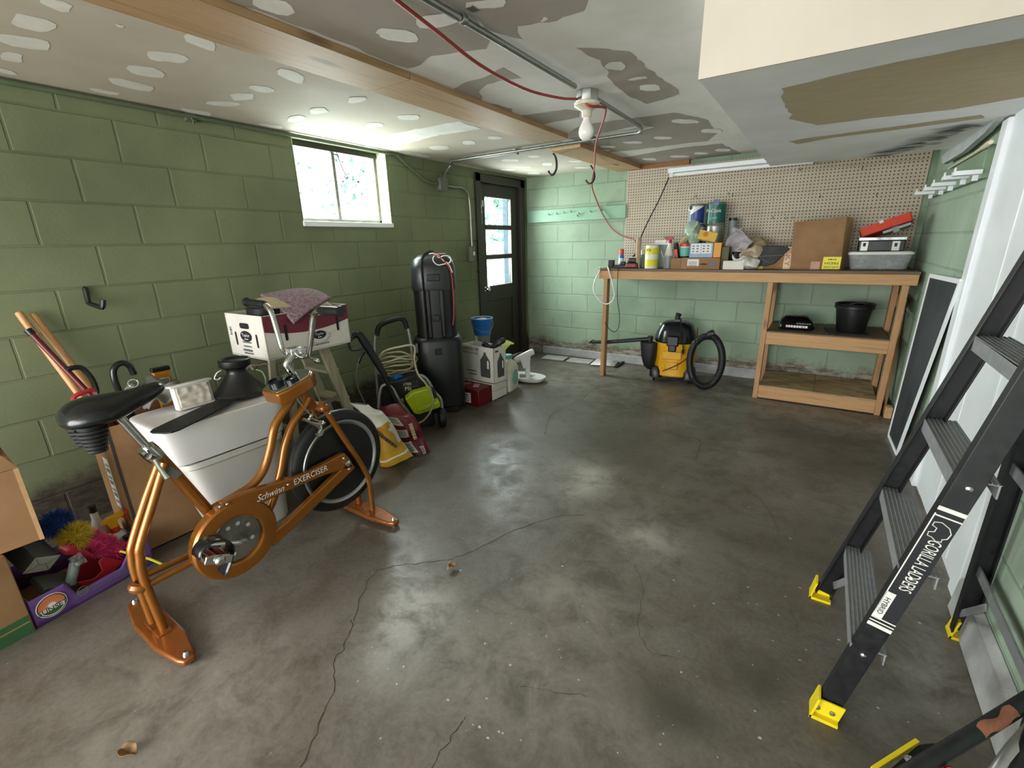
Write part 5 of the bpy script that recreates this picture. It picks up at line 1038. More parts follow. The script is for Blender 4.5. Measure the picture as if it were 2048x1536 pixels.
def crates():
    A, C = V((-2.585, 3.27, 0)), V((-2.58, 3.485, 0)); T, L, W = boxfrom(A, A+V((-.36, 0, 0)), C); h = .172
    t = thing('red_box', A+V((-.18, .1, 0)), 'dark red metal box with a paper label on the floor behind the travel case', 'box'); b = MB(T); b.bx((0, 0, 0), (L, W, h)); b.build('body', M['dark_red'], t, bevel=.006); b = MB(T); b.bx((-.002, .1, .03), (0, .22, .13)); l = b.build('paper_label', M['label_white'], t); b = MB(T)
    for k in range(4): b.bx((-.003, .115, .045+k*.02), (-.0018, .2, .053+k*.02))
    b.build('label_print', M['grey_ink'], l)
    b = MB(T @ rot((L*.55, .12, h+.002), 30)); b.bx((-.05, -.03, 0), (.05, .03, .002)); tag(b.build('pink_note', M['pink_note']), 'pink paper slip on top of the dark red box', 'paper')
    b = MB(T @ rot((L*.55, .25, h+.002), -20)); b.bx((-.06, -.02, 0), (.05, .02, .002)); tag(b.build('paper_scrap', M['card_light']), 'tan paper scrap on top of the dark red box', 'paper')
    A = V((-2.575, 3.49, 0)); T, L, W = boxfrom(A, A+V((-.36, 0, 0)), V((-2.57, 3.73, 0)))
    t = thing('tiered_carton', A+V((-.18, .1, 0)), 'white two tier carton under the lubricant box, right of the red box', 'box')
    for k in range(2): b = MB(T); b.bx((0, 0, .004+k*.088), (L, W, .088+k*.088)); b.build('carton_tier', M['white_card'], t, bevel=.005)
    b = MB(T)
    for k in range(5): b.bx((.02+k*.045, -.0015, .0), (.04+k*.045, .0, .01))
    b.build('ventilation_cut', M['ink'], t)
    # lubricant carton
    z = .186; A, B, C = at(989, 768, Z=z), at(918, 757, Z=z), at(1013, 759, Z=z); T, L, W = boxfrom(A, B, C); W = max(W, .38); h = at(989, 697, X=A.x).z-z
    t = thing('lubricant_carton', A+V((-.2, .1, 0)), 'white printed marine lubricant carton with bottle pictures, open on top', 'box'); b = MB(T); q = .007
    for p, s in (((0, 0, 0), (L, q, h)), ((0, W-q, 0), (L, W, h)), ((0, 0, 0), (q, W, h)), ((L-q, 0, 0), (L, W, h)), ((0, 0, 0), (L, W, .006))): b.bx(p, s)
    b.build('carton', M['white_card'], t)
    fL = lambda y, zz: T @ fr((-.0012, y, zz), (0, -1, 0), (0, 0, 1)); fR = lambda x, zz: T @ fr((x, -.0012, zz), (1, 0, 0), (0, 0, 1))
    def jug(f, w, hh):
        b = MB(f); b.poly([(x*w, y*hh, .0008) for x, y in ((-.5, -.46), (-.46, -.5), (.46, -.5), (.5, -.46), (.5, .18), (.12, .42), (.12, .5), (-.12, .5), (-.12, .42), (-.5, .18))]); p = b.build('bottle_print', M['grey_box'], t, flat=True)
        b = MB(f); b.poly([(x*w, y*hh, .0016) for x, y in ((.18, -.1), (.2, -.14), (.36, -.14), (.38, -.1), (.38, .12), (.3, .2), (.2, .16))]); b.build('handle_print', M['white_ink'], p, flat=True)
    jug(fL(W*.26, h*.5), W*.3, h*.72); jug(fR(L*.55, h*.48), L*.55, h*.68)
    text('QUICKSILVER', fL(W*.72, h*.9), W*.55, M['ink'], t, h=.034); text('Marine Lubricants', fL(W*.72, h*.8), W*.5, M['ink'], t, h=.024)
    for y, w in ((.7, .3), (.66, .24)): MB(fL(W*y, h*(.27 if y == .7 else .17))).bx((-W*w/2, -.006, 0), (W*w/2, .006, .0012)).build('printed_lines', M['grey_ink'], t)
    print_lines(fR(L*.25, h*.9), .04, M['ink'], t, .018, 2)
    # what stands in and behind the carton
    zt = z+h; p = T @ V((L*.5, W*.25, h*.55)); b = MB(); b.tube([p+V((-.02, -.05, -.08)), p+V((0, 0, .12)), T @ V((L*.75, W*.02, h+.05)), T @ V((L*1.02, W*.02, h+.045))], [.024, .028, .03, .02], 10, k=3); tag(b.build('grease_gun', M['black']), 'black tool handle sticking out of the lubricant carton', 'tool')
    p = T @ V((L*.98, -.004, h)); b = MB()
    def gl(u, v): q = p+V((-.04+.10*u, -.035+.05*u, .035-.1*v*(.6+.4*math.sin(u*5))))+V((.03*math.sin(v*3), 0, .02*math.sin(u*PI))); return q+noise.noise_vector(q*16)*.02
    b.grid(gl, 14, 14); tag(b.build('work_glove', mat('yellow green glove fabric', '#b4c063', .8, bump=.2), thick=.008), 'yellow green work glove hanging over the right corner of the lubricant carton', 'glove')
    b = MB()
    for k in range(3): b.ring(T @ V((L*.3, W*.32, h+.0+k*.012)), (.3, .2, 1), .045-.004*k, .006, n=24)
    tag(b.build('coiled_cable', M['black_gloss']), 'small coil of black striped cable in the lubricant carton', 'cable')
    c = at(966, 690, X=-3.02); c.z = 0; t = thing('glass_jar', c, 'tall clear jar behind the lubricant carton, under the blue bucket', 'jar'); zj = at(966, 669, X=-3.02).z; b = MB(); b.lathe([(.075, .002), (.08, .01), (.08, zj-.05), (.085, zj-.04), (.085, zj)], c, n=28); b.build('jar', M['clear'], t)
    bz = zj+.002; t = thing('blue_bucket', c+V((0, 0, bz)), 'small blue plastic bucket with wire handle on top of the clear jar', 'bucket'); hb = at(963, 636, X=-3.02).z-bz; b = MB()
    b.lathe([(0, 0), (.088, 0), (.092, .006), (.112, hb-.04), (.116, hb-.035), (.118, hb), (.113, hb), (.108, hb-.03), (.086, .01), (0, .01)], c+V((0, 0, bz)), n=36, cap=False); b.build('bucket', M['blue'], t)
    b = MB(); b.ring(c+V((0, 0, bz+hb)), (0, 0, 1), .116, .005, n=36); b.build('rim', mat('pale blue worn rim', '#b9cfe6', .5), t)
    b = MB(); d = V((.6, .75, 0)).normalized(); g = V((.75, -.6, 0)).normalized(); b.tube([c+d*(.122*math.cos(a))+g*(.1+.03*math.sin(a))*math.sin(a)+V((0, 0, bz+hb-.03-.105*math.sin(a))) for a in [PI*i/16 for i in range(17)]], .003, 6); b.build('wire_handle', M['steel'], t)
    b = MB(); b.loft([(c+V((0, 0, bz+hb-.045)), .1, .1, 2), (c+V((0.01, 0, bz+hb-.012)), .07, .06, 2), (c+V((0.02, 0, bz+hb-.002)), .03, .03, 2)], 18, jit=.012); tag(b.build('rag', M['white_card']), 'whitish rag inside the blue bucket', 'rag')
    # detergent jug
    c = V((-2.67, 3.9, 0)); hj = at(1028, 715, X=-2.62).z; t = thing('detergent_jug', c, 'white plastic jug with a teal round label and teal cap on the floor', 'jug'); T2 = rot(c, 8); b = MB(T2)
    b.loft([((0, 0, .002), .08, .12, 5), ((0, 0, .02), .085, .125, 5), ((0, 0, hj*.7), .085, .125, 5), ((0, .0, hj*.85), .07, .1, 3.5), ((0, .02, hj*.95), .035, .04, 2.2), ((0, .02, hj), .03, .035, 2)], 36); b.build('jug', M['cream_plastic'], t)
    b = MB(T2); b.lathe([(.04, hj-.005), (.042, hj+.035), (.001, hj+.038)], (0, .02, 0), n=20); b.build('cap', M['teal'], t); b = MB(T2); b.tube([(.02, -.05, hj*.95), (.03, -.1, hj*.88), (.03, -.115, hj*.76), (.03, -.1, hj*.66)], .018, 10, k=3); b.build('jug_handle', M['cream_plastic'], t)
    b = MB(T2 @ fr((.0855, .01, hj*.42), (0, 1, 0), (0, 0, 1))); b.poly([(.07*math.cos(a), .085*math.sin(a), .001) for a in [2*PI*i/28 for i in range(28)]]); b.build('round_label', M['teal'], t, flat=True)
    # white folding stand
    g = V((-2.6, 4.33, 0)); t = thing('equipment_stand', g, 'white plastic stand with slanted tube and grey foot bar in front of the door', 'stand'); n = V((.75, -.66, 0)); Q = lambda x, y, k=0: atp(x, y, g+n*k, n); b = MB()
    dn = V((.66, .75, 0)); 
    b.loft([(g+V((-.06, -.06, .008)), .19, .1, 2.6), (g+V((-.06, -.06, .03)), .22, .13, 2.6), (g+V((-.06, -.06, .06)), .23, .14, 2.6), (g+V((-.06, -.06, .05)), .2, .11, 2.6)], 36); b.build('base', M['white_plastic'], t)
    b = MB(); b.bar(Q(1055, 765), Q(1055, 722), .05, .06, n); b.build('post', M['white_plastic'], t, bevel=.008); b = MB(); b.tube([Q(1030, 722), Q(1036, 718), Q(1062, 705), Q(1067, 703)], [.03, .038, .038, .034], 14); b.prism([Q(1040, 718, .04), Q(1062, 708, .04), Q(1060, 728, .04), Q(1048, 738, .04)], n*-.05); b.build('slanted_tube', M['white_plastic'], t, bevel=.004)
    b = MB(); b.tube([Q(1040, 752), Q(1060, 754), Q(1084, 757)], .024, 12); b.build('foot_bar', M['grey_plastic'], t); b = MB(); d = Q(1085, 757)-Q(1083, 757); b.tube([Q(1083, 757), Q(1086, 757.3)], .027, 12); b.build('bar_cap', M['black'], t)
crates()
# ---------------------------------------------------------------- workbench and what is on and under it
BT_ = 1.228; BY = 4.87
def bench():
    t = thing('workbench', (-.7, 5.2, 0), 'long pine workbench along the back wall with open shelves at its right end', 'workbench'); pz, px_ = M['pine_z'], M['pine']; x0, x1 = -2.07, .66
    MB().bx((x0, BY-.005, 1.205), (x1, BW-.035, BT_)).build('worktop', M['ply'], t, bevel=.002)
    MB().bx((x0+.005, BY, 1.118), (x1-.005, BY+.042, 1.205)).build('front_rail', px_, t, bevel=.003)
    MB().bx((x0+.005, BW-.08, 1.118), (x1-.005, BW-.04, 1.205)).build('back_rail', px_, t); 
    for x in (x0+.005, -.36, x1-.047): MB().bx((x, BY+.042, 1.118), (x+.042, BW-.08, 1.205)).build('cross_rail', M['pine_y'], t)
    MB().bar((-1.99, BY+.04, 0), (-1.985, BY+.04, 1.118), .045, .085, (0, 1, 0)).build('leg', pz, t, bevel=.003)
    for x, y in ((-.375, BY+.035), (.585, BY+.035), (-.375, BW-.1), (.585, BW-.1)): MB().bx((x-.022, y-.042, 0), (x+.022, y+.042, 1.118)).build('leg', pz, t, bevel=.003)
    MB().bx((.6, BY+.08, .9), (.622, BW-.12, 1.0)).build('brace', M['pine_y'], t); MB().bx((.56, BW-.2, .06), (.6, BW-.11, 1.1)).build('brace', pz, t)
    for z, nm, m in ((.66, 'shelf', M['osb']), (.125, 'shelf', M['osb'])):
        MB().bx((-.353, BY, z-.115), (.563, BY+.04, z)).build('shelf_rail', px_, t, bevel=.003); MB().bx((-.353, BW-.14, z-.115), (.563, BW-.1, z)).build('shelf_rail', px_, t)
        b = MB(); b.bx((-.353, BY-.002, z), (.1, BW-.06, z+.012)); b.bx((.103, BY-.002, z), (.563, BW-.06, z+.012)); b.build(nm, m if z < .3 else M['ply'], t, bevel=.001)
    t_ = .673
    # on the middle shelf
    c = V((-.15, 5.12, t_)); b = MB(); l = at(1556, 655, Y=5.1); r = at(1628, 662, Y=5.1); w = (r.x-l.x)/2; c = V(((l.x+r.x)/2, 5.12, t_)); t = thing('soil_sack', c, 'flat black plastic sack with white print on the middle shelf', 'sack')
    b.loft([(c+V((0, 0, .004)), w*.95, .13, 3.5), (c+V((0, 0, .03)), w, .14, 3), (c+V((-.005, .01, .085)), w*.88, .11, 3), (c+V((-.01, .02, .12)), w*.6, .07, 2.5), (c+V((-.01, .02, .125)), w*.3, .03, 2)], 36, jit=.016); s = b.build('sack', M['soil_bag'], t)
    f = fr(c+V((.01, -.148, .04)), (1, 0, 0), (0, .2, 1)); print_lines(f, w*1.2, M['label_white'], t, .02, 5); print_lines(fr(c+V((.06, -.14, .068)), (1, 0, 0), (0, .3, 1)), w*.8, M['grey_ink'], t, .012, 6)
    bc = V((.295, 5.15, t_+.008)); hb = .925-.68; t = thing('plant_pot', bc, 'large black plastic nursery pot on the right half of the middle shelf', 'pot'); b = MB(); b.lathe([(0, 0), (.105, 0), (.11, .01), (.135, hb-.045), (.148, hb-.04), (.15, hb-.015), (.143, hb-.012), (.148, hb), (.14, hb), (.132, hb-.02), (.108, .012), (0, .01)], bc, n=44, cap=False); b.build('pot', M['black'], t)
    b = MB(); b.ring(bc+V((0, 0, hb-.002)), (0, 0, 1), .146, .006, n=44); b.build('rim', M['black'], t)
    b = MB(); b.loft([(bc+V((.01, .03, hb-.06)), .1, .09, 2), (bc+V((.03, .05, hb-.015)), .07, .05, 2), (bc+V((.04, .05, hb+.002)), .03, .03, 2)], 18, jit=.02); tag(b.build('plastic_liner', M['black_gloss']), 'crumpled glossy black plastic inside the nursery pot', 'liner')
    b = MB(); b.box(bc+V((-.03, -.04, -.004)), (.3, .3, .005), R=Matrix.Rotation(.15, 3, 'Z')); tag(b.build('mat', M['black_matte']), 'thin black square mat under the nursery pot on the middle shelf', 'mat')
bench()
def at_top(x, y, Y): p = at(x, y, Y=Y); p.z = BT_+.001; return p
def zof(x, y, Y): return at(x, y, Y=Y).z-BT_
def bench_things():
    Z = BT_+.001
    # left end: power strip, charger, spray can, cardboard tube
    Y = 4.97; c = at_top(1247, 530, Y); b = MB(); t = thing('power_strip', c, 'black power strip with plugs at the left end of the workbench', 'power strip'); b.bx(c+V((-.11, -.025, 0)), c+V((.09, .025, .035))); b.build('strip_body', M['black'], t, bevel=.005)
    b = MB(); b.bx(c+V((-.17, -.03, .005)), c+V((-.11, .03, .085))); b.build('plug', M['black'], t, bevel=.006); b = MB(); b.bx(c+V((-.03, -.02, .035)), c+V((.02, .02, .07))); b.build('plug', M['black'], t, bevel=.005)
    c = at_top(1262, 532, 4.99); c.x += .02; t = thing('battery_charger', c, 'black and red battery charger beside the power strip on the workbench', 'charger'); b = MB(); b.box(c+V((0, 0, .03)), (.15, .11, .06), tx=.85, ty=.85); b.build('charger_body', M['black'], t, bevel=.01); MB().bx(c+V((-.055, -.058, .012)), c+V((.05, -.05, .05))).build('red_panel', M['work_red'], t, bevel=.003); b = MB(); b.box(c+V((0, .0, .085)), (.1, .08, .05), tx=.8); b.build('battery', M['black'], t, bevel=.01)
    b = MB(); b.box(c+V((0, .0, .112)), (.06, .05, .01)); b.build('battery_latch', M['label_white'], t, bevel=.003)
    c = at_top(1242, 528, 5.15); h = zof(1242, 498, 5.15); t = thing('spray_can', c, 'slim blue spray can with an orange cap at the left end of the workbench', 'can'); b = MB(); b.lathe([(.028, 0), (.03, .005), (.03, h*.62), (.026, h*.68)], c, n=20); b.build('can', M['blue'], t); MB().lathe([(.0304, h*.2), (.0304, h*.5)], c, n=20, cap=False).build('label', M['label_white'], t); MB().lathe([(.027, h*.68), (.027, h*.98), (.022, h)], c, n=20).build('cap', M['red_orange'], t)
    c = at_top(1275, 533, 4.98); h = zof(1278, 475, 4.98); b = MB(); b.lathe([(.028, 0), (.028, h), (.023, h), (.023, .002)], c, n=22, cap=False); tag(b.build('cardboard_tube', mat('grey cardboard tube', '#a48e76', .8)), 'upright bare cardboard tube on the workbench beside the battery charger', 'tube')
    c = at_top(1284, 534, 5.08); b = MB(); t = thing('small_bottle', c, 'small grey bottle with a white cap behind the cardboard tube', 'bottle'); b.lathe([(.035, 0), (.037, .1), (.018, .14)], c, n=18); b.build('bottle', M['grey_plastic'], t); MB().lathe([(.022, .14), (.022, .185), (.015, .19)], c, n=16).build('cap', M['white_plastic'], t)
    # white charging cable hanging over the front, black cord
    b = MB(); P = lambda x, y, Y=4.84: at(x, y, Y=Y); s = at_top(1216, 530, 4.95); b.tube([s+V((0, 0, .01)), P(1217, 538), P(1221, 552), P(1227, 575), P(1229, 590), P(1224, 603), P(1213, 608), P(1200, 602), P(1190, 588), P(1187, 575), P(1191, 558), P(1198, 545), at_top(1200, 536, 4.9)+V((0, 0, .01))], .008, 8, k=5); tag(b.build('white_cable', M['white_plastic']), 'white cable hanging in a loop over the left end of the workbench', 'cable')
    b = MB(); b.tube([at_top(1236, 536, 4.9)+V((0, 0, .008)), P(1236, 541), P(1235, 565), P(1235, 600), P(1239, 632), P(1237, 655), P(1228, 664), P(1216, 655), P(1210, 645)], .0038, 6, k=5); tag(b.build('black_cable', M['ink']), 'thin black cable dangling below the left end of the workbench', 'cable')
    # wipes, grey board, sprayer, cup
    c = at_top(1302, 537, 4.97); h = zof(1302, 490, 4.97); t = thing('wipes_canister', c, 'white cylinder canister with a yellow label on the workbench', 'canister'); b = MB(); b.lathe([(.066, 0), (.068, .005), (.068, h-.02), (.062, h-.005), (.05, h)], c, n=30); b.build('canister', M['label_white'], t); MB().lathe([(.0685, h*.1), (.0685, h*.88)], c, n=30, cap=False).build('label', M['label_yellow'], t); b = MB(); b.lathe([(.069, h*.4), (.069, h*.6)], c, n=30, cap=False); b.build('label_band', M['label_white'], t); text('PX', fr(c+V((-.012, -.07, h*.78)), (1, .15, 0), (0, 0, 1)), .05, M['ink'], t)
    a = at_top(1325, 535, 5.15); hh = zof(1325, 480, 5.15); b = MB(); b.bx(a+V((-.09, 0, 0)), a+V((.05, .03, hh))); t = thing('organiser_box', a, 'flat grey box standing behind the yellow canister', 'box'); b.build('box', M['grey_plastic'], t, bevel=.004); b = MB(); b.bx(a+V((-.095, -.003, hh-.05)), a+V((.055, .033, hh))); b.build('lid', M['label_white'], t, bevel=.003)
    c = at_top(1336, 537, 5.06); h = zof(1336, 474, 5.06); t = thing('spray_bottle', c, 'clear white spray bottle with a red trigger on the workbench', 'bottle'); b = MB(); b.lathe([(.04, 0), (.042, .01), (.042, h*.45), (.015, h*.78), (.015, h*.82)], c, n=22); b.build('bottle', M['cream_plastic'], t); b = MB(); hd = c+V((0, 0, h*.8)); b.lathe([(.018, 0), (.018, .03)], hd, n=14); b.prism([hd+V((x, -.01, z)) for x, z in ((-.014, .03), (-.055, .045), (-.06, .065), (.03, .065), (.035, .045), (.014, .03))], (0, .02, 0)); b.prism([hd+V((x, -.005, z)) for x, z in ((-.03, .045), (-.045, .005), (-.038, .005), (-.02, .045))], (0, .01, 0)); b.build('trigger', M['red'], t, bevel=.002)
    c = at_top(1334, 538, 4.95); h = zof(1334, 512, 4.95); t = thing('plastic_cup', c, 'clear plastic cup with paint sticks in front of the red spray bottle', 'cup'); b = MB(); b.lathe([(.04, .002), (.05, h), (.047, h), (.038, .006)], c, n=24, cap=False); b.build('cup', M['clear'], t)
    b = MB(); b.bar(c+V((-.01, 0, .01)), c+V((-.075, .01, h+.05)), .012, .003); tag(b.build('paint_stick', M['label_white']), 'thin white stick leaning in the clear plastic cup', 'stick')
    # row of cartons in front
    def carton(x0, x1, yb, yt, Y, dep, m, label, name='carton', lift=0, parts=()):
        a, c = at_top(x0, yb, Y), at_top(x1, yb, Y); h = at((x0+x1)/2, yt, Y=Y).z-BT_-lift; t = thing(name, V(((a.x+c.x)/2, Y+dep/2, Z+lift)), label, 'box'); b = MB(); b.bx((a.x, Y, Z+lift), (c.x, Y+dep, Z+lift+h)); b.build('carton', M[m], t, bevel=.003); return t, a, c, h
    t, a, c, h = carton(1341, 1361, 537, 517, 4.9, .1, 'card', 'small tan carton at the left end of the row of low cartons')
    t, a, c, h = carton(1361, 1438, 539, 516, 4.9, .14, 'card', 'low tan carton with a white shipping label in front of the small parts boxes', 'shipping_carton'); f = lambda x, z: fr((a.x+(c.x-a.x)*x, 4.8985, Z+h*z), (1, 0, 0), (0, 0, 1)); w = c.x-a.x
    b = MB(f(.32, .58)); b.bx((-w*.15, -h*.3, 0), (w*.15, h*.3, .001)); l = b.build('shipping_label', M['label_white'], t); b = MB(f(.32, .5))
    for k in range(3): b.bx((-w*.12, -.02+k*.016, .001), (w*.1, -.014+k*.016, .002))
    b.build('label_print', M['grey_ink'], l); b = MB(f(.82, .5)); b.lathe([(0, .0005), (.028, .0005)], n=22, cap=False); b.build('printed_seal', M['grey_ink'], t)
    b = MB(f(.6, .45)); b.bx((-.03, -.006, .0), (.03, .006, .001)); b.build('hand_slot', M['ink'], t)
    lift = h+.002
    a1, c1 = at(1379, 520, Y=4.96), at(1425, 520, Y=4.96); t = thing('parts_carton', V(((a1.x+c1.x)/2, 5.0, Z+lift)), 'white and pale blue parts carton stacked on the low tan carton', 'box'); h1 = at(1400, 486, Y=4.96).z-Z-lift; b = MB(); b.bx((a1.x, 4.93, Z+lift), (c1.x, 5.07, Z+lift+h1)); b.build('carton', M['light_blue'], t, bevel=.003)
    for q in (.27, .72):
        x = a1.x+(c1.x-a1.x)*q; b = MB(); b.bx((x-.046, 4.9285, Z+lift+h1*.28), (x+.046, 4.93, Z+lift+h1*.95)); l = b.build('printed_panel', M['label_white'], t); b = MB()
        for i in range(2):
            for j in range(3): b.bx((x-.035+i*.04, 4.9275, Z+lift+h1*(.38+j*.19)), (x-.015+i*.04, 4.9286, Z+lift+h1*(.46+j*.19)))
        b.build('panel_print', M['grey_ink'], l)
    a2, c2 = at(1426, 520, Y=4.96), at(1441, 520, Y=4.96); b = MB(); b.bx((a2.x, 4.93, Z+lift), (c2.x, 5.07, Z+lift+h1)); t = thing('orange_carton', V((c2.x, 5, Z+lift)), 'narrow orange carton right of the pale blue parts carton', 'box'); b.build('carton', M['gold'], t, bevel=.003)
    a3 = at(1450, 525, Y=4.99); b = MB(); b.bx((c2.x+.004, 4.95, Z), (c2.x+.07, 5.07, Z+.21)); t = thing('dark_carton', a3, 'dark green and yellow carton right of the orange carton', 'box'); b.build('carton', mat('dark olive carton', '#4d4a22', .6), t, bevel=.003)
    b = MB(); q = V((c2.x+.13, 5.02, Z)); b.lathe([(.045, 0), (.045, .15), (.04, .16)], q, n=20); tag(b.build('dark_jar', M['black_gloss']), 'dark glossy jar under the thin plastic bag', 'jar')
    # tub of adhesive, dark tube tools behind
    c = at(1367, 518, Y=5.08); c.z = Z; ht = at(1370, 488, Y=5.08).z-Z; c = V((at(1369, 510, Y=5.08).x, 5.1, Z)); t = thing('adhesive_tub', c, 'white and blue tub with a red rim standing behind the low tan carton', 'tub'); b = MB(); b.lathe([(.045, 0), (.052, ht*.9), (.052, ht)], c, n=26); b.build('tub', M['label_white'], t); MB().lathe([(.0478, ht*.35), (.0525, ht*.85)], c, n=26, cap=False).build('label', M['teal'], t); MB().lathe([(.056, ht*.9), (.056, ht), (.05, ht+.005)], c, n=26).build('rim', M['red_orange'], t); MB().lathe([(.0475, ht*.3), (.0495, ht*.5)], c, n=26, cap=False).build('label_band', M['ink'], t)
    c = V((at(1352, 510, Y=5.07).x, 5.08, Z)); h2 = at(1350, 486, Y=5.08).z-Z; b = MB(); b.bar(c+V((.03, 0, 0)), c+V((-.02, .02, h2)), .035, .05); t = thing('caulk_tube', c, 'dark tube with an orange label leaning between the spray bottle and the tub', 'tube'); b.build('tube', M['black'], t, bevel=.01); b = MB(); b.bar(c+V((.01, -.027, h2*.4)), c+V((-.008, -.017, h2*.75)), .03, .002, (0, -1, 0)); b.build('label', M['red_orange'], t)
    c = V((at(1362, 492, Y=5.2).x, 5.22, Z)); b = MB(); b.tube([c+V((-.04, 0, .05)), c+V((0, 0, .22)), c+V((.05, .02, .3)), c+V((.12, .02, .28))], [.03, .035, .03, .02], 10, k=3); tag(b.build('work_glove', M['tan_cloth']), 'pinkish tan work glove piled behind the adhesive tub', 'glove')
    # paint cans: two below, two on top
    def can(x, yb, yt, Y, r, body, label, band=None, name='paint_can', z0=None, lid=True, txt=None):
        c = at(x, yb, Y=Y); c.z = Z if z0 is None else z0; h = at(x, yt, Y=Y-r*.6).z-c.z; t = thing(name, c, label, 'can'); b = MB(); b.lathe([(r*.97, 0), (r, .004), (r, h-.006), (r*.96, h), (r*.9, h-.004), (r*.86, h-.012), (0, h-.012)], c, n=36); b.build('can', M['steel'], t)
        MB().lathe([(r*1.004, .012), (r*1.004, h-.018)], c, n=36, cap=False).build('label', body, t); MB().ring(c+V((0, 0, h)), (0, 0, 1), r*.97, .005, n=36).build('rim', M['chrome'], t)
        if band: band(t, c, h, r)
        return c.z+h+.004
    def swoosh(t, c, h, r):
        b = MB(); b.grid(lambda u, v: c+V((math.cos(-PI*.75+u*PI*.62)*r*1.008, math.sin(-PI*.75+u*PI*.62)*r*1.008, h*(.1+v*(.35+.5*u)))), 14, 4); b.build('label_swoosh', M['navy'], t); b = MB(); b.grid(lambda u, v: c+V((math.cos(-PI*.86+u*.5)*r*1.01, math.sin(-PI*.86+u*.5)*r*1.01, h*(.12+v*.6))), 5, 2); b.build('label_strip', M['grey_plastic'], t)
        b = MB(); b.lathe([(0, .001), (.022, .001)], c+V((math.cos(-PI*.7)*r*1.012, math.sin(-PI*.7)*r*1.012, h*.85)), (math.cos(-PI*.7), math.sin(-PI*.7), 0), 16, cap=False); b.build('label_dot', M['ink'], t)
    def emblem(t, c, h, r):
        a = -PI*.52; f = fr(c+V((math.cos(a)*r*1.02, math.sin(a)*r*1.02, h*.62)), (1, .05, 0), (0, 0, 1)); text('ProClassic', f, r*1.45, M['label_white'], t, h=.034); MB(f @ Matrix.Translation((.015, .075, 0))).box((0, 0, -.002), (.05, .06, .003)).build('label_badge', M['navy'], t, bevel=.001); print_lines(f @ Matrix.Translation((0, -.07, 0)), r*.7, M['teal'], t, .014, 7)
    Y = 5.3; zt = at(1392, 451, Y=5.25).z
    za = can(1392, 470, 451, Y, .086, M['label_white'], 'lower white paint can standing under the blue and white can', swoosh); zb = can(1429, 470, 449, Y, .092, M['steel'], 'lower bare steel paint can standing under the green can', None)
    zc = can(1392, 450, 409, Y, .086, M['label_white'], 'white paint can with a blue swoosh label, stacked by the pegboard', swoosh, z0=za); can(1430, 449, 405, Y, .094, M['can_green'], 'dark green paint can stacked beside the blue and white can', emblem, z0=zb)
    c = at(1392, 411, Y=Y); b = MB(); b.tube([V((c.x-.06, 5.36, zc)), at(1385, 398, Y=5.36), at(1391, 393, Y=5.36), at(1397, 400, Y=5.36), V((c.x+.05, 5.36, zc))], .0025, 5, k=5); tag(b.build('can_handle_wire', M['steel']), 'thin wire loop standing above the blue and white paint can', 'wire')
    can(1463, 470, 437, 5.35, .04, M['grey_plastic'], 'small steel can with a black lid at the right of the paint cans', lambda t, c, h, r: MB().lathe([(r*1.06, h-.02), (r*1.06, h+.006), (0, h+.007)], c, n=24).build('lid', M['black'], t), name='small_can')
    # yellow soap box tilted on top of the cartons
    q = at(1415, 470, Y=5.02); s = thing('yellow_box', q, 'small golden yellow box resting tilted on top of the parts carton', 'box'); T = rot((q.x, 5.03, Z+lift+h1+.06), 8, -12, 14); b = MB(T); b.bx((-.085, -.03, -.045), (.085, .03, .045)); b.build('carton', mat('golden yellow carton', '#d9b040', .5), s, bevel=.003); b = MB(T @ fr((-.02, -.031, .01), (1, 0, 0), (0, 0, 1))); b.lathe([(0, .0005), (.024, .0005)], n=18, cap=False); b.build('printed_dot', M['orange_ink'], s)
    # bags
    def blob(name, m, label, c, r, seed, cat='bag', jit=.05, n=3):
        b = MB(); b.ball(c, r, n=28); vs = []
        for p in b.v:
            o = p-V(c); e = noise.noise_vector(p*9+V((seed, 0, 0)))*jit+noise.noise_vector(p*24+V((seed, 5, 0)))*jit*.45; p = p+e; p.z = max(p.z, Z+.002); vs.append(p)
        b.v = vs; return tag(b.build(name, M[m], ang=180), label, cat)
    blob('plastic_bag', 'green_bag', 'pale green plastic bag bunched below the blue and white paint can', at(1385, 468, Y=5.1), (.075, .06, .11), 3)
    blob('plastic_bag', 'plastic_bag', 'lilac tinted thin plastic bag piled up right of the cartons', at(1474, 488, Y=5.12), (.11, .09, .15), 9, jit=.07)
    blob('cloth_bundle', 'tan_cloth', 'beige cloth bundle behind the brown paper on the workbench', at(1508, 498, Y=5.3), (.16, .1, .11), 14, 'cloth')
    blob('paper_bag', 'tan_bag', 'crumpled brown paper bag on the workbench beside the black folded sheet', at(1497, 508, Y=5.08), (.13, .09, .06), 21, jit=.06)
    blob('plastic_bag', 'white_sack', 'white crumpled plastic bag at the front of the workbench, left of the black sheet', at(1501, 527, Y=4.98), (.09, .08, .055), 33, jit=.04)
    c = at(1478, 514, Y=5.0); b = MB(); b.lathe([(0, 0), (.06, 0), (.065, .006), (.0, .006)], c, (.3, -.8, .5), 24, cap=False); tag(b.build('round_lid', M['label_white']), 'round off white lid leaning among the bags on the workbench', 'lid')
    t, a, c, h = carton(1445, 1487, 537, 522, 4.9, .13, 'white_card', 'low plain white carton at the front of the workbench', 'white_carton')
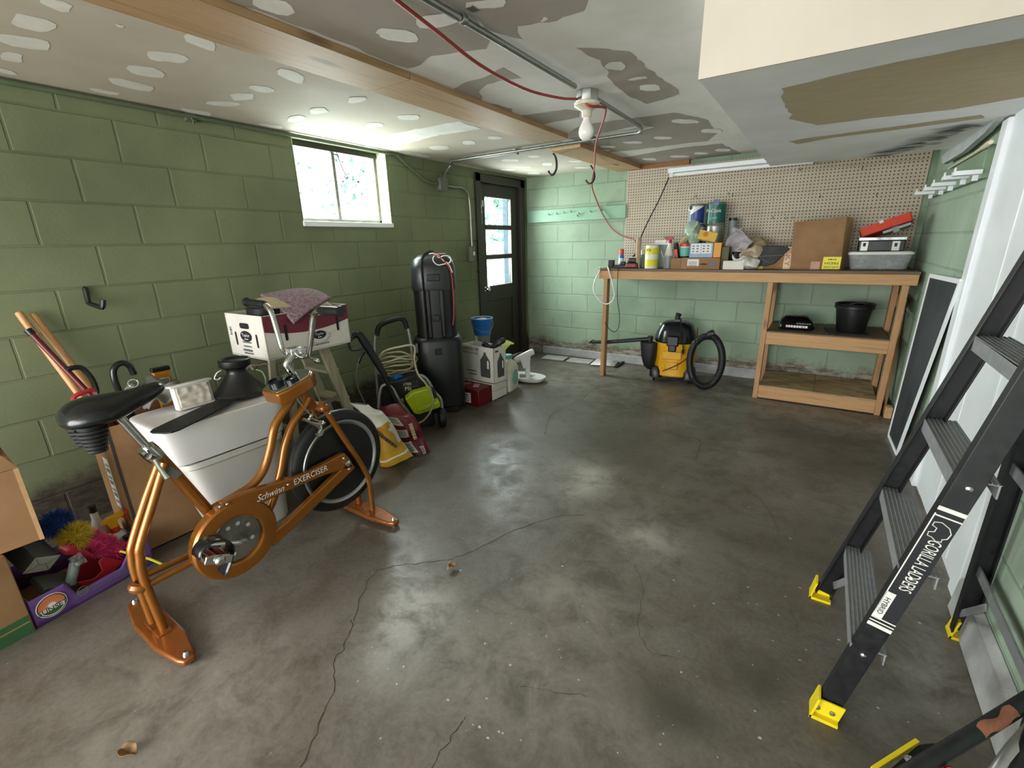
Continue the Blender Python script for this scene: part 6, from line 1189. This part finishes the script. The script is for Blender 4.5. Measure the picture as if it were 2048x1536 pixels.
    # black folded sheet in front of a snack box
    a, c = at_top(1512, 539, 5.03), at_top(1579, 539, 5.03); h = zof(1545, 494, 5.03); w = c.x-a.x; t = thing('snack_box', V(((a.x+c.x)/2, 5.1, Z)), 'printed snack carton standing behind the black folded sheet', 'box'); b = MB(); b.bx((a.x, 5.06, Z), (c.x, 5.14, Z+h)); b.build('carton', M['card_light'], t, bevel=.003); b = MB(); b.bx((c.x-.06, 5.0585, Z), (c.x, 5.0602, Z+h)); p = b.build('printed_side', mat('cream print', '#d9c39a', .6), t); text('ISKY', fr((c.x-.028, 5.058, Z+h*.52), (0, 0, -1), (1, 0, 0)), h*.8, M['red'], p, h=.04)
    b = MB(); b.bx((a.x, 5.0585, Z), (a.x+.05, 5.0602, Z+.07)); b.build('printed_corner', M['label_yellow'], t)
    b = MB(); pl = [(1516, 531), (1514, 512), (1521, 494), (1532, 491), (1574, 493), (1579, 499), (1568, 508), (1548, 528), (1530, 533)]; b.prism([at(x, y, Y=5.03) for x, y in pl], (0, .022, 0)); b.grid(lambda u, v: at(1519+54*u, 513-2.5*u, Y=5.027)+V((0, 0, .004*v)), 4, 1, 1); b.grid(lambda u, v: at(1519+20*u, 518+8*u, Y=5.027)+V((0, 0, .004*v)), 4, 1, 1)
    tag(b.build('folded_sheet', [M['black_matte'], M['grey_ink']], bevel=.004), 'black folded sheet with pale creases leaning on the snack carton', 'sheet')
    # upside-down shipping box with stickers
    a, c = at_top(1580, 540, 5.02), at_top(1677, 541, 5.02); h = zof(1590, 441, 5.02); h2 = zof(1690, 433, 5.02); w = c.x-a.x; dx = at(1692, 436, Y=5.02).x; t = thing('cardboard_box', V(((a.x+c.x)/2, 5.15, Z)), 'brown cardboard box with a bright yellow sticker standing on the workbench', 'box')
    b = MB(); P = [V((a.x, 5.02, Z)), V((c.x, 5.02, Z)), V((dx, 5.02, Z+h2)), V((a.x+.045, 5.02, Z+h2-.012)), V((a.x+.005, 5.02, Z+h-.02))]; P[3] = at(1640, 440, Y=5.02); P[4] = at(1588, 444, Y=5.02); b.prism(P, (0, .26, 0)); b.build('carton', M['card'], t, bevel=.003)
    b = MB(); b.prism([P[2], P[2]+V((.055, .2, -.01)), P[1]+V((.045, .2, .0)), P[1]], (.004, .002, 0)); b.build('flap', M['card_edge'], t)
    f = fr(at(1663, 526, Y=5.0185), (1, 0, 0), (0, 0, 1)); b = MB(f); b.bx((-.066, -.052, 0), (.066, .052, .0015)); st = b.build('yellow_sticker', M['sticker'], t); text('FRESH', f @ Matrix.Rotation(PI, 4, 'Z') @ Matrix.Translation((0, .002, .001)), .1, M['ink'], st, h=.022); text('EXPLORER', f @ Matrix.Rotation(PI, 4, 'Z') @ Matrix.Translation((0, .034, .001)), .11, M['ink'], st, h=.014)
    print_lines(f @ Matrix.Translation((0, .03, .001)), .06, M['ink'], st, .008, 8)
    f = fr(at(1630, 531, Y=5.0185), (1, 0, 0), (0, 0, 1)); MB(f).bx((-.035, -.034, 0), (.035, .034, .001)).build('paper_label', mat('pinkish label', '#c79a84', .7), t)
    # clear storage bin, tool case, red tray
    a, c = at_top(1697, 542, 5.0), at_top(1817, 541, 5.0); hb = zof(1760, 505, 5.0); cx, w = (a.x+c.x)/2, (c.x-a.x)/2; t = thing('storage_bin', V((cx, 5.16, Z)), 'clear plastic storage bin with a white lid at the right end of the workbench', 'bin')
    b = MB(); e = 7; b.loft([((cx, 5.17, Z+.002), w*.95, .15, e), ((cx, 5.17, Z+.01), w*.97, .16, e), ((cx, 5.17, Z+hb-.02), w*1.09, .18, e), ((cx, 5.17, Z+hb-.02), w*1.06, .175, e), ((cx, 5.17, Z+.014), w*.94, .155, e)], 48); b.build('bin', mat('clear bin plastic', '#d5d8da', .25, trans=.5, alpha=.6), t)
    b = MB(); b.loft([((cx, 5.17, Z+hb-.018), w*1.12, .19, e), ((cx, 5.17, Z+hb), w*1.12, .19, e), ((cx, 5.17, Z+hb), w*1.06, .175, e), ((cx, 5.17, Z+hb+.006), w*1.05, .17, e)], 48); b.build('lid', M['white_plastic'], t)
    b = MB(); b.tube([(cx-.15, 5.08, Z+.03), (cx, 5.1, Z+.04), (cx+.12, 5.08, Z+.05)], .008, 6, k=4); tag(b.build('white_rod', M['label_white']), 'pale rod lying inside the clear storage bin', 'rod'); b = MB(); b.ball((cx+.06, 5.18, Z+.04), (.12, .09, .03), n=12); b.v = [p+noise.noise_vector(p*20)*.02 for p in b.v]; tag(b.build('paper_wad', M['white_box']), 'pale crumpled contents inside the clear storage bin', 'paper')
    zl = Z+hb+.008; a, c = at(1716, 500, Y=5.05), at(1808, 500, Y=5.05); t = thing('tool_case', V(((a.x+c.x)/2, 5.15, zl)), 'black aluminium edged tool case on top of the clear bin', 'case'); h = at(1760, 481, Y=5.05).z-zl; b = MB(); b.bx((a.x, 5.06, zl), (c.x, 5.26, zl+h)); b.build('case_body', M['black'], t, bevel=.006)
    b = MB(); b.bx((a.x-.008, 5.05, zl+h), (c.x+.008, 5.27, zl+h+.028)); b.build('metal_edge', M['chrome'], t, bevel=.004)
    for x in (1729, 1792): p = at(x, 491, Y=5.048); MB().bx((p.x-.027, 5.046, zl+.002), (p.x+.027, 5.061, zl+h-.004)).build('latch', M['steel'], t, bevel=.003)
    for x in (1729, 1792): p = at(x, 489, Y=5.044); MB().bx((p.x-.009, 5.043, p.z-.016), (p.x+.009, 5.047, p.z+.012)).build('latch_keyhole', M['ink'], t)
    p0, p1 = at(1722, 478, Y=5.1), at(1822, 437, Y=5.1); zz = zl+h+.03; d = V((p1.x-p0.x, 0, p1.z-p0.z)); ang = math.degrees(math.atan2(d.z, d.x)); t = thing('tool_tray', V((p0.x+.2, 5.15, zz)), 'orange red plastic tray tipped up on top of the black tool case', 'tray'); T = rot((p0.x, 5.06, max(p0.z, zz)), 0, 0, -ang*.8) @ Matrix.Rotation(math.radians(-12), 4, 'X'); L = d.length
    b = MB(T)
    for p, q in (((0, 0, 0), (L, .008, .075)), ((0, .2, 0), (L, .208, .075)), ((0, 0, 0), (.008, .208, .075)), ((L-.008, 0, 0), (L, .208, .075)), ((0, 0, 0), (L, .208, .008))): b.bx(p, q)
    b.build('tray', M['red_orange'], t, bevel=.004); b = MB(T); b.bx((L*.4, .0, .06), (L*.48, -.004, .085)); b.build('clip', M['label_white'], t)
    b = MB(T); b.bx((.14, .01, -.03), (L*.96, .1, -.004)); s = thing('grey_sheath', T @ V((L*.6, .05, -.02)), 'grey metal blade wedged between the red tray and the black case', 'blade'); b.build('blade', M['steel'], s, bevel=.004); MB(T).bx((L*.6, .0, -.05), (L*.72, .012, -.004)).build('bracket', M['grey_plastic'], s)
bench_things()
def vac():
    c = V((-1.245, 5.16, 0)); t = thing('shop_vacuum', c, 'yellow and black wet dry vacuum cleaner under the workbench', 'vacuum cleaner'); T = rot(c, 8); b = MB(T)
    b.loft([((0, 0, .07), .2, .2, 2.6), ((0, 0, .085), .215, .21, 2.6), ((0, 0, .15), .215, .205, 2.4), ((0, 0, .43), .225, .21, 2.3), ((0, 0, .445), .225, .21, 2.3)], 44); b.build('tank', M['yellow'], t)
    b = MB(T); b.loft([((0, 0, .44), .225, .21, 2.3), ((0, 0, .455), .236, .222, 2.3), ((0, 0, .475), .23, .216, 2.3), ((0, 0, .56), .2, .19, 2.5), ((0, 0, .63), .165, .155, 2.8), ((0, 0, .655), .12, .11, 2.8), ((0, 0, .662), .05, .05, 2)], 44); b.build('motor_head', M['black_gloss'], t)
    b = MB(T); b.bx((-.03, -.06, .64), (.04, .02, .69)); b.tube([(0, -.02, .66), (.0, -.02, .71), (.01, -.02, .745)], [.03, .028, .034], 12); b.build('handle', M['black'], t, bevel=.006)
    b = MB(T); b.bx((-.07, -.25, .42), (.05, -.19, .53)); b.bx((-.05, -.255, .36), (.03, -.2, .44)); b.build('front_latch', M['black'], t, bevel=.012)
    b = MB(T); b.bx((-.11, -.222, .27), (.09, -.205, .36)); b.bx((-.07, -.228, .16), (.06, -.2, .24)); b.build('tank_panel', M['yellow'], t, bevel=.012)
    b = MB(T); b.ball((-.15, -.05, .62), (.028, .028, .02), n=12); b.build('indicator', M['lime'], t)
    for s in (-1, 1):
        b = MB(T); b.loft([((s*.17, -.1, .05), .075, .1, 3), ((s*.175, -.1, .12), .07, .1, 3), ((s*.18, -.1, .17), .05, .07, 2.5)], 24); b.build('caster_base', M['black'], t)
        for y in (-.15, .12): b = MB(T); b.lathe([(.012, -.014), (.033, -.012), (.036, 0), (.033, .012), (.012, .014)], (s*.19, y, .037), (1, .3, 0), 18); w = b.build('caster', M['rubber'], t); b = MB(T); b.bx((s*.19-.02, y-.022, .045), (s*.19+.02, y+.022, .085)); b.build('caster_fork', M['silver'], w, bevel=.004)
    P = lambda x, y, Y=4.93: at(x, y, Y=Y)
    b = MB(); b.tube([P(1361, 640), P(1363, 660), P(1365, 685), P(1367, 702), P(1366, 710)], .0065, 6, k=4); b.build('power_cord', M['black'], t); b = MB(); b.tube([P(1366, 700), P(1365, 706)], .013, 8); b.build('plug', M['black'], t)
    b = MB(); b.tube([P(1395, 655), P(1394, 680), P(1388, 700), P(1372, 718), P(1350, 732), P(1325, 742)], .006, 6, k=4); b.build('cord_loop', M['dark_red'], t)
    # hose
    hc = at(1411, 722, Y=4.89); t2 = thing('vacuum_hose', (hc.x, 4.89, 0), 'black ribbed vacuum hose coiled in an upright ring beside the vacuum', 'hose'); RZ = hc.z-.036; RX = .158; pts = []
    for i in range(60):
        a = math.radians(88-372*i/59); pts.append(V((hc.x+math.cos(a)*RX, 4.88+.03*i/59, hc.z+math.sin(a)*RZ*(1 if i < 50 else .93))))
    b = MB()
    fine = spl(pts, 3); b.tube(fine, [.033 if i % 2 else .036 for i in range(len(fine))], 12); b.build('hose', M['rubber'], t2)
    b = MB(); b.tube([pts[0], pts[0]+V((.03, 0, .015)), pts[0]+V((.05, 0, .02))], [.036, .04, .04], 12); b.build('hose_end', M['black'], t2)
    # wand and hanging bag
    b = MB(); b.tube([at(1301, 678, Y=4.99), at(1280, 679, Y=4.98), at(1215, 684, Y=4.96)], .024, 12, flat=.8); t3 = thing('vacuum_wand', at(1250, 681, Y=4.97), 'long flat black vacuum wand reaching left past the workbench leg', 'vacuum wand'); b.build('wand', M['black'], t3); b = MB(); a, q = at(1216, 684, Y=4.96), at(1184, 684, Y=4.95); b.bar(a, q, .07, .032); b.bar(q+V((0, 0, .0)), q+V((-.012, 0, .012)), .1, .04); b.build('nozzle', M['black'], t3, bevel=.006)
    b = MB(); b.tube([at(1299, 688, Y=5.0), at(1301, 672, Y=5.0)], .03, 12); b.build('elbow', M['black'], t3)
    q = at(1297, 712, Y=4.97); b = MB(); zt, zb = at(1297, 684, Y=4.97).z, at(1297, 737, Y=4.97).z; b.loft([((q.x+.02, 4.97, zb), .02, .02, 2), ((q.x+.015, 4.97, zb+.04), .055, .05, 2.3), ((q.x, 4.97, q.z), .082, .065, 2.5), ((q.x, 4.97, zt-.02), .09, .07, 2.8), ((q.x, 4.97, zt), .088, .068, 2.8)], 28, jit=.012); tag(b.build('accessory_bag', M['black_matte']), 'black cloth accessory bag hanging at the left of the vacuum', 'bag')
vac()
# odds and ends on the floor by the back wall
b = MB(); p = at(1225, 732, Z=.008); b.bar(at(1231, 734, Z=.012), at(1247, 724, Z=.012), .03, .02); tag(b.build('dark_stick', M['black_matte']), 'short dark stick on the floor behind the left workbench leg', 'stick')
b = MB(); b.poly([at(x, y, Z=.012) for x, y in ((1180, 729), (1195, 717), (1240, 720), (1228, 733))]); tag(b.build('paper_sheet', M['label_white'], thick=.004), 'pale paper sheet on the floor behind the left workbench leg', 'paper')
for i, (x, y) in enumerate(((1110, 716), (1160, 722))):
    c = at(x, y, Z=.012); b = MB(); b.box((c.x, c.y, .012), (.32, .2, .022), R=Matrix.Rotation(.1, 3, 'Z')); tag(b.build('stone_slab', M['curb'], bevel=.006), ['flat stone slab on the floor in front of the far left corner', 'flat stone slab on the floor between the corner slab and the workbench leg'][i], 'slab')
# ---------------------------------------------------------------- stepladder and the equipment at the lower right
def ladder():
    t = thing('stepladder', (.43, 1.78, 0), 'black fibreglass stepladder with grey treads and yellow feet at the right', 'ladder')
    nf = lambda z: V((.212+.206*z, 1.48+.05*z, z)); ff = lambda z: V((.195+.222*z, 2.09-.05*z, z)); HT = 2.0
    fd = (nf(HT)-nf(0)).normalized(); up = V((0, 1, 0)); wd = fd.cross(up).normalized(); wd = wd if wd.x > 0 else -wd     # across the rail, towards the wall
    def rail(fn, z0, z1, side, w=.06, fl=.034, name='front_rail', off=.004):
        """C channel: web on the outside, two flanges turned in"""
        b = MB(); p, q = fn(z0)+wd*off, fn(z1)+wd*off; s = V((0, side, 0)); b.bar(p, q, w if False else .006, w, wd); 
        for k in (-1, 1): b.bar(p+wd*k*(w/2-.003)-s*fl/2, q+wd*k*(w/2-.003)-s*fl/2, fl, .006, wd)
        return b.build(name, M['fibreglass'], t, bevel=.0015)
    rn = rail(nf, .035, HT, -1); rf = rail(ff, .035, HT, 1)
    # lettering on the web of the near rail
    out = V((0, -1, 0)); P = lambda z: nf(z)+wd*.004+out*.0036
    def on(z, off=0): return fr(P(z)+wd*off, -fd, wd)       # reads down the rail
    L = lambda z: z/fd.z
    k = (HT)/L(HT); f = on(.615, 0); MB(f).bx((-.2, -.029, -.0005), (.2, .029, .0004)).build('decal', M['ink'], rn)
    for z, O in ((.79, ((-.018, .012), (.004, .004))), (.41, ((-.012, .004), (.0, .004), (.014, .012)))):
        for o in O: MB(on(z)).bx((o[0]-o[1]/2, -.03, 0), (o[0]+o[1]/2, .03, .0012)).build('decal_stripe', M['label_white'], rn)
    MB(on(.615)).bx((-.18, -.03, 0), (.18, -.0272, .0012)).build('decal_stripe', M['label_white'], rn)
    MB(on(.468)).bx((-.05, -.03, 0), (.05, -.006, .0012)).build('decal_panel', M['label_white'], rn); text('HYBRID', on(.468) @ Matrix.Translation((0, -.018, .0012)), .06, M['ink'], rn, h=.013)
    text('GORILLA LADDERS', on(.628) @ Matrix.Translation((.002, .004, .0003)), .18, M['label_white'], rn, h=.03)
    b = MB(on(.74) @ Matrix.Translation((-.004, .003, .001))); pl = [(-.03, -.01), (-.02, .012), (-.004, .022), (.014, .02), (.022, .01), (.03, .012), (.034, 0), (.026, -.012), (.024, -.024), (.012, -.026), (.006, -.014), (-.008, -.014), (-.012, -.026), (-.024, -.026)]; b.tube([(x*.9, y*.9, 0) for x, y in pl], .0014, 5, closed=True); b.build('decal_emblem', M['label_white'], rn)
    # treads, widths follow the rails
    for z in (.3, .6, .9, 1.2, 1.5):
        a, c = nf(z), ff(z); x = (a.x+c.x)/2+.02; b = MB(); y0, y1 = a.y+.005, c.y-.005; b.bx((x-.044, y0, z-.004), (x+.044, y1, z)); b.bx((x-.044, y0, z-.045), (x-.039, y1, z)); b.bx((x+.039, y0, z-.04), (x+.044, y1, z))
        s = b.build('tread', M['alu_tread'], t, bevel=.002); b = MB()
        for i in range(8): b.bx((x-.04+i*.0115-.0022, y0+.002, z), (x-.046+i*.0115+.0022, y1-.002, z+.003))
        b.build('tread_ridge', M['alu'], s)
        for q, sd in ((a, -1), (c, 1)):
            b = MB(); p = q+wd*.004+V((0, sd*.004, -.02)); b.lathe([(.008, 0), (.008, .003), (.003, .006)], p, (0, sd, 0), 14); b.build('rivet', M['chrome'], t)
    MB().box((.585, 1.785, HT-.02), (.2, .5, .06)).build('top_cap', M['black'], t, bevel=.015)
    # knee braces under the lowest tread
    for fn, s in ((nf, 1), (ff, -1)):
        p = fn(.1)+wd*.02+V((0, s*.02, 0)); q = V((p.x+.04, fn(.3).y+s*.17, .27)); b = MB(); b.bar(p, q, .006, .028); b.build('brace', M['alu'], t)
    # rear legs
    bn = lambda z: V((.66-.022*z, 1.45+.06*z, z)); bf = lambda z: V((.655-.022*z, 2.13-.06*z, z)); X = V((1, 0, 0))
    for fn, s in ((bn, -1), (bf, 1)):
        b = MB(); b.bar(fn(.03), fn(1.95), .006, .06, X); b.bar(fn(.03)+V((-.027, -s*.015, 0)), fn(1.95)+V((-.027, -s*.015, 0)), .03, .006, X); b.bar(fn(.03)+V((.027, -s*.015, 0)), fn(1.95)+V((.027, -s*.015, 0)), .03, .006, X); b.build('rear_leg', M['fibreglass'], t)
    for z in (.32, .75, 1.2): MB().bx((bn(z).x-.012, bn(z).y, z-.02), (bn(z).x-.006, bf(z).y, z+.02)).build('rear_brace', M['alu'], t)
    p, q = bf(.12), bf(.3); MB().bar(p+V((-.02, -.02, 0)), q+V((-.02, -.2, 0)), .005, .025).build('brace', M['alu'], t)
    # yellow feet
    for fn, s, w, kk in ((nf, -1, .078, .004), (ff, 1, .078, .004), (bn, -1, .066, 0), (bf, 1, .066, 0)):
        p = fn(0)+(wd*.004 if kk else V((0, 0, 0))); b = MB(); x0, x1 = p.x-w/2, p.x+w/2; y = p.y; b.bx((x0, y-.032, .0), (x1, y+.032, .012)); b.prism([(x0, y+s*.006, 0), (x1, y+s*.006, 0), (x1+.012, y+s*.006, .07), (x0+.012, y+s*.006, .07)], (0, s*.006, 0)); b.prism([(x0, y-.032, 0), (x0+.006, y-.032, 0), (x0+.022, y-.032, .085), (x0+.014, y-.032, .085)], (0, .064, 0))
        ft = b.build('foot', M['safety'], t, bevel=.002); MB().bx((x0+.002, y-.03, -.0), (x1-.002, y+.03, .004)).build('rubber_pad', M['rubber'], ft)
        for dx in (-.02, .02): MB().lathe([(.008, 0), (.008, .004), (.002, .006)], (p.x+dx, y+s*.012, .035), (0, s, 0), 10).build('rivet', M['steel'], ft)
ladder()
def equipment():
    t = thing('tubular_stand', (.35, 1.2, 0), 'scuffed black steel tube frame with a yellow edged bracket at the lower right corner', 'equipment frame')
    Z = .42; P = lambda x, y, z=Z: at(x, y, Z=z)
    a, c = P(1800, 1560, .36), P(2070, 1392, .46); d = (c-a); b = MB(); b.tube([a-d*.9+V((0, 0, -.28)), a-d*.35+V((0, 0, -.05)), a, a+d*.5, c, c+d*.25], .0175, 14, k=4); tb = b.build('tube', M['fibreglass'], t)
    
    m = a.lerp(c, .68); dn = d.normalized(); sd = dn.cross(V((0, 0, 1))).normalized(); un = sd.cross(dn); b = MB(); b.grid(lambda u, v: m+d*(u-.5)*.26+(sd*math.cos(.2+1.5*v+.3*math.sin(u*9))+un*math.sin(.2+1.5*v+.3*math.sin(u*9)))*.0178, 14, 6); b.build('rust_scuff', M['rust'], tb)
    e = a-d*.9+V((0, 0, -.28)); b = MB(); b.tube([e, (e.x, e.y, .0)], .024, 12); b.tube([(e.x, e.y, .02), (e.x+.3, e.y-.1, .02)], .02, 10); b.tube([(e.x+.3, e.y-.1, .02), (e.x+.32, e.y+.1, .25), c+d*.2], .02, 10, k=3); b.build('support_leg', M['fibreglass'], t)
    b = MB(); q = [P(x, y, .34) for x, y in ((1770, 1545), (1838, 1487), (1868, 1484), (1888, 1492), (1850, 1545), (1830, 1580), (1760, 1580))]; b.prism(q, (0, 0, -.02)); br = b.build('bracket', M['black_matte'], t, bevel=.004)
    b = MB(); b.bar(P(1745, 1540, .335), P(1834, 1483, .345), .009, .012); b.build('yellow_strip', M['safety'], br)
    b = MB(); b.lathe([(.012, 0), (.012, .004), (.006, .008)], P(1820, 1522, .341), (0, 0, 1), 16); b.build('bolt', M['chrome'], br)
    b = MB(); b.lathe([(.014, -.03), (.015, 0), (.009, .012)], P(1903, 1548, .38), (-.3, -.4, .8), 14); b.build('red_cap', M['red'], t)
    g = P(1998, 1560, .36); h = P(2075, 1462, .4); b = MB(); b.tube([g-(h-g)*1.2-V((0, 0, .25)), g, h, h+(h-g)*.3], .022, 12, k=3); b.build('steel_tube', M['silver'], t)
equipment()
# leaves and scraps on the floor
for x, y, s, r, lab in ((258, 1507, .035, 20, 'curled dry brown leaf on the floor at the lower left'), (905, 1137, .028, 70, 'small dark dry leaf on the floor below the exercise bike front foot')):
    c = at(x, y, Z=.004); T = rot(c, r); b = MB(T); b.grid(lambda u, v: V(((u-.5)*2*s, (v-.5)*1.3*s*math.sin(PI*(u*.9+.05))+.0, .008+.018*abs(v-.5)*2*math.sin(PI*u)+.006*math.sin(u*9))), 14, 8); tag(b.build('dry_leaf', mat('dry leaf', '#6b5034', .8, c2='#9a7a55', scale=30), thick=.001), lab, 'leaf')
# ---------------------------------------------------------------- light and camera
def area(name, loc, target, sx, sy, power, c=(1, 1, 1)):
    l = bpy.data.lights.new(name, 'AREA'); l.shape = 'RECTANGLE'; l.size = sx*K; l.size_y = sy*K; l.energy = power; l.color = c
    o = bpy.data.objects.new(name, l); o.location = V(loc)*K; o.rotation_euler = (V(target)-V(loc)).to_track_quat('-Z', 'Y').to_euler(); col.objects.link(o); return o
sc = bpy.context.scene
w = bpy.data.worlds.new('overcast sky'); w.use_nodes = True; bg = w.node_tree.nodes['Background']; bg.inputs[0].default_value = (.92, .97, 1, 1); bg.inputs[1].default_value = 5; sc.world = w
area('daylight_garage_opening', (-2.0, FY-.1, 1.15), (.2, 2.6, 1.5), 3.2, 1.9, 100, (1, .98, .95))
area('daylight_window', (LW-.35, 2.7, 2.05), (-1.2, 2.6, .9), .9, .6, 45, (.95, 1, .98))
area('daylight_door', (LW-.35, 4.95, 1.55), (-1.2, 4.6, .4), .6, 1.05, 55, (.93, .98, 1))
cd = bpy.data.cameras.new('camera'); cam = bpy.data.objects.new('camera', cd); col.objects.link(cam)
cd.sensor_fit = 'HORIZONTAL'; cd.sensor_width = 36; cd.lens = 36*F/2048; cd.clip_start = .02; cd.clip_end = 100
r_, d_, f_ = RM[0], RM[1], RM[2]
cam.matrix_world = Matrix(((r_[0], -d_[0], -f_[0], 0), (r_[1], -d_[1], -f_[1], 0), (r_[2], -d_[2], -f_[2], H*K), (0, 0, 0, 1)))
sc.camera = cam
sc.view_settings.view_transform = 'Standard'; sc.view_settings.look = 'None'; sc.view_settings.exposure = .42; sc.view_settings.gamma = 1
sc.cycles.use_denoising = True; sc.cycles.max_bounces = 8; sc.cycles.diffuse_bounces = 4; sc.cycles.use_adaptive_sampling = True; sc.cycles.adaptive_threshold = .03; sc.cycles.transparent_max_bounces = 12; sc.cycles.sample_clamp_indirect = 6; sc.cycles.caustics_reflective = False; sc.cycles.caustics_refractive = False
GROUPS = {'paint_can': 'paint cans stacked on the workbench', 'ceiling_hook': 'black hooks in the short ceiling plank', 'conduit_strap': 'steel straps on the ceiling conduit', 'broom_handle': 'wooden broom handles leaning on the left wall', 'printed_sack': 'printed sacks behind the bike wheel',
    'steel_ring': 'steel rings on the grey bag', 'stone_slab': 'stone slabs by the back wall', 'dry_leaf': 'dry leaves on the floor', 'rug': 'folded rugs on the fruit carton', 'plastic_bag': 'plastic bags on the workbench', 'electrical_conduit': 'electrical conduits', 'tree': 'trees outside'}
for o in bpy.data.objects:
    if o.parent is None and o.name.split('.')[0] in GROUPS and 'category' in o.keys(): o['group'] = GROUPS[o.name.split('.')[0]]
for o in bpy.data.objects:
    if '_w2l' in o.keys(): del o['_w2l']
